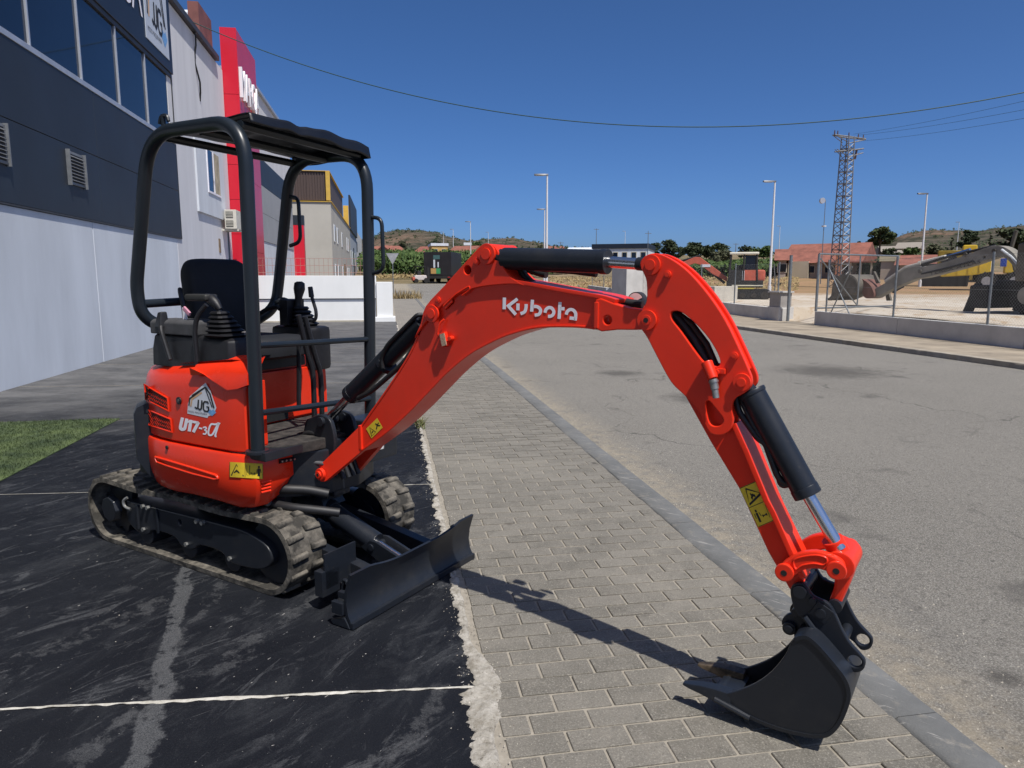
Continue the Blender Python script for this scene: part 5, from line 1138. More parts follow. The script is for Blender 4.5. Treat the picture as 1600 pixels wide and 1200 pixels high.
# small latticed lamp bracket on the boom side
lp = BS(697, 530, -WB); lb = MB().box((lp.x, -WB - 0.012, lp.z), (0.034, 0.022, 0.062), Matrix.Rotation(R(-14), 3, 'Y')).build('reflector_box', REDB, boom, bevel=0.004)
lm = mat('amber_reflector', (0.42, 0.30, 0.20), 0.4, 0, 0.7, 240); MB().box((lp.x + 0.004, -WB - 0.0245, lp.z), (0.026, 0.003, 0.052), Matrix.Rotation(R(-14), 3, 'Y')).build('reflector', lm, lb)
MB().cyl((lp.x + 0.036, -WB, lp.z + 0.006), (lp.x + 0.036, -WB - 0.024, lp.z + 0.006), 0.011, n=12).build('bolt', REDB, boom, bevel=0.003)
MB().tube(fillet([BS(694, 499, -WB - 0.012), BS(687, 505, -WB - 0.02), BS(683, 522, -WB - 0.02), BS(689, 528, -WB - 0.012)], 0.02), 0.005, 8).build('cable_loop', REDB, boom)
# dark hoses on top of the boom nose and round work lamp on its far side
wl_ = BS(993, 470, 0.10); MB().cyl((wl_.x, 0.10, wl_.z), (wl_.x - 0.0, 0.135, wl_.z), 0.034, n=24).build('lamp_housing', mat('lamp_rim', (0.03, 0.03, 0.03), 0.5), boom)  # dark housing of the round work lamp
MB().cyl((wl_.x, 0.0985, wl_.z), (wl_.x, 0.0995, wl_.z), 0.030, n=24).build('lamp_glass', mat('lamp_white', (0.75, 0.75, 0.72), 0.3), boom)
MB().tube([BS(u, v, 0.02) for u, v in ((800, 440), (860, 448), (930, 462), (985, 474), (1004, 476))], 0.016, 10).build('hose', RUBSIDE, boom, smooth=60)
MB().tube([BS(u, v, 0.05) for u, v in ((800, 441), (860, 449), (930, 463), (990, 478), (1006, 470))], 0.014, 10).build('hose', RUBSIDE, boom, smooth=60)
# hydraulic cylinders
def cyl_part(name, pa, pb_, r_, pe, rr2, y=0.0, col_=None):
    """barrel from pa to pb_, rod on to pe (pixels in plane y)"""
    A, B, E_ = BS(*pa, y), BS(*pb_, y), BS(*pe, y); dv = (B - A).normalized(); L0 = (B - A).length
    m = MB().cyl(A, B, r_, n=32).cyl(B - dv * 0.02, B + dv * 0.012, r_ * 1.05, n=32)
    o = part(m, name, DARK, boom=True, bevel=0.004, smooth=40)
    MB().cyl(B, E_, rr2, n=20).build('rod', STEEL, o, smooth=40)
    return o, A, B, E_, dv
bcyl, A, B, E_, dv = cyl_part('boom_cylinder', (662, 503), (549, 616), 0.046, (512, 656), 0.022)
MB().cyl(A, BS(676, 490, 0.0), 0.03, n=16).build('cylinder_eye', DARK, bcyl); MB().cyl((E_.x, -0.05, E_.z), (E_.x, 0.05, E_.z), 0.032, n=20).build('rod_eye', DARK, bcyl, bevel=0.004)
MB().tube(fillet([BS(660, 492, -0.03), BS(652, 492, -0.05), BS(604, 540, -0.055), BS(596, 560, -0.05), BS(598, 575, -0.045)], 0.05), 0.010, 10).build('pipe', RUBSIDE, bcyl, smooth=60)
MB().tube(fillet([BS(653, 535, -0.05), BS(628, 570, -0.05), BS(580, 612, -0.05), BS(560, 622, -0.05)], 0.04), 0.012, 10).build('pipe', RUBSIDE, bcyl, smooth=60)
MB().cyl(BS(606, 566, 0.0) - dv * 0.0, BS(601, 571, 0.0), 0.052, n=28).build('clamp', DARK, bcyl, bevel=0.003)
acyl, A, B, E_, dv = cyl_part('arm_cylinder', (788, 404), (946, 409), 0.044, (1004, 413), 0.021, -0.05)
MB().cyl(A, BS(765, 397, -0.05), 0.034, n=18).build('cylinder_eye', DARK, acyl); MB().cyl(BS(996, 412, -0.055), BS(1017, 414, -0.06), 0.024, n=18).build('rod_eye', DARK, acyl, bevel=0.004)
MB().tube([BS(815, 415, -0.02), BS(850, 420, -0.02), BS(900, 424, -0.02), BS(932, 428, -0.02)], 0.013, 10).build('pipe', RUBSIDE, acyl, smooth=60)
MB().tube([BS(804, 413, 0.03), BS(845, 427, 0.03), BS(854, 429, 0.03)], 0.016, 10).build('pipe', RUBSIDE, acyl, smooth=60)
MB().tube(fillet([BS(810, 412, 0.0), BS(818, 430, 0.0), BS(835, 447, 0.0), BS(860, 452, 0.0)], 0.05), 0.016, 10).build('hose', RUBSIDE, acyl, smooth=60)
kcyl, A, B, E_, dv = cyl_part('bucket_cylinder', (1174, 612), (1260, 769), 0.0435, (1312, 858), 0.021, -0.045)
MB().cyl(A, BS(1160, 597, -0.06), 0.022, n=18).build('cylinder_eye', DARK, kcyl)
MB().cyl(A - dv * 0.004, A + dv * 0.012, 0.0465, n=30).build('cylinder_cap', DARK, kcyl, bevel=0.004)
MB().tube(fillet([BS(1150, 612, -0.05), BS(1152, 640, -0.06), BS(1185, 686, -0.06), BS(1196, 692, -0.06), BS(1203, 712, -0.06), BS(1214, 742, -0.06), BS(1221, 752, -0.055), BS(1230, 756, -0.05)], 0.04), 0.011, 10).build('pipe', BLACK, kcyl, smooth=60)
MB().tube(fillet([BS(1158, 625, -0.055), BS(1172, 655, -0.062), BS(1188, 682, -0.062), BS(1197, 690, -0.06)], 0.04), 0.009, 10).build('pipe', BLACK, kcyl, smooth=60)
MB().tube(fillet([BS(1219, 748, -0.05), BS(1222, 758, -0.05), BS(1236, 755, -0.04)], 0.02), 0.013, 10).build('elbow', DARK, kcyl, smooth=60)
# --- arm: two head plates, box section below
WA = 0.062; WB2 = 0.035
ap = [(1002, 412), (1009, 401), (1022, 396), (1036, 398), (1056, 408), (1080, 427), (1110, 462), (1135, 500), (1157, 545), (1170, 574), (1176, 590), (1175, 603), (1165, 613), (1150, 622), (1145, 635), (1147, 655), (1143, 670), (1132, 678), (1116, 678), (1106, 668), (1092, 640), (1070, 616), (1050, 596), (1028, 556), (1013, 527), (1004, 514), (998, 500), (1004, 486), (1012, 470), (1012, 440), (1006, 424)]
sl = [(1050, 489), (1055, 486), (1065, 487), (1078, 496), (1095, 512), (1110, 530), (1122, 550), (1127, 565), (1123, 572), (1114, 570), (1102, 566), (1085, 545), (1066, 518), (1052, 500)]
cut = [(1104, 630), (1110, 626), (1122, 640), (1131, 652), (1131, 660), (1124, 665), (1114, 664), (1108, 655)]
arm_me = plate_mesh('arm', profc(ap, -WA - 0.03, 3), [profc(sl, -WA - 0.03, 3), profc(cut, -WA - 0.03, 3)], -WA - 0.042, -WA - 0.024, 0.003)
arm = bpart(arm_me, 'arm', REDB)
m2 = arm_me.copy()
for v in m2.vertices: v.co.y = -0.124 - v.co.y
m2.flip_normals(); put('head_plate', m2, REDB, arm)
edge = [(1040, 400), (1060, 411), (1084, 431), (1113, 466), (1138, 504), (1160, 549), (1172, 576)]
c_ = crom([BS(u, v, -WA - 0.03) for u, v in edge], 5, False); m = MB(); rings = []
for i, p in enumerate(c_):
    t_ = (c_[min(i + 1, len(c_) - 1)] - c_[max(i - 1, 0)]).normalized(); n_ = Vector((t_.z, 0, -t_.x))
    if n_.x > 0: n_ = -n_
    rings.append([Vector((p.x, -0.087, p.z)) + n_ * 0.022, Vector((p.x, -0.037, p.z)) + n_ * 0.022, Vector((p.x, -0.037, p.z)) + n_ * 0.012, Vector((p.x, -0.087, p.z)) + n_ * 0.012])
m.loft(rings).build('head_cover', REDB, arm, bevel=0.002, smooth=40)
# box section of the arm
lft = [(1008, 521), (1030, 560), (1052, 600), (1070, 618), (1110, 690), (1154, 762), (1200, 862), (1232, 918), (1245, 938)]
rgt = [(1060, 505), (1078, 545), (1105, 595), (1122, 628), (1147, 668), (1185, 758), (1230, 860), (1256, 908), (1262, 932)]
bxm = MB(); rings = []
for (u0, v0), (u1, v1) in zip(lft, rgt):
    p = BS(u0, v0, -WA); q = BS(u1, v1, -WA); rings.append([Vector((p.x, -WA, p.z)), Vector((p.x, WB2, p.z)), Vector((q.x, WB2, q.z)), Vector((q.x, -WA, q.z))])
bxm.loft(rings).build('arm_box', REDB, arm, bevel=0.005, smooth=35)
# front cap strip, wider and stepped
cp = [(1146, 662), (1166, 706), (1186, 755), (1197, 782), (1206, 800), (1232, 856), (1254, 902)]; rings = []
for i, (u, v) in enumerate(cp):
    p = BS(u, v, -WA); t_ = Vector((0.45, 0, -0.89)); n_ = Vector((0.89, 0, 0.45)); w_ = WA + (0.018 if i != 4 else 0.012)
    rings.append([Vector((p.x, -w_, p.z)) - n_ * 0.004, Vector((p.x, w_ - 0.027, p.z)) - n_ * 0.004, Vector((p.x, w_ - 0.027, p.z)) + n_ * 0.014, Vector((p.x, -w_, p.z)) + n_ * 0.014])
MB().loft(rings).build('front_strip', REDB, arm, bevel=0.003, smooth=35)
YA = WA + 0.042
boss(1018, 414, YA, 0.036, 0.011, 0.020, 0.006, arm, both=False); boss(1044, 429, YA, 0.013, 0.010, 0.009, 0.003, arm, 'bolt_boss', False); boss(1148, 556, YA, 0.013, 0.009, 0.008, 0.003, arm, 'bolt_boss', False); boss(1160, 597, YA, 0.030, 0.011, 0.016, 0.006, arm, both=False)
pb_ = boss(1012, 500, YA + 0.001, 0.036, 0.012, 0.018, 0.004, arm, 'arm_pivot')
MB().cyl((pb_.x, -YA - 0.0172, pb_.z), (pb_.x, -YA - 0.0180, pb_.z), 0.009, n=14).build('grease_hole', INK, arm)
# hose coupling on the near plate
c0, c1 = BS(1104, 566, -YA - 0.012), BS(1114, 592, -YA - 0.026); cpl_ = MB().cyl(c0, c1, 0.020, 0.018, n=18).build('coupling_body', REDB, arm, bevel=0.003)
c2 = BS(1119, 622, -YA - 0.026); c15 = BS(1117, 608, -YA - 0.026)
MB().cyl(c1, c15, 0.014, n=16).cyl(c15, c2, 0.011, n=16).build('coupling_plug', ZINC, arm, bevel=0.002)
MB().tube([c1 + (c15 - c1) * k / 3 for k in (0.5, 1.0)], 0.0165, 14).build('coupling_ring', ZINC, arm)
q = BS(1122, 581, -YA); MB().cyl(q + Vector((0, 0, 0)), q + Vector((0, -0.02, 0)), 0.010, n=12).box(q + Vector((0.012, -0.008, 0.004)), (0.03, 0.014, 0.018)).build('coupling_tap', REDB, arm, bevel=0.003)
MB().tube([BS(u, v, -0.06) for u, v in ((1046, 484), (1064, 502), (1085, 530), (1104, 566))], 0.017, 10).build('hose', RUBSIDE, arm, smooth=60)
MB().tube([BS(u, v, -0.055) for u, v in ((1056, 488), (1080, 506), (1104, 538), (1118, 570))], 0.012, 10).build('hose', RUBSIDE, arm, smooth=60)
fnA = lambda a, b, k: BS(1155 + 27 * a + 29.5 * (1 - b) , 763 - 11.5 * a + 61 * (1 - b), -WA - 0.0015 - 0.0008 * k)
s_ = sticker('warning_sticker', arm, fnA, 1, 1); warn_art(s_, fnA, False)
# --- bucket linkage
K1, K2 = BS(1228, 891, -0.10), BS(1309, 888, -0.10)
mid = (K1 + K2) / 2; out_ = []
link_px_top = [(1222, 880), (1232, 872), (1250, 863), (1275, 860), (1298, 866), (1316, 876)]; link_px_bot = [(1321, 890), (1313, 900), (1302, 899), (1296, 893), (1275, 887), (1255, 890), (1240, 900), (1228, 903), (1218, 895)]
lo_ = profc(link_px_top + link_px_bot, -0.10, 3)
for s_ in (-1, 1):
    me = plate_mesh('link', lo_, [], s_ * 0.082, s_ * 0.112, 0.006); lk = bpart(me, 'link', REDB)
    ch = profc([(1240, 876), (1252, 870), (1275, 867), (1292, 872), (1288, 882), (1272, 880), (1254, 883), (1244, 889)], -0.11, 3)
    rim = [Vector((x, s_ * 0.112, z)) for x, z in ch]; MB().tube(rim, 0.004, 6, closed=True).build('link_rib', REDB, lk, smooth=60)
    for K in (K1, K2):
        MB().cyl((K.x, s_ * 0.111, K.z), (K.x, s_ * 0.128, K.z), 0.030, n=24).build('link_boss', REDB, lk, bevel=0.005); MB().cyl((K.x, s_ * 0.1282, K.z), (K.x, s_ * 0.129, K.z), 0.010, n=14).build('grease_hole', INK, lk)
MB().cyl((K1.x, -0.09, K1.z), (K1.x, 0.09, K1.z), 0.022, n=18).build('link_pin', REDB, arm)
tl = MB().cyl((K2.x, -0.080, K2.z), (K2.x, 0.080, K2.z), 0.046, n=28)
tlp = part(tl, 'tipping_link', REDB, boom=True, bevel=0.006)
bar = [(1306, 898), (1322, 893), (1333, 880), (1330, 905), (1318, 935), (1310, 952), (1300, 950), (1296, 938), (1303, 918)]
put('link_bar', plate_mesh('link_bar', profc(bar, -0.05, 3), [], -0.060, 0.060, 0.010), REDB, tlp)
MB().cyl(BS(1300, 842, -0.04), BS(1314, 868, -0.02), 0.034, n=20).build('rod_eye', REDB, tlp, bevel=0.004)
# --- quick hitch
def zp(x, y): return (1200 + x / 5.4556, 830 + y / 5.4556)
hp = [zp(*p) for p in [(192, 540), (196, 480), (225, 448), (270, 440), (320, 460), (375, 540), (430, 575), (500, 605), (545, 650), (590, 740), (640, 850), (700, 950), (790, 1050), (828, 1105), (822, 1165), (780, 1200), (720, 1195), (660, 1130), (580, 1060), (480, 940), (400, 850), (320, 770), (250, 710), (215, 640)]]
ho = BS(*zp(740, 1108), -0.088); h3 = BS(*zp(450, 695), -0.088)
hitch = empty('quick_hitch', (0.70, 0, 0), SWING, EX)
for s_ in (-1, 1):
    me = plate_mesh('hitch_plate', profc(hp, -0.088, 3), [circ(ho.x, ho.z, 0.020)], s_ * 0.073, s_ * 0.091, 0.004); put('hitch_plate', me, DARK, hitch)
    MB().cyl((ho.x, s_ * 0.068, ho.z), (ho.x, s_ * 0.096, ho.z), 0.030, n=24, caps=False)
    for xx, yy, r_ in ((275, 515, 0.022), (382, 590, 0.012), (450, 695, 0.017)):
        p = BS(*zp(xx, yy), -0.09); MB().cyl((p.x, s_ * 0.090, p.z), (p.x, s_ * 0.101, p.z), r_, n=18).build('hitch_pin', DARK, hitch, bevel=0.003)
    p = BS(*zp(455, 690), -0.09); MB().box((p.x, s_ * 0.094, p.z), (0.055, 0.006, 0.055), Matrix.Rotation(R(28), 3, 'Y')).build('pin_keeper', DARK, hitch, bevel=0.004)
    MB().tube([BS(*zp(310, 730), -0.1) * 1.0, BS(*zp(440, 905), -0.1), BS(*zp(570, 1070), -0.1)] if s_ < 0 else [Vector((p.x, 0.1, p.z)) for p in (BS(*zp(310, 730), -0.1), BS(*zp(570, 1070), -0.1))], 0.010, 8).build('hitch_bar', DARK, hitch)
for xx, yy, r_ in ((275, 515, 0.024), (560, 660, 0.022), (600, 1000, 0.018)):
    p = BS(*zp(xx, yy), -0.09); MB().cyl((p.x, -0.075, p.z), (p.x, 0.075, p.z), r_, n=18).build('cross_pin', DARK, hitch)
# --- bucket
YK0, YK1 = -0.172, 0.030
bside = [(1241, 998), (1252, 994), (1264, 996), (1282, 1012), (1306, 1040), (1322, 1062), (1328, 1082), (1325, 1102), (1314, 1128), (1300, 1145), (1286, 1151), (1262, 1150), (1215, 1139), (1171, 1121), (1140, 1103), (1116, 1090), (1124, 1086), (1150, 1080), (1180, 1068), (1205, 1050), (1225, 1026), (1235, 1006)]
pside = profc(bside, YK0, 3)
bucket = bpart(plate_mesh('bucket', pside, [], YK0, YK0 + 0.014, 0.003), 'bucket', DARK)
put('side_plate', plate_mesh('side_plate', pside, [], YK1 - 0.014, YK1, 0.003), DARK, bucket)
sh_px = [(1241, 998), (1252, 994), (1264, 996), (1282, 1012), (1306, 1040), (1322, 1062), (1328, 1082), (1325, 1102), (1314, 1128), (1300, 1145), (1286, 1151), (1262, 1150), (1215, 1139), (1171, 1121), (1140, 1103), (1116, 1090)]
c_ = crom([BS(u, v, YK0) for u, v in sh_px], 4, False); rings = []; cen = BS(1230, 1080, YK0)
for i, p in enumerate(c_):
    t_ = (c_[min(i + 1, len(c_) - 1)] - c_[max(i - 1, 0)]).normalized(); n_ = Vector((-t_.z, 0, t_.x))
    if n_.dot(Vector((cen.x - p.x, 0, cen.z - p.z))) < 0: n_ = -n_
    y0, y1 = YK0 - 0.004, YK1 + 0.004
    rings.append([Vector((p.x, y0, p.z)) - n_ * 0.003, Vector((p.x, y1, p.z)) - n_ * 0.003, Vector((p.x, y1, p.z)) + n_ * 0.009, Vector((p.x, y0, p.z)) + n_ * 0.009])
MB().loft(rings).build('shell', DARK, bucket, smooth=50)
# wear strip on the side, hook and ears
ed = [(1116, 1092), (1140, 1105), (1171, 1122)]; MB().tube([BS(u, v, YK0 - 0.004) for u, v in ed], 0.009, 8).build('side_wear_strip', DARK, bucket)
ear = [zp(*p) for p in [(115, 790), (125, 745), (165, 710), (215, 700), (250, 690), (300, 720), (370, 790), (460, 900), (560, 1030), (640, 1130), (690, 1200), (640, 1230), (520, 1130), (400, 990), (320, 930), (230, 920), (215, 860), (170, 855), (150, 830), (155, 800), (135, 810)]]
for y0, y1 in ((-0.066, -0.048), (0.048, 0.066)):
    put('bucket_ear', plate_mesh('bucket_ear', profc(ear, -0.066, 3), [], y0 - 0.0, y1, 0.003), DARK, bucket)
p = BS(*zp(185, 822), -0.07); MB().cyl((p.x, -0.082, p.z), (p.x, 0.082, p.z), 0.022, n=20).cyl((p.x, -0.090, p.z), (p.x, -0.080, p.z), 0.014, n=14).build('ear_pin', DARK, bucket, bevel=0.003)
p = BS(*zp(238, 688), -0.07); MB().cyl((p.x, -0.080, p.z), (p.x, 0.080, p.z), 0.014, n=16).build('ear_pin', DARK, bucket, bevel=0.003)
# lip and teeth
l0 = BS(1116, 1090, YK0); MB().add([Vector((l0.x - 0.015, YK0, l0.z - 0.006)), Vector((l0.x - 0.015, YK1, l0.z - 0.006)), Vector((l0.x + 0.07, YK1, l0.z - 0.012)), Vector((l0.x + 0.07, YK0, l0.z - 0.012)), Vector((l0.x - 0.015, YK0, l0.z + 0.004)), Vector((l0.x - 0.015, YK1, l0.z + 0.004)), Vector((l0.x + 0.07, YK1, l0.z + 0.012)), Vector((l0.x + 0.07, YK0, l0.z + 0.012))], [(0, 1, 2, 3), (7, 6, 5, 4), (0, 4, 5, 1), (1, 5, 6, 2), (2, 6, 7, 3), (3, 7, 4, 0)]).build('lip', DARK, bucket, bevel=0.003)
for yt, mm in ((YK0 + 0.022, DARK), (YK1 - 0.028, WORN)):
    rings = []
    for dx, hw, zl, zh in ((0.055, 0.026, -0.014, 0.030), (0.0, 0.027, -0.012, 0.030), (-0.05, 0.023, -0.004, 0.024), (-0.095, 0.019, 0.0, 0.014), (-0.118, 0.014, 0.003, 0.009)):
        x = l0.x + dx; rings.append([Vector((x, yt - hw, l0.z + zl)), Vector((x, yt + hw, l0.z + zl)), Vector((x, yt + hw * 0.8, l0.z + zh)), Vector((x, yt - hw * 0.8, l0.z + zh))])
    MB().loft(rings).build('tooth', mm, bucket, bevel=0.003, smooth=40)
# --- swing post between body and boom
sw = empty('swing_post', (0.70, 0, 0), SWING, EX)
pinA = BS(504, 740, -0.09); pinR = BS(511, 657, -0.05)
sp_px = [(478, 660), (488, 652), (500, 648), (512, 652), (519, 662), (524, 690), (520, 722), (516, 745), (500, 758), (480, 765), (472, 750), (474, 700)]
for s_ in (-1, 1):
    put('post_plate', plate_mesh('post_plate', profc(sp_px, -0.075, 3), [], s_ * 0.058, s_ * 0.082, 0.005), DARK, sw)
    MB().cyl((pinR.x, s_ * 0.05, pinR.z), (pinR.x, s_ * 0.10, pinR.z), 0.024, n=20).build('post_pin', DARK, sw, bevel=0.004)
MB().bb(-0.10, 0.06, -0.056, 0.056, 0.40, 0.70).build('post_core', DARK, sw, bevel=0.015)
MB().cyl((-0.06, 0, 0.38), (-0.06, 0, 0.72), 0.085, n=28).build('king_pin', DARK, sw, bevel=0.008)
put('yellow_tag', MB().bb(-0.025, -0.0, -0.105, -0.083, 0.50, 0.60).mesh('yellow_tag'), YELLOW, sw)
br_ = part(MB().loft([[Vector((x, y, z)) for x, y in ((0.40, -0.12), (0.60, -0.10), (0.66, 0.0), (0.60, 0.12), (0.40, 0.14))] for z in (0.38, 0.47)]), 'swing_bracket', DARK, bevel=0.015)
sc = part(MB().tube([(0.30, -0.30, 0.42), (0.44, -0.27, 0.415), (0.60, -0.22, 0.41)], 0.035, 14), 'swing_cylinder', DARK, smooth=60)
MB().tube(fillet([(0.50, -0.30, 0.475), (0.62, -0.27, 0.48), (0.70, -0.18, 0.465), (0.78, -0.12, 0.44)], 0.08), 0.024, 12).build('hose', RUBSIDE, EX, smooth=60)
MB().tube(fillet([(0.54, -0.29, 0.40), (0.68, -0.27, 0.395), (0.78, -0.20, 0.38), (0.86, -0.13, 0.36)], 0.08), 0.022, 12).build('hose', RUBSIDE, EX, smooth=60)
MB().cyl((0.50, -0.34, 0.43), (0.58, -0.32, 0.42), 0.022, n=14).build('hose_fitting', ZINC, EX, bevel=0.003)
for k in range(4):
    yy = -0.03 + 0.035 * k
    MB().tube(fillet([(0.52, yy - 0.05, 0.70), (0.66, yy - 0.04, 0.74), (0.74, yy, 0.64), (0.80, yy, 0.50)], 0.08), 0.014, 10).build('hose', RUBSIDE, EX, smooth=60)
MB().tube(fillet([(0.62, -0.20, 0.60), (0.70, -0.14, 0.60), (0.78, -0.09, 0.58)], 0.06), 0.012, 8).tube(fillet([(0.62, -0.20, 0.55), (0.70, -0.14, 0.54), (0.78, -0.09, 0.52)], 0.06), 0.012, 8).build('hose_pair', GREYP, EX, smooth=60)

# ------------------------------------------------------------------ fence across the road
CONC = mat('grey_concrete', (0.50, 0.485, 0.455), 0.9, 0, 0.12, 1.2, 0.003, 30); GALV = mat('galvanised', (0.22, 0.24, 0.25), 0.5, 0.6, 0.15, 10)
def wall_run(name, y0, y1, label, z1=0.46):
    o = empty(name, (wall_x((y0 + y1) / 2), (y0 + y1) / 2, 0)); tag(o, label, 'wall', 'low walls along the lot'); n = max(1, int(round((y1 - y0) / 4.0)))
    for k in range(n):
        a = y0 + (y1 - y0) * k / n + 0.006; b = y0 + (y1 - y0) * (k + 1) / n - 0.006; m = MB()
        za, zb = gz(wall_x(a), a), gz(wall_x(b), b)
        ring = lambda y, z: [Vector((wall_x(y), y, z - 0.2)), Vector((wall_x(y) + 0.22, y, z - 0.2)), Vector((wall_x(y) + 0.22, y, z + z1)), Vector((wall_x(y), y, z + z1))]
        m.loft([ring(a, za), ring(b, zb)])
        for q in m.v: q -= o.location
        m.build('wall_block', CONC, o, bevel=0.008, seg=1, smooth=0)
    return o
wall_run('low_wall', -8, 21.8, 'low grey concrete wall under the wire fence, ending at the gateway'); wall_run('low_wall', 24.0, 56, 'low grey concrete wall running on behind the meter pillar')
PITCHW = 0.062
def chain_fence(name, y0, y1, step, label, z0=0.46, h=1.68, brace=(), wire=0.0017):
    o = empty(name, (wall_x(y0) + 0.11, y0, 0)); tag(o, label, 'fence', 'wire fences along the lot'); off = o.location
    n = int(round((y1 - y0) / step))
    for k in range(n + 1):
        y = y0 + (y1 - y0) * k / n; x = wall_x(y) + 0.11; g0 = gz(x, y)
        MB().cyl(Vector((x, y, g0 + z0 - 0.08)) - off, Vector((x, y, g0 + z0 + h)) - off, 0.028, n=10).build('post', GALV, o)
    for y, s_ in brace:
        x = wall_x(y) + 0.11; MB().cyl(Vector((x, y, z0 + h - 0.25)) - off, Vector((wall_x(y + s_) + 0.11, y + s_, z0)) - off, 0.02, n=8).build('brace', GALV, o)
    m = MB(); w_ = wire; H_ = h - 0.06
    for sg_ in (1, -1):
        y = y0 - (H_ if sg_ > 0 else 0)
        while y < y1 + (0 if sg_ > 0 else H_):
            a0, a1 = y, y + sg_ * H_; za, zb = 0.0, H_
            lo_y, hi_y = min(a0, a1), max(a0, a1)
            c0, c1 = max(lo_y, y0), min(hi_y, y1)
            if c1 - c0 > 0.02:
                f0 = (c0 - a0) / (a1 - a0); f1 = (c1 - a0) / (a1 - a0)
                p = Vector((wall_x(c0) + 0.11, c0, gz(wall_x(c0), c0) + z0 + f0 * H_)) - off; q = Vector((wall_x(c1) + 0.11, c1, gz(wall_x(c1), c1) + z0 + f1 * H_)) - off
                i = len(m.v); e = Vector((0, 0, w_)); d_ = Vector((w_, 0, 0)); m.v += [p + e, p - e * 0.5 + d_, p - e * 0.5 - d_, q + e, q - e * 0.5 + d_, q - e * 0.5 - d_]
                m.f += [[i, i + 1, i + 4, i + 3], [i + 1, i + 2, i + 5, i + 4], [i + 2, i, i + 3, i + 5]]
            y += PITCHW * 1.35
    tag(m.build('wire_mesh', mat('fence_wire', (0.24, 0.25, 0.25), 0.5, 0.3, 0.1, 5), o, smooth=0, fix=False), kind='stuff')
    m = MB()
    for zz in (0.04, H_ * 0.5, H_): m.tube([Vector((wall_x(y0 + (y1 - y0) * k / 8) + 0.11, y0 + (y1 - y0) * k / 8, gz(wall_x(y0), y0 + (y1 - y0) * k / 8) + z0 + zz)) - off for k in range(9)], 0.003, 5)
    m.build('tension_wire', GALV, o, smooth=0)
    return o
chain_fence('wire_fence', -6.0, 21.3, 3.41, 'chain link fence on posts in front of the big grey digger', brace=((21.3, -1.3), (20.0, -0.0 + 1.0)))
chain_fence('wire_fence', 24.6, 55.0, 3.8, 'chain link fence running on past the meter pillar', wire=0.0007)
# gate standing open at the opening
gt = empty('open_gate', (wall_x(21.9) + 0.1, 21.9, 0.35)); tag(gt, 'open tubular steel gate leaf beside the gateway into the lot', 'gate')
fr_ = [(0, 0, 0.1), (0, 0, 2.0), (4.2, 1.6, 2.0), (4.2, 1.6, 0.1)]
MB().tube([fr_[0], fr_[1]], 0.045, 10).build('gate_post', GALV, gt); MB().tube([fr_[3], fr_[2]], 0.03, 8).build('gate_stile', GALV, gt); MB().tube([fr_[1], fr_[2]], 0.03, 8).build('gate_rail', GALV, gt); MB().tube([(0, 0, 0.2), (4.2, 1.6, 0.2)], 0.03, 8).build('gate_rail', GALV, gt); MB().tube([(2.1, 0.8, 0.2), (2.1, 0.8, 2.0)], 0.025, 8).build('gate_stile', GALV, gt); MB().tube([(0, 0, 1.9), (2.1, 0.8, 0.25)], 0.02, 8).build('gate_brace', GALV, gt)
gp = empty('gate_post', (wall_x(23.7) + 0.1, 23.75, 0)); tag(gp, 'single thick steel gate post beside the meter pillar', 'post'); MB().cyl((0, 0, -0.1), (0, 0, 2.35), 0.055, n=14).build('shaft', GALV, gp); MB().cyl((0, 0, 2.351), (0, 0, 2.37), 0.06, n=14).build('cap', GALV, gp)
mp_ = empty('meter_pillar', (wall_x(24.1) - 0.02, 24.4, 0)); tag(mp_, 'grey concrete meter pillar with a flat cap at the gateway', 'pillar')
MB().bb(-0.1, 0.5, -0.35, 0.45, -0.1, 0.50).build('plinth', CONC, mp_, bevel=0.01); MB().bb(-0.06, 0.42, -0.30, 0.40, 0.502, 1.02).build('cabinet', mat('meter_grey', (0.30, 0.28, 0.26), 0.8, 0, 0.1, 4), mp_, bevel=0.01); MB().bb(-0.12, 0.48, -0.36, 0.46, 1.022, 1.08).build('cap', CONC, mp_, bevel=0.01)
tag(MB().tube([(wall_x(25) + 0.3, 25.2, 0.45), (wall_x(26) + 0.7, 26.0, 1.4), (wall_x(26) + 0.9, 26.5, 2.1)], 0.02, 8).build('leaning_pole', mat('dark_pole', (0.05, 0.05, 0.05), 0.7)), 'thin dark pole leaning behind the meter pillar', 'pole')
# grey cabinet, blue drum, white box on the lot
def lotloc(u, v, D): p = at_dist(u, v, D); return Vector((p.x, p.y, lot_z(p.x, p.y) - 0.03))
p = lotloc(990, 450, 36); cb = empty('electric_cabinet', p, R(18)); tag(cb, 'tall grey electrical cabinet standing by the low wall', 'cabinet')
MB().bb(-0.9, 0.9, -0.6, 0.6, 0, 1.95).build('housing', CONC, cb, bevel=0.02); MB().bb(0.1, 0.82, -0.62, -0.601, 0.15, 1.8).build('door', mat('cab_door', (0.42, 0.40, 0.37), 0.8), cb); MB().bb(0.35, 0.55, -0.64, -0.621, 1.2, 1.35).build('vent', INK, cb)
p = lotloc(936, 450, 36.5); dr = empty('blue_drum', p); tag(dr, 'blue plastic drum next to the white box', 'drum')
MB().cyl((0, 0, 0), (0, 0, 0.50), 0.20, n=20).build('drum_body', mat('drum_blue', (0.02, 0.06, 0.32), 0.4), dr, bevel=0.02); [MB().cyl((0, 0, z_), (0, 0, z_ + 0.03), 0.212, n=20).build('hoop', mat('drum_blue', (0, 0, 0)), dr) for z_ in (0.16, 0.33, 0.495)]
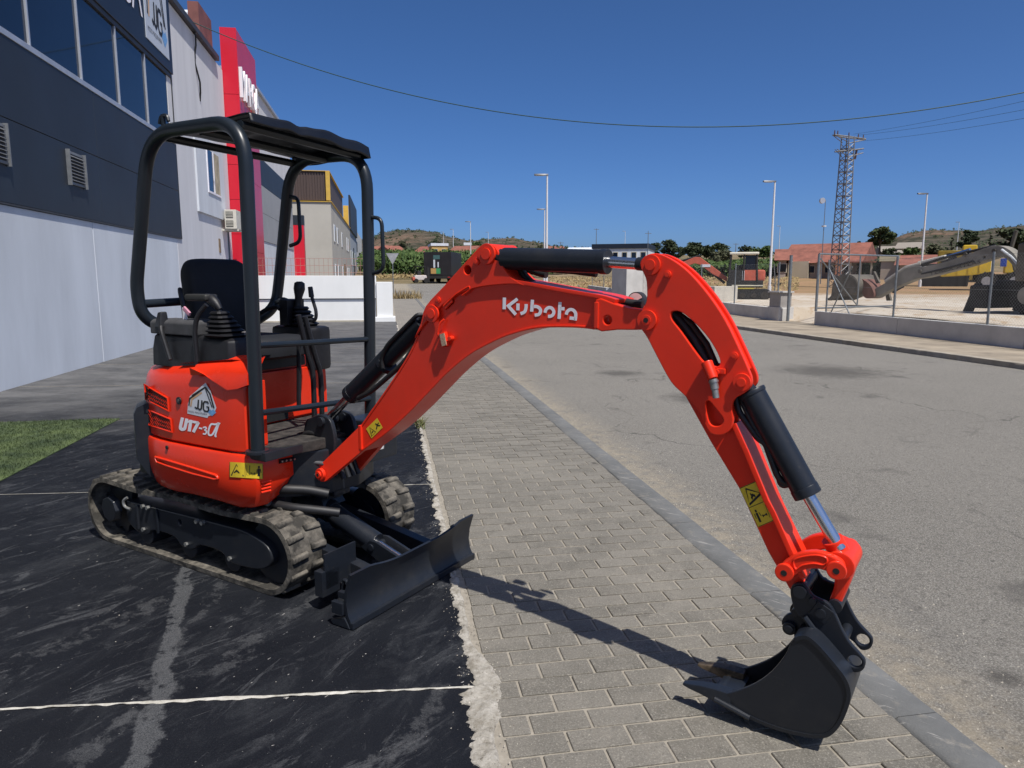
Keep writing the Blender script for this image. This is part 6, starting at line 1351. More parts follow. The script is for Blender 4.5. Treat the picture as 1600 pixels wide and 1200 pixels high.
p = lotloc(950, 448, 36.8); wb = empty('white_box', p); tag(wb, 'narrow white upright box behind the blue drum', 'box'); MB().bb(-0.12, 0.12, -0.1, 0.1, 0, 0.62).build('casing', WALLW, wb, bevel=0.01); MB().bb(-0.13, 0.13, -0.11, 0.11, 0.621, 0.65).build('lid', WALLW, wb)
p = lotloc(905, 452, 36); hy = empty('standpipe', p); tag(hy, 'small grey standpipe frame beyond the low wall', 'standpipe')
MB().tube(fillet([(-0.2, 0, 0), (-0.2, 0, 0.55), (0.22, 0, 0.55), (0.25, 0, 0)], 0.08), 0.03, 8).build('frame', GALV, hy); MB().bb(-0.1, 0.15, -0.08, 0.08, 0.0, 0.45).build('box', CONC, hy); MB().tube([(-0.05, 0, 0.5), (0.0, 0, 0.75), (-0.08, 0, 0.8)], 0.03, 8).build('spout', GALV, hy)
p = lotloc(1122, 463, 38); bk_ = empty('concrete_block', p, R(25)); tag(bk_, 'pale concrete block lying beside the red excavator', 'block'); MB().bb(-0.9, 0.9, -0.5, 0.5, 0, 0.75).build('block', mat('pale_block', (0.45, 0.42, 0.36), 0.9, 0, 0.1, 2), bk_, bevel=0.03); MB().bb(-0.95, 0.95, -0.55, 0.55, -0.2, 0.0).build('footing', CONC, bk_)

# ------------------------------------------------------------------ street lamps
LAMPW = mat('lamp_pole', (0.66, 0.66, 0.66), 0.5, 0.1, 0.05, 2); LHEAD = mat('lamp_head', (0.06, 0.065, 0.075), 0.4)
def lamp_proto():
    r_ = empty('street_lamp'); MB().cyl((0, 0, -0.6), (0, 0, 7.9), 0.10, 0.055, n=14).build('pole', LAMPW, r_, smooth=60)
    h_ = MB().loft([[Vector((x, y * w, 7.85 + z)) for y, z in ((-1, 0.0), (1, 0.0), (0.7, 0.10), (-0.7, 0.10))] for x, w in ((0.08, 0.07), (-0.15, 0.12), (-0.55, 0.17), (-0.85, 0.12))]).build('lamp_head', LHEAD, r_, bevel=0.015)
    MB().bb(-0.75, -0.2, -0.11, 0.11, 7.83, 7.849).build('lens', mat('lamp_lens', (0.5, 0.5, 0.48), 0.2), h_); MB().cyl((0, 0, -0.6), (0, 0, 0.5), 0.13, n=14).build('base', LAMPW, r_); return r_
lamps = [(855, 273, 446, 7.9, 'tall white street lamp rising behind the boom cylinder'), (1211, 283, 445, 7.9, 'tall white street lamp left of the lattice pylon'), (1449, 302, 430, 7.9, 'tall white street lamp rising behind the grey digger arm'),
         (735, 346, 415, 7.9, 'street lamp with twin neighbours in front of the orange roofed houses'), (708, 358, 412, 7.9, 'smaller street lamp over the black lorry'), (851, 325, 430, 7.9, 'lower street lamp hard beside the tall lamp at the boom'),
         (977, 361, 418, 7.9, 'street lamp in front of the white hall with dark band'), (1219, 353, 420, 7.9, 'street lamp in front of the red roofed house'), (1499, 346, 415, 7.9, 'street lamp beside the dark cypress tree'), (763, 368, 405, 7.9, 'distant street lamp over the reddish hillside'), (693, 370, 400, 7.9, 'bare white post over the ochre house')]
lp0 = lamp_proto(); firstl = True
for u, vt, vb, h, lab in lamps:
    # distance: the head is 7.9 m above the land there
    D = 40.0
    for it in range(60):
        pz = at_dist(u, vt, D); 
        if pz.z - gz(pz.x, pz.y) >= 7.9: break
        D *= 1.03
    o = lp0 if firstl else copy_tree(lp0); firstl = False
    o.location = (pz.x, pz.y, gz(pz.x, pz.y)); o.rotation_euler = (0, 0, R(-8)); tag(o, lab, 'street lamp', 'street lamps')
# ------------------------------------------------------------------ pylon
PYM = mat('pylon_steel', (0.19, 0.195, 0.20), 0.6, 0.3, 0.3, 2); pt = at_dist(1325, 214, 70); pz0 = gz(pt.x, pt.y)
py = empty('lattice_pylon', (pt.x, pt.y, pz0), R(20)); tag(py, 'steel lattice power pylon with two cross arms behind the fence', 'pylon'); PH = pt.z - pz0
m = MB(); hw = lambda z: 0.56 - 0.20 * min(1, z / PH)
for sx in (-1, 1):
    for sy in (-1, 1):
        MB().tube([(sx * hw(z), sy * hw(z), z) for z in [PH * k / 12 for k in range(13)]], 0.055, 5).build('corner_leg', PYM, py, smooth=0)
lv = [0.0]
while lv[-1] < PH - 0.6: lv.append(lv[-1] + 1.05 * hw(lv[-1]) * 1.15)
for i, (a, b) in enumerate(zip(lv, lv[1:])):
    b = min(b, PH)
    for c0, c1 in (((-1, -1), (1, -1)), ((1, -1), (1, 1)), ((1, 1), (-1, 1)), ((-1, 1), (-1, -1))):
        p0 = Vector((c0[0] * hw(a), c0[1] * hw(a), a)); p1 = Vector((c1[0] * hw(b), c1[1] * hw(b), b)); q0 = Vector((c1[0] * hw(a), c1[1] * hw(a), a)); q1 = Vector((c0[0] * hw(b), c0[1] * hw(b), b))
        MB().tube([p0, p1], 0.034, 4).build('diagonal', PYM, py, smooth=0)
        if i % 2 == 0: MB().tube([p1, q1], 0.034, 4).build('strut', PYM, py, smooth=0)
for zc, w0, w1 in ((PH - 0.02, -1.9, 2.3), (PH - 1.15, -1.5, 2.1)):
    for yy in (-0.25, 0.25):
        MB().tube([(w0, yy * 0.4, zc + (0.0 if zc > PH - 0.5 else -0.2)), (0, yy, zc), (w1, yy * 0.4, zc + (0.05 if zc > PH - 0.5 else 0.35))], 0.06, 5).build('cross_arm', PYM, py, smooth=0)
        MB().tube([(w0, yy * 0.4, zc), (-0.36, yy, zc - 0.45)], 0.04, 4).build('arm_brace', PYM, py, smooth=0); MB().tube([(w1, yy * 0.4, zc), (0.36, yy, zc - 0.45)], 0.04, 4).build('arm_brace', PYM, py, smooth=0)
for xx in (-1.8, -1.4, 0.1, 1.4, 2.1):
    MB().cyl((xx, 0, PH + 0.0), (xx, 0, PH + 0.38), 0.06, 0.04, n=8).build('insulator', mat('insulator', (0.10, 0.06, 0.05), 0.3), py)
MB().cyl((1.3, 0, PH - 1.0), (1.15, 0, PH - 1.75), 0.09, n=8).build('insulator', mat('insulator', (0.1, 0.06, 0.05)), py)
# ------------------------------------------------------------------ overhead cables
CAB = mat('cable_green', (0.018, 0.06, 0.055), 0.6)
A = on_x(300, 34, FX + 0.05); B = on_x(1720, 118, 15.5)
def sagcurve(A, B, sag, n=60): return [A + (B - A) * (k / n) - Vector((0, 0, 4 * sag * (k / n) * (1 - k / n))) for k in range(n + 1)]
def projv(p):
    q = p - CAM; z = q.dot(_fw); return 800 + F_PX * q.dot(_rt) / z, 600 - F_PX * q.dot(_up) / z
best = min((abs(min((projv(p) for p in sagcurve(A, B, s_ / 50.0)), key=lambda t_: abs(t_[0] - 1100))[1] - 198), s_ / 50.0) for s_ in range(0, 200))[1]
tag(MB().tube(sagcurve(A, B, best), 0.012, 8).build('overhead_cable', CAB, smooth=60), 'sagging dark cable strung from the warehouse roof across the road', 'cable')
topw = Vector((pt.x, pt.y, pt.z + 0.25))
for k, (u, v) in enumerate(((1640, 143), (1640, 158), (1640, 172))):
    E_ = at_dist(u, v, 45); s0 = topw + Vector((0.7 * (k - 1) + 1.2, 0.3 * k, -0.4 * (k == 2)))
    tag(MB().tube(sagcurve(s0, E_ + (E_ - s0) * 0.3, 0.25, 20), 0.010, 5).build('power_line', CAB, smooth=60), ('upper thin', 'middle thin', 'lower thin')[k] + ' power line leaving the lattice pylon', 'power line', 'pylon power lines')

# ------------------------------------------------------------------ vegetation
LEAF = {}
def leafmat(k, c1, c2):
    if k in LEAF: return LEAF[k]
    t = NT('leaves_' + k); ge = t.N.new('ShaderNodeNewGeometry'); c = t.mix(ge.outputs['Random Per Island'], c1, c2); m = t.done(c, 0.7, spec=0.2); LEAF[k] = m; return m
def crown_mesh(seed, rx, rz, n, leaf, clumps=14, squash=0.6, base=0.0):
    r_ = random.Random(seed); m = MB(); cl = []
    for i in range(clumps):
        a = r_.uniform(0, 6.283); q = r_.random() ** 0.5 * 0.78; h = r_.uniform(-0.8, 0.9); w = math.sqrt(max(0.05, 1 - h * h))
        cl.append((Vector((math.cos(a) * q * rx * w, math.sin(a) * q * rx * w, h * rz * 0.75)), r_.uniform(0.28, 0.5) * (rx if clumps < 20 else (rx + rz) * 0.5)))
    for i in range(n):
        c, cr = cl[r_.randrange(clumps)]
        d = Vector((r_.gauss(0, 1), r_.gauss(0, 1), r_.gauss(0, 1))).normalized() * cr * r_.random() ** 0.4; d.z *= squash
        p = c + d + Vector((0, 0, base)); a = Vector((r_.uniform(-1, 1), r_.uniform(-1, 1), r_.uniform(-0.6, 0.6))).normalized() * leaf * r_.uniform(0.6, 1.3); b = a.orthogonal().normalized() * leaf * r_.uniform(0.4, 0.8)
        b = Matrix.Rotation(r_.uniform(0, 6.28), 3, a) @ b
        o = len(m.v); m.v += [p - a, p + b, p + a, p - b]; m.f.append([o, o + 1, o + 2, o + 3])
    return m.mesh('crown', smooth=0, fix=False)
BARK = mat('bark', (0.09, 0.065, 0.045), 0.9, 0, 0.3, 3)
def tree(name, loc, h, rx, rz, me, lab, group, lm, trunk_h=None, limbs=5):
    th_ = trunk_h or h - rz; o = empty(name, loc); tag(o, lab, 'tree', group)
    m = MB().tube([(0, 0, -0.3), (0.05 * h * 0.1, 0, th_ * 0.5), (0, 0.03 * h * 0.1, th_ + rz * 0.5)], [h * 0.028, h * 0.022, h * 0.010], 7)
    r_ = random.Random(hash(lab) % 1000)
    for k in range(limbs):
        a = 6.283 * k / limbs + r_.uniform(0, 0.8); m.tube([(0, 0, th_ * 0.8), (math.cos(a) * rx * 0.35, math.sin(a) * rx * 0.35, th_ + rz * 0.1), (math.cos(a) * rx * 0.6, math.sin(a) * rx * 0.6, th_ + rz * 0.5)], [h * 0.013, h * 0.009, h * 0.004], 5)
    m.build('trunk', BARK, o, smooth=60); put('crown', me, lm, o, (0, 0, h - rz)); return o
PINEL = leafmat('pine', (0.04, 0.06, 0.022), (0.085, 0.105, 0.04)); DARKL = leafmat('dark', (0.032, 0.045, 0.022), (0.068, 0.085, 0.038)); GREENL = leafmat('green', (0.035, 0.065, 0.018), (0.075, 0.115, 0.03)); OLIVEL = leafmat('olive', (0.06, 0.066, 0.036), (0.11, 0.112, 0.06))
def place(u, v_base, D): p = at_dist(u, v_base, D); return Vector((p.x, p.y, gz(p.x, p.y) - 0.1))
def px2m(n, D): return n * D / F_PX * 1.02
def add_tree(name, u, vtop, wpx, hpx, D, lab, group, lm, seed, n=1500, limbs=5, trunk=None):
    p = place(u, 420, D); top = at_dist(u, vtop, D).z; h = max(2.0, top - p.z); rx = px2m(wpx / 2, D); rz = min(px2m(hpx / 2, D), h * 0.48)
    me = crown_mesh(seed, rx, rz, n, rx * 0.07 + 0.09, clumps=26 if name in ('round_tree', 'far_tree') else 16); return tree(name, p, h, rx * 0.9, rz, me, lab, group, lm, trunk, limbs)
add_tree('pine_tree', 1372, 352, 36, 30, 110, 'broad stone pine standing behind the red roofed house', 'trees behind the lot', PINEL, 1, 2200)
add_tree('pine_tree', 1349, 372, 28, 24, 114, 'lower dark tree leaning against the stone pine', 'trees behind the lot', DARKL, 2)
add_tree('conifer_tree', 1509, 353, 24, 44, 120, 'dense upright dark conifer beside a street lamp', 'trees behind the lot', DARKL, 3, 2000)
add_tree('cypress_tree', 1543, 356, 5, 46, 118, 'thin dark cypress above the grey digger arm', 'trees behind the lot', DARKL, 4, 700, 0)
add_tree('cypress_tree', 1484, 366, 6, 30, 122, 'short thin cypress left of the dense conifer', 'trees behind the lot', DARKL, 5, 500, 0)
add_tree('shade_tree', 1580, 352, 46, 40, 100, 'wide dark tree at the right above the yellow machine', 'trees behind the lot', DARKL, 6, 2400)
add_tree('shade_tree', 1640, 350, 50, 44, 96, 'wide olive green tree beyond the right end of the lot', 'trees behind the lot', OLIVEL, 7, 1800)
for i, (u, vt, w, D, l_) in enumerate(((1022, 377, 22, 180, 'small round tree next to the white hall'), (1045, 373, 26, 178, 'tallest round tree on the tan bank'), (1083, 377, 28, 176, 'broad round tree on the tan bank'), (1103, 381, 22, 182, 'low round tree on the tan bank'), (1126, 377, 28, 170, 'dark round tree right of the tan bank'), (1128, 388, 40, 120, 'wide grey green tree behind the red excavator'), (1060, 384, 20, 190, 'small dark tree between the round trees on the bank'))):
    add_tree('round_tree', u, vt, w * 1.15, 34 if i != 5 else 40, D, l_, 'round trees on the bank', DARKL if i != 5 else OLIVEL, 20 + i, 2200)
for i, (u, vt, w, D, l_) in enumerate(((1165, 383, 30, 190, 'far green tree left of the red roofed house'), (1192, 381, 34, 185, 'far dark tree hard against the red roofed house'), (628, 373, 18, 230, 'dark tree among the orange roofs'), (680, 373, 26, 240, 'dark tree behind the ochre house'), (745, 376, 26, 230, 'dark green tree right of the ochre house'), (842, 380, 18, 260, 'dark tree behind the boom cylinder'), (1390, 385, 26, 112, 'low green tree in front of the two far houses'), (1425, 385, 30, 112, 'rounded dark tree between far houses and lamp'), (1465, 380, 36, 116, 'reddish brown tree below the hill'))):
    add_tree('far_tree', u, vt, w, 26, D, l_, 'scattered far trees', (DARKL, GREENL, OLIVEL)[i % 3], 40 + i, 1500)
# citrus orchard and hedge masses
m = MB(); r_ = random.Random(5)
for i in range(270):
    az = R(-12) + R(26) * r_.random(); D = 100 + 75 * r_.random(); x, y = D * math.sin(az), D * math.cos(az)
    if x < -3.8: continue
    g0 = gz(x, y); rr0 = r_.uniform(1.5, 2.3)
    for j in range(110):
        d = Vector((r_.gauss(0, 1), r_.gauss(0, 1), r_.gauss(0, 1))).normalized() * r_.random() ** 0.35; p = Vector((x + d.x * rr0, y + d.y * rr0, g0 + 1.5 + d.z * 1.5))
        a = Vector((r_.uniform(-1, 1), r_.uniform(-1, 1), r_.uniform(-1, 1))).normalized() * 0.32; b = a.orthogonal().normalized() * 0.22; o = len(m.v); m.v += [p - a, p + b, p + a, p - b]; m.f.append([o, o + 1, o + 2, o + 3])
tag(m.build('orchard', GREENL, smooth=0, fix=False), 'dense green citrus orchard beyond the end of the road', 'orchard', kind='stuff')
def mass(name, u0, u1, D0, D1, hz, n, lm, lab, seed, leaf=0.3, cat='hedge'):
    m = MB(); r_ = random.Random(seed)
    for i in range(n):
        u = r_.uniform(u0, u1); D = r_.uniform(D0, D1); p = at_dist(u, 420, D); hh = hz * (0.6 + 0.4 * noise.noise(Vector((p.x * 0.2, p.y * 0.2, seed)))) * r_.random() ** 0.6; p.z = gz(p.x, p.y) + hh
        a = Vector((r_.uniform(-1, 1), r_.uniform(-1, 1), r_.uniform(-1, 1))).normalized() * leaf; b = a.orthogonal().normalized() * leaf * 0.7; o = len(m.v); m.v += [p - a, p + b, p + a, p - b]; m.f.append([o, o + 1, o + 2, o + 3])
    tag(m.build(name, lm, smooth=0, fix=False), lab, cat, kind='stuff')
mass('hedge', 1055, 1215, 96, 104, 2.9, 5200, GREENL, 'long dark green hedge behind the red excavator', 3)
mass('scrub', 1340, 1480, 92, 104, 3.2, 4200, DARKL, 'dark scrub below the far houses', 4)
mass('scrub_band', 575, 1000, 210, 300, 4.0, 6000, DARKL, 'dark belt of distant bushes and trees in the valley', 5, 0.7, 'bushes')
STRAW = leafmat('straw', (0.20, 0.145, 0.065), (0.33, 0.25, 0.12))
mass('dry_grass', 590, 800, 93, 98, 0.6, 1500, STRAW, 'straw coloured dry grass along the far road edge', 6, 0.16, 'grass')
mass('field_grass', 860, 1250, 58, 96, 0.35, 5000, STRAW, 'patchy dry grass on the brown field beyond the lot', 8, 0.12, 'grass')
m = MB(); r_ = random.Random(9)                                    # bushes dotted over the hills
for i in range(2600):
    a, b = 0.25 + 0.6 * r_.random(), 0.12 + 0.36 * r_.random(); p = hill_pt(a, b); s_ = r_.uniform(1.5, 4.5)
    for j in range(10):
        d = Vector((r_.gauss(0, 1), r_.gauss(0, 1), abs(r_.gauss(0, 1)))).normalized() * s_ * r_.random() ** 0.4; q = p + d; e = Vector((r_.uniform(-1, 1), r_.uniform(-1, 1), r_.uniform(-1, 1))).normalized() * s_ * 0.4; f_ = e.orthogonal().normalized() * s_ * 0.3; o = len(m.v); m.v += [q - e, q + f_, q + e, q - f_]; m.f.append([o, o + 1, o + 2, o + 3])
tag(m.build('hill_bushes', DARKL, smooth=0, fix=False), 'dark bushes and small trees dotted over the hills', 'bushes', kind='stuff')
# weeds by the yard edge
m = MB(); r_ = random.Random(12)
for i in range(60):
    a = r_.uniform(0, 6.28); L_ = r_.uniform(0.05, 0.16); x, y = 0.30 + r_.uniform(-0.04, 0.04), 7.3 + r_.uniform(-0.2, 0.2); t_ = Vector((x + math.cos(a) * L_, y + math.sin(a) * L_, 0.02 + L_ * 0.5)); w_ = Vector((-math.sin(a), math.cos(a), 0)) * 0.006
    o = len(m.v); m.v += [Vector((x, y, 0.0)) - w_, Vector((x, y, 0.0)) + w_, t_]; m.f.append([o, o + 1, o + 2])
tag(m.build('weed_tuft', leafmat('weed', (0.05, 0.07, 0.02), (0.14, 0.12, 0.05)), smooth=0, fix=False), 'small weed tuft growing at the edge of the pavers', 'weed')
m = MB()
for i in range(260):
    a = r_.uniform(0, 6.28); L_ = r_.uniform(0.3, 0.7); x, y = 1.2 + r_.uniform(-0.9, 0.9), 46 + r_.uniform(-0.8, 0.8); g0 = gz(x, y); t_ = Vector((x + math.cos(a) * L_ * 0.6, y + math.sin(a) * L_ * 0.6, g0 + L_)); w_ = Vector((-math.sin(a), math.cos(a), 0)) * 0.02
    o = len(m.v); m.v += [Vector((x, y, g0)) - w_, Vector((x, y, g0)) + w_, t_]; m.f.append([o, o + 1, o + 2])
tag(m.build('dry_bush', STRAW, smooth=0, fix=False), 'straw coloured dry bush beside the yield sign', 'bush')

# ------------------------------------------------------------------ houses
ROOFT = mat('clay_tiles', (0.225, 0.082, 0.055), 0.85, 0, 0.25, 1.2, 0.03, 6); DKW = mat('brown_render', (0.36, 0.30, 0.24), 0.9, 0, 0.1, 0.5); CRW = mat('cream_render', (0.52, 0.46, 0.34), 0.9, 0, 0.08, 0.5); OCH = mat('ochre_render', (0.52, 0.33, 0.11), 0.9, 0, 0.1, 0.5)  # DKW: darker brown render for house and shed walls
def house(name, u0, u1, vt, D, rz, lab, wallm, depth=8.0, wall_frac=0.6, roofm=None, wins=3, flat=False):
    p0 = at_dist(u0, 420, D); p1 = at_dist(u1, 420, D); w = (p1 - p0).length; c = (p0 + p1) / 2; g0 = gz(c.x, c.y) - 0.6; top = at_dist((u0 + u1) / 2, vt, D).z - g0
    ax = (p1 - p0); ang = math.atan2(ax.y, ax.x); o = empty(name, (c.x, c.y, g0), ang + R(rz)); tag(o, lab, 'house', 'far houses'); hw_ = top * wall_frac
    MB().bb(-w / 2, w / 2, 0, depth, 0, hw_).build('wall', wallm, o)
    if flat: MB().bb(-w / 2 - 0.2, w / 2 + 0.2, -0.2, depth + 0.2, hw_, top).build('roof', roofm or ROOFT, o)
    else:
        e = 0.5; m = MB().add([Vector((-w / 2 - e, -e, hw_ - 0.15)), Vector((w / 2 + e, -e, hw_ - 0.15)), Vector((w / 2 + e, depth + e, hw_ - 0.15)), Vector((-w / 2 - e, depth + e, hw_ - 0.15)), Vector((-w / 2 - e, depth / 2, top)), Vector((w / 2 + e, depth / 2, top))], [(0, 1, 5, 4), (2, 3, 4, 5), (0, 4, 3), (1, 2, 5), (0, 3, 2, 1)]); m.build('roof', roofm or ROOFT, o, smooth=0)
    for k in range(wins):
        x = -w / 2 + w * (k + 0.5) / wins; f_ = MB().bb(x - 0.55, x + 0.55, -0.06, 0.02, hw_ * 0.45, hw_ * 0.82).build('window', CRW if wallm is not CRW else DKW, o); MB().bb(x - 0.45, x + 0.45, -0.08, -0.061, hw_ * 0.48, hw_ * 0.79).build('pane', GLASS, f_)
    return o
hs = house('red_roofed_house', 1222, 1342, 378, 95, -14, 'low house with long red tiled roof and veranda behind the pylon', DKW, 9, 0.52, wins=4)
for k in range(6): MB().bb(0.5 + 1.1 * k, 0.68 + 1.1 * k, -2.2, -2.0, 0, 2.3).build('veranda_post', CRW, hs)
MB().bb(0.2, 6.4, -2.4, -0.55, 2.31, 2.45).build('veranda_roof', ROOFT, hs); MB().bb(-3.6, -1.2, -0.5, -0.09, 0, 2.6).build('porch', CRW, hs)
house('small_house', 1216, 1228, 388, 92, 0, 'small lean-to with red roof left of the veranda house', DKW, 5, 0.7, wins=1)
house('far_house', 1381, 1404, 383, 130, 10, 'dark two storey house with pale columns behind the pine', DKW, 8, 0.72, roofm=mat('grey_roof', (0.25, 0.22, 0.18), 0.9), wins=3)
house('far_house', 1400, 1430, 377, 132, -6, 'house with a wide pale grey roof beside the pine', CRW, 8, 0.78, roofm=mat('grey_roof', (0.25, 0.22, 0.18), 0.9), wins=2)
house('shed', 1405, 1466, 397, 88, -4, 'low dark shed with red tiles behind the digger arm', DKW, 6, 0.7, wins=2)
house('shed', 1376, 1402, 399, 90, 0, 'low pale roofed shed beyond the digger bucket', DKW, 5, 0.8, roofm=mat('cream_sheet', (0.50, 0.45, 0.30), 0.9), wins=0, flat=True)
house('ochre_house', 675, 700, 380, 190, 6, 'ochre and white flat roofed house behind the black lorry', OCH, 9, 0.86, roofm=WALLW, wins=2, flat=True)
house('tiled_house', 698, 737, 383, 186, -28, 'house with broad orange tiled roof right of the ochre house', CRW, 9, 0.55, wins=3)
house('tiled_house', 612, 640, 383, 200, 38, 'orange roofed house at the left end of the orchard', CRW, 8, 0.55, wins=2)
house('tiled_house', 643, 667, 384, 205, -40, 'orange roofed house between its neighbour and the ochre house', CRW, 8, 0.5, wins=2)
house('tiled_house', 588, 610, 384, 210, 0, 'orange roofed house half hidden by the canopy post', CRW, 8, 0.5, wins=2)
house('white_villa', 726, 736, 379, 210, 0, 'narrow cream villa above the broad orange roof', CRW, 8, 0.85, wins=1, flat=True, roofm=WALLW)
house('cream_house', 855, 880, 384, 240, 4, 'cream house far beyond the arm cylinder', CRW, 8, 0.7, wins=2)
house('cream_house', 1186, 1197, 388, 260, 4, 'tiny white house among the far trees', WALLW, 8, 0.8, wins=1, flat=True, roofm=WALLW)
wh = house('white_hall', 925, 1012, 381, 150, -8, 'long white hall with a black roof band and small square windows', WALLW, 14, 0.80, roofm=SIGNB, wins=6, flat=True)
house('white_hall_wing', 886, 926, 385, 158, -8, 'lower white wing with sloping roof joined to the long hall', WALLW, 10, 0.8, roofm=WALLW, wins=0)

# ------------------------------------------------------------------ machines in the background
def wheel(par, c, r_, w, tyre, rim, name='wheel'):
    q = MB().cyl((c[0], c[1] - w / 2, c[2]), (c[0], c[1] + w / 2, c[2]), r_, n=22).build(name, tyre, par, bevel=r_ * 0.12); MB().cyl((c[0], c[1] - w / 2 - 0.01, c[2]), (c[0], c[1] + w / 2 + 0.01, c[2]), r_ * 0.5, n=16).build('rim', rim, q, bevel=0.02)
    for k in range(14):
        a = 6.283 * k / 14; MB().box((c[0] + r_ * math.cos(a), c[1], c[2] + r_ * math.sin(a)), (r_ * 0.10, w * 0.96, r_ * 0.16), Matrix.Rotation(-a, 3, 'Y')).build('tread', tyre, q, smooth=0)
TYRE = mat('tyre', (0.018, 0.017, 0.016), 0.9, 0, 0.3, 4)
# red and white excavator on the lot: seen from its left, boom to the left
p = at_dist(1160, 465, 40.5); x2 = empty('red_white_excavator', (p.x, p.y, lot_z(p.x, p.y) - 0.02), R(-28) + math.pi); tag(x2, 'red and black tracked excavator with white cab roof parked behind the wire fence', 'excavator'); x2.scale = (1.12, 1, 1)
OLDRED = mat('faded_red', (0.46, 0.10, 0.06), 0.6, 0, 0.2, 2); OLDB = mat('dusty_black', (0.018, 0.017, 0.017), 0.7, 0, 0.3, 3); IVORY = mat('ivory', (0.66, 0.62, 0.50), 0.6, 0, 0.05, 3)
for yy in (-0.72, 0.72):
    m = MB(); rings = []
    for k in range(40):
        a = 6.283 * k / 40; cx = (1.02 if math.cos(a) > 0 else -1.02); rings.append(Vector((cx + 0.27 * math.cos(a), 0, 0.28 + 0.27 * math.sin(a))))
    m.loft([[q + Vector((0, yy - 0.2, 0)) for q in rings], [q + Vector((0, yy + 0.2, 0)) for q in rings]]); tr = m.build('track', OLDB, x2, bevel=0.03)
    for xx in (-1.0, -0.5, 0.0, 0.5, 1.0): MB().cyl((xx, yy - 0.22, 0.22), (xx, yy + 0.22, 0.22), 0.13 if abs(xx) < 0.7 else 0.2, n=14).build('roller', mat('roller_dust', (0.04, 0.035, 0.03), 0.8), tr)
MB().bb(-0.9, 0.75, -0.75, 0.75, 0.62, 1.0).build('deck', OLDB, x2, bevel=0.06); MB().bb(-0.98, -0.5, -0.72, 0.66, 0.95, 1.55).build('engine_cover', OLDRED, x2, bevel=0.12)
c_ = empty('cab', (0, 0, 0), 0, x2)
for xx, yy in ((-0.62, -0.1), (-0.62, 0.72), (0.0, 0.72), (0.66, -0.1), (0.66, 0.72)): MB().cyl((xx, yy, 1.0), (xx * 0.9, yy, 2.35), 0.045, n=8).build('cab_post', OLDB, c_)
MB().bb(-0.66, 0.66, -0.18, 0.80, 2.34, 2.47).build('cab_roof', IVORY, c_, bevel=0.05); MB().bb(0.0, 0.60, 0.70, 0.73, 1.0, 1.55).build('cab_door', OLDB, c_); MB().bb(-0.58, -0.06, 0.70, 0.72, 1.55, 2.28).build('cab_window', GLASS, c_); MB().bb(-0.60, -0.05, 0.70, 0.725, 1.0, 1.54).build('cab_side', OLDRED, c_); MB().bb(-0.2, 0.3, 0.1, 0.6, 1.0, 1.8).build('seat', OLDB, c_, bevel=0.05); MB().bb(-0.05, 0.05, 0.735, 0.745, 1.0, 1.5).build('stripe', WALLW, c_)
q_ = [Vector(v_) for v_ in ((0.75, -0.3, 1.05), (1.45, -0.3, 1.55), (2.05, -0.3, 2.05), (2.3, -0.3, 2.10), (3.0, -0.3, 1.80), (3.9, -0.3, 1.5))]
m = MB().loft([[v_ + Vector((0, -0.13, -h_)), v_ + Vector((0, 0.13, -h_)), v_ + Vector((0, 0.13, h_)), v_ + Vector((0, -0.13, h_))] for v_, h_ in zip(q_, (0.12, 0.2, 0.2, 0.17, 0.14, 0.12))]); m.build('boom', OLDRED, x2, bevel=0.03)
MB().bb(1.55, 2.0, -0.05 - 0.12, -0.02 - 0.13, 1.72, 1.86).build('boom_plate', WALLW, x2); MB().cyl((0.85, -0.3, 0.85), (1.85, -0.3, 1.72), 0.07, n=10).build('boom_ram', OLDB, x2); MB().cyl((2.1, -0.3, 2.33), (3.2, -0.3, 1.98), 0.06, n=10).build('arm_ram', OLDB, x2)
MB().loft([[Vector((3.8, y, z)) for y, z in ((-0.42, 1.6), (-0.18, 1.6), (-0.18, 1.4), (-0.42, 1.4))], [Vector((4.2, y, z)) for y, z in ((-0.40, 0.5), (-0.20, 0.5), (-0.20, 0.35), (-0.40, 0.35))]]).build('arm', OLDRED, x2, bevel=0.02); MB().bb(3.9, 4.5, -0.6, 0.0, 0.02, 0.45).build('bucket', OLDB, x2, bevel=0.1)
MB().bb(0.95, 1.1, -0.9, 0.9, 0.05, 0.42).build('blade', OLDB, x2, bevel=0.03); MB().bb(-0.9, 0.5, 0.751, 0.765, 0.70, 0.76).build('stripe', IVORY, x2); MB().bb(-0.5, 0.3, 0.56, 0.93, 0.552, 0.60).build('track_guard', mat('dirty_yellow', (0.45, 0.38, 0.05), 0.7), x2)
# big grey wheeled digger: only its front end stands in the picture
GRM = mat('dusty_grey_paint', (0.22, 0.205, 0.175), 0.75, 0, 0.25, 1.5, 0.004, 10); GRD = mat('dusty_dark_grey', (0.10, 0.088, 0.07), 0.85, 0, 0.35, 2.5)
p0 = at_dist(1345, 469, 31.0); p1 = at_dist(1600, 440, 27.5); zl = lot_z(p0.x, p0.y); ax = Vector((p1.x - p0.x, p1.y - p0.y, 0)); ang = math.atan2(ax.y, ax.x)
dg_ = empty('grey_digger', (p0.x, p0.y, zl), ang); tag(dg_, 'big dusty grey digger with long lettered arm, its bucket on the sand', 'digger')
DO, DD, DL = frame(Vector((p0.x, p0.y, 0)), ang)
def DS(u, v, y): x, z = side((DO, DD, DL), u, v, y); return Vector((x, y, z - zl))
def dplate(px, y0, y1, name, m, par=None, k=3, bev=0.01, holes=()):
    q = [DS(u, v, 0) for u, v in px]; c_ = crom([Vector((a.x, a.z)) for a in q], k) if k > 1 else [Vector((a.x, a.z)) for a in q]; return put(name, plate_mesh(name, [(a.x, a.y) for a in c_], holes, y0, y1, bev), m, par or dg_)
h_ = DS(1544, 402, 0)
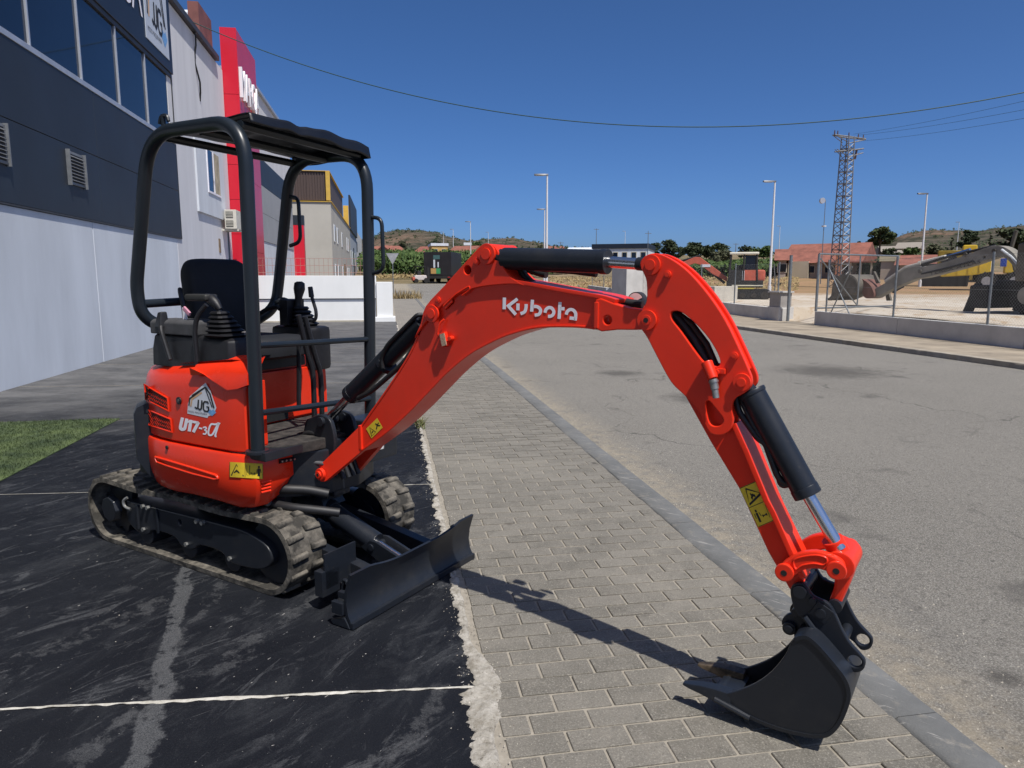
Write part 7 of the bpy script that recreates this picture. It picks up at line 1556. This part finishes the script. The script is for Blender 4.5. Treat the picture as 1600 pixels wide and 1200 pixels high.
bmm = dplate([(1437, 421), (1481, 410), (1516, 398), (1545, 388), (1560, 384), (1575, 386), (1590, 396), (1600, 414), (1592, 418), (1578, 404), (1562, 402), (1525, 414), (1481, 426), (1440, 435)], -0.2, 0.2, 'boom', GRM, holes=[circ(h_.x, h_.z, 0.045)])
dplate([(1371, 465), (1390, 456), (1406, 448), (1440, 434), (1450, 428), (1446, 417), (1430, 417), (1410, 427), (1390, 441), (1367, 455)], -0.17, 0.17, 'arm', GRM)
MB().tube([DS(1440, 428, -0.19), DS(1480, 419, -0.215), DS(1520, 408, -0.215)], 0.035, 8).build('boom_pipe', OLDB, dg_, smooth=60); MB().tube([DS(1436, 412, 0.0), DS(1478, 402, 0.0)], 0.09, 10).build('ram_barrel', mat('ram_pale', (0.45, 0.42, 0.36), 0.6), dg_); MB().tube([DS(1478, 402, 0.0), DS(1516, 390, 0.0)], 0.055, 10).build('ram_rod', STEEL, dg_)
for u_, v_ in ((1444, 424), (1515, 398), (1560, 392)): q = DS(u_, v_, 0); MB().cyl((q.x, -0.24, q.z), (q.x, 0.24, q.z), 0.07, n=14).build('pin', GRD, dg_, bevel=0.01)
MB().tube([DS(1384, 440, -0.05), DS(1416, 418, -0.05), DS(1440, 412, -0.05)], 0.07, 10).build('arm_ram', mat('ram_pale', (0.45, 0.42, 0.36), 0.6), dg_); MB().tube([DS(1565, 390, -0.25), DS(1581, 402, -0.25), DS(1596, 420, -0.25)], 0.04, 8).build('white_pipe', WALLW, dg_)
MB().tube([DS(1440, 414, -0.1), DS(1470, 404, -0.15), DS(1520, 392, -0.15), DS(1556, 384, -0.1)], 0.045, 8).build('hose', OLDB, dg_, smooth=60); MB().tube([DS(1392, 452, 0.1), DS(1400, 446, 0.18), DS(1412, 442, 0.18), DS(1412, 448, 0.18), DS(1395, 457, 0.18)], 0.03, 8).build('hose', OLDB, dg_, smooth=60)
m = MB(); text_on(m, 'TEREX ATLAS', lambda a, b: DS(1452 + 80 * a, 430.5 - 19 * a - 6 * b, -0.206)); m.build('lettering', mat('black_stencil', (0.03, 0.03, 0.03), 0.8), bmm, smooth=0, fix=False)
bks = [(1322, 436), (1332, 431), (1345, 431), (1354, 436), (1358, 446), (1354, 458), (1344, 461), (1330, 464), (1318, 469), (1309, 468), (1316, 462), (1318, 448)]
bu = dplate(bks, -0.62, -0.56, 'bucket', GRD); dplate(bks, 0.56, 0.62, 'bucket_side', GRD, bu)
c_ = crom([DS(u, v, 0) for u, v in [(1322, 436), (1332, 431), (1345, 431), (1354, 436), (1358, 446), (1354, 458), (1344, 461), (1330, 464), (1316, 469)]], 4, False); rings = [[Vector((q.x, -0.6, q.z)), Vector((q.x, 0.6, q.z)), Vector((q.x, 0.6, q.z + 0.04)), Vector((q.x, -0.6, q.z + 0.04))] for q in c_]; MB().loft(rings).build('bucket_shell', GRD, bu, smooth=60)
q = DS(1310, 468, 0)
for yy in (-0.5, -0.17, 0.17, 0.5): MB().loft([[Vector((q.x + 0.25, yy + s_ * 0.07, q.z + h)) for s_, h in ((-1, 0), (1, 0), (1, 0.12), (-1, 0.12))], [Vector((q.x - 0.15, yy + s_ * 0.04, q.z + h)) for s_, h in ((-1, 0), (1, 0), (1, 0.04), (-1, 0.04))]]).build('tooth', mat('tooth_steel', (0.35, 0.33, 0.30), 0.5, 0.4), bu)
dplate([(1353, 436), (1366, 443), (1372, 452), (1374, 463), (1362, 466), (1356, 458)], -0.3, 0.3, 'hitch', mat('rusty_red', (0.14, 0.06, 0.045), 0.8, 0, 0.3, 3)); dplate([(1364, 424), (1367, 424), (1375, 441), (1370, 443)], -0.05, 0.05, 'hitch_link', GRD, k=1, bev=0.004); dplate([(1374, 458), (1379, 456), (1383, 470), (1376, 470)], 0.3, 0.4, 'support_leg', GRD, k=1, bev=0.004)
# its body and dozer end at the edge of the picture
b0 = DS(1575, 440, 0); MB().bb(b0.x + 0.9, b0.x + 4.2, -1.2, 1.2, 0.95, 2.1).build('chassis', GRD, dg_, bevel=0.1); MB().bb(b0.x + 1.0, b0.x + 2.2, -1.1, -0.1, 2.1, 3.6).build('cab', GLASS, dg_, bevel=0.1); MB().bb(b0.x + 2.3, b0.x + 4.2, -1.2, 1.2, 2.1, 3.0).build('engine_house', GRM, dg_, bevel=0.15); MB().bb(b0.x - 0.5, b0.x + 0.1, -1.1, 1.1, 0.12, 0.85).build('dozer_blade', OLDB, dg_, bevel=0.08)
MB().bb(b0.x - 0.1, b0.x + 1.2, -0.5, 0.5, 0.45, 1.0).build('blade_mount', OLDB, dg_, bevel=0.06)
MB().loft([[Vector((b0.x - 0.75, -0.95 + yy, 0.0)), Vector((b0.x - 0.45, -0.95 + yy, 0.0)), Vector((b0.x - 0.25, -0.95 + yy, 0.9)), Vector((b0.x - 0.45, -0.95 + yy, 0.9))] for yy in (0, 0.12)]).build('stabiliser', OLDB, dg_, bevel=0.02)
for yy in (-0.95, 0.95):
    for xx in (1.3, 3.7): wheel(dg_, (b0.x + xx, yy, 0.55), 0.55, 0.42, TYRE, GRM)
m = MB(); m.tube([DS(1588, 360, 0.3), DS(1580, 388, 0.3), DS(1586, 420, 0.3), DS(1592, 436, 0.3)], 0.06, 8); m.build('boom_lift_ram', GRD, dg_)
# yellow dumper
p = at_dist(1540, 447, 66); yd = empty('yellow_dumper', (p.x, p.y, lot_z(p.x, p.y)), R(-42)); tag(yd, 'yellow dump truck with big lugged tyres behind the grey digger arm', 'dump truck')
YP = mat('machine_yellow', (0.62, 0.42, 0.025), 0.55, 0, 0.12, 1.0)
for xx in (0.0, 1.75):
    for yy in (-1.0, 1.0): wheel(yd, (xx, yy, 0.68), 0.68, 0.6, TYRE, mat('grey_rim', (0.3, 0.3, 0.3), 0.6))
MB().bb(-0.9, 2.6, -0.55, 0.55, 0.75, 1.2).build('chassis', OLDB, yd, bevel=0.05)
MB().loft([[Vector((x, -1.25, z)), Vector((x, 1.25, z)), Vector((x, 1.25, z2)), Vector((x, -1.25, z2))] for x, z, z2 in ((-3.0, 1.0, 1.55), (-1.2, 1.1, 1.95), (0.2, 1.25, 2.3))]).build('skip', YP, yd, bevel=0.06)
for k in range(4): MB().box((-2.6 + 0.7 * k, -1.27, 1.35 + 0.12 * k), (0.07, 0.05, 0.6)).build('skip_rib', YP, yd)
MB().bb(1.05, 2.3, -1.15, 1.15, 1.25, 2.75).build('engine_house', YP, yd, bevel=0.1); MB().bb(0.75, 1.15, -1.20, -1.02, 1.75, 2.35).build('blue_seat', mat('drum_blue', (0, 0, 0)), yd, bevel=0.03); MB().tube([(0.2, -1.1, 1.4), (0.2, -1.1, 2.6), (1.5, -1.1, 2.6), (1.5, -1.1, 1.4)], 0.04, 8).build('rail', WALLW, yd)
p = at_dist(1489, 400, 84); ym = empty('yellow_machine', (p.x, p.y, gz(p.x, p.y) - 0.3), R(-40)); tag(ym, 'yellow machine with dark wheel arch seen above the digger arm', 'machine')
YD2 = mat('dark_yellow', (0.26, 0.18, 0.02), 0.7, 0, 0.2, 2)
MB().bb(-1.3, 0.7, -1.0, 1.0, 1.7, 3.3).build('body', YD2, ym, bevel=0.1); MB().bb(0.75, 1.95, -1.0, 1.0, 2.2, 3.8).build('bonnet', YP, ym, bevel=0.15)
for xx in (-0.5, 1.5): wheel(ym, (xx, -1.05, 0.8), 0.8, 0.5, TYRE, YD2)
MB().cyl((-0.3, -1.02, 2.35), (-0.3, -1.06, 2.35), 0.7, n=24).build('wheel_arch', OLDB, ym); MB().bb(-1.2, 1.8, -0.8, 0.8, 0.8, 1.75).build('chassis', OLDB, ym)
p = at_dist(1474, 440, 74); bn = empty('black_container', (p.x, p.y, gz(p.x, p.y) - 0.1), R(-40)); tag(bn, 'dark open skip container behind the digger arm', 'skip')
MB().loft([[Vector((x * s_, y * s_, z)) for x, y in ((-2.0, -0.8), (2.0, -0.8), (2.0, 0.8), (-2.0, 0.8))] for z, s_ in ((0.0, 0.9), (2.0, 1.0))], True, False).build('shell', OLDB, bn); MB().bb(-2.05, 2.05, -0.86, -0.80, 1.85, 2.0).build('rim', OLDB, bn)
for k in range(7): MB().bb(-1.8 + 0.58 * k, -1.72 + 0.58 * k, -0.84, -0.74, 0.1, 1.84).build('rib', OLDB, bn)
# black lorry and forklift where the roads meet
p = at_dist(690, 442, 82); tk = empty('black_lorry', (p.x, p.y, gz(p.x, p.y) - 0.06), R(-20)); tag(tk, 'black box lorry with printed panels parked across the road end', 'lorry')
BLK = mat('lorry_black', (0.016, 0.014, 0.016), 0.45, 0, 0.2, 1)
MB().bb(-1.75, 1.45, -1.1, 3.6, 0.75, 3.35).build('box_body', BLK, tk, bevel=0.04); MB().bb(-1.7, 1.4, -1.0, 3.5, 0.40, 0.75).build('chassis', OLDB, tk); MB().bb(-1.65, 1.35, -1.18, -1.101, 0.42, 0.74).build('rear_bumper', OLDB, tk)
for k in range(4): MB().bb(-1.76 + 0.0, -1.751, -0.9 + 1.1 * k, -0.1 + 1.1 * k, 0.9, 3.2).build('side_panel', BLK, tk)
d_ = MB().bb(-0.95, 0.25, -1.125, -1.101, 0.80, 3.28).build('rear_door', BLK, tk)
for n_, mm, a in (('orange_print', mat('orange_print', (0.50, 0.30, 0.10), 0.6), (-0.92, -0.3, 0.95, 1.55)), ('green_print', mat('green_print', (0.05, 0.28, 0.10), 0.6), (-0.29, 0.2, 0.95, 1.55)), ('white_print', WALLW, (-0.60, -0.40, 1.62, 2.5)), ('white_print', WALLW, (-0.12, 0.02, 1.65, 2.25)), ('teal_print', mat('teal_print', (0.05, 0.12, 0.12), 0.6), (-0.6, 0.15, 2.55, 3.0))): MB().bb(a[0], a[1], -1.135, -1.126, a[2], a[3]).build(n_, mm, d_)
for xx in (-1.2, 0.9): wheel(tk, (0, 0, 0), 0.01, 0.01, TYRE, TYRE) if False else MB().cyl((xx - 0.2, 0.2, 0.45), (xx + 0.2, 0.2, 0.45), 0.45, n=20).build('wheel', TYRE, tk, bevel=0.05)
for xx in (-1.2, 0.9): MB().cyl((xx - 0.2, 2.9, 0.45), (xx + 0.2, 2.9, 0.45), 0.45, n=20).build('wheel', TYRE, tk, bevel=0.05)
for xx in (-1.5, 1.2): MB().bb(xx - 0.15, xx + 0.15, -1.19, -1.181, 0.5, 0.62).build('tail_lamp', mat('tail_red', (0.4, 0.02, 0.02), 0.3), tk)
p = at_dist(657, 441, 80); fk_ = empty('forklift', (p.x, p.y, gz(p.x, p.y) - 0.06), R(8)); tag(fk_, 'small white and red forklift with open cage beside the black lorry', 'forklift')
MB().bb(-0.75, 0.65, -0.5, 0.5, 0.3, 0.85).build('body', mat('forklift_white', (0.55, 0.50, 0.47), 0.6), fk_, bevel=0.12); MB().bb(-0.95, -0.55, -0.5, 0.5, 0.25, 0.65).build('counterweight', OLDRED, fk_, bevel=0.1)
for xx in (-0.65, 0.60):
    for yy in (-0.45, 0.45): MB().tube([(xx, yy, 0.8), (xx * 0.8, yy, 1.75)], 0.04, 6).build('cage_post', OLDB, fk_)
MB().bb(-0.6, 0.55, -0.5, 0.5, 1.74, 1.80).build('cage_roof', OLDB, fk_); MB().bb(-0.35, 0.05, -0.3, 0.3, 0.85, 1.35).build('seat', OLDB, fk_, bevel=0.05)
for yy in (-0.3, 0.3): MB().bb(0.85, 0.95, yy - 0.05, yy + 0.05, 0.1, 1.7).build('mast', OLDB, fk_)
for yy in (-0.25, 0.25): MB().bb(0.95, 1.9, yy - 0.06, yy + 0.06, 0.08, 0.12).build('fork', OLDB, fk_)
for xx, r_ in ((-0.55, 0.24), (0.55, 0.28)):
    for yy in (-0.5, 0.5): MB().cyl((xx, yy - 0.1, r_), (xx, yy + 0.1, r_), r_, n=16).build('wheel', TYRE, fk_, bevel=0.03)
# yield sign seen from behind
p = at_dist(615, 470, 48); ys = empty('yield_sign', (p.x, p.y, gz(p.x, p.y)), R(-8)); tag(ys, 'back of a triangular give-way sign on a grey post', 'road sign')
MB().cyl((0, 0, -0.2), (0, 0, 2.75), 0.03, n=8).build('post', GALV, ys); put('panel', plate_mesh('panel', [(-0.42, 2.85), (0.42, 2.85), (0, 2.12)], [], -0.035, -0.05, 0.003), mat('sign_back', (0.42, 0.43, 0.44), 0.5, 0.4), ys)
put('panel_frame', MB().tube([(-0.42, -0.04, 2.85), (0.42, -0.04, 2.85), (0, -0.04, 2.12)], 0.015, 6, closed=True).mesh('panel_frame'), GALV, ys)
# rusty hoarding and floodlight masts on the lot
p = at_dist(1309, 440, 74); rb = empty('rusty_sign', (p.x, p.y, gz(p.x, p.y)), R(-22)); tag(rb, 'narrow rust coloured board on a post beside the pylon foot', 'sign'); MB().bb(-0.3, 0.3, -0.03, 0.03, 0.9, 2.8).build('board', mat('rust_board', (0.26, 0.10, 0.05), 0.8, 0, 0.2, 3), rb); MB().cyl((0, 0, -0.2), (0, 0, 0.9), 0.05, n=8).build('post', GALV, rb)
for k, (u, vt, D, lab) in enumerate(((1290, 312, 78, 'thin grey mast with a round lamp between street lamp and pylon'), (1013, 361, 140, 'thin mast at the corner of the white hall'), (932, 357, 330, 'distant lattice mast on the far ridge'), (876, 378, 300, 'small far T-shaped power pole'), (1150, 380, 320, 'tiny far pole above the round trees'))):
    q = at_dist(u, vt, D); g0 = gz(q.x, q.y); o = empty('mast', (q.x, q.y, g0)); tag(o, lab, 'mast', 'thin masts'); h_ = q.z - g0
    w_ = 0.05 if k == 0 else 0.10 if k == 1 else 0.2
    MB().cyl((0, 0, -0.3), (0, 0, h_), w_, w_ * 0.6, n=8).build('shaft', GALV, o)
    if k == 0:
        MB().cyl((-0.35, -0.1, h_ - 0.1), (-0.35, 0.1, h_ - 0.1), 0.28, n=16).build('lamp', ALU, o); MB().cyl((0.0, 0, h_ - 0.1), (-0.3, 0, h_ - 0.1), 0.03, n=6).build('arm', GALV, o); MB().cyl((0, 0, h_ * 0.68), (0, 0, h_ * 0.68 + 0.12), 0.22, n=12).build('globe', WALLW, o)
    else: MB().bb(-w_ * 6, w_ * 6, -0.05, 0.05, h_ - 0.5, h_ - 0.5 + w_).build('cross_bar', GALV, o)
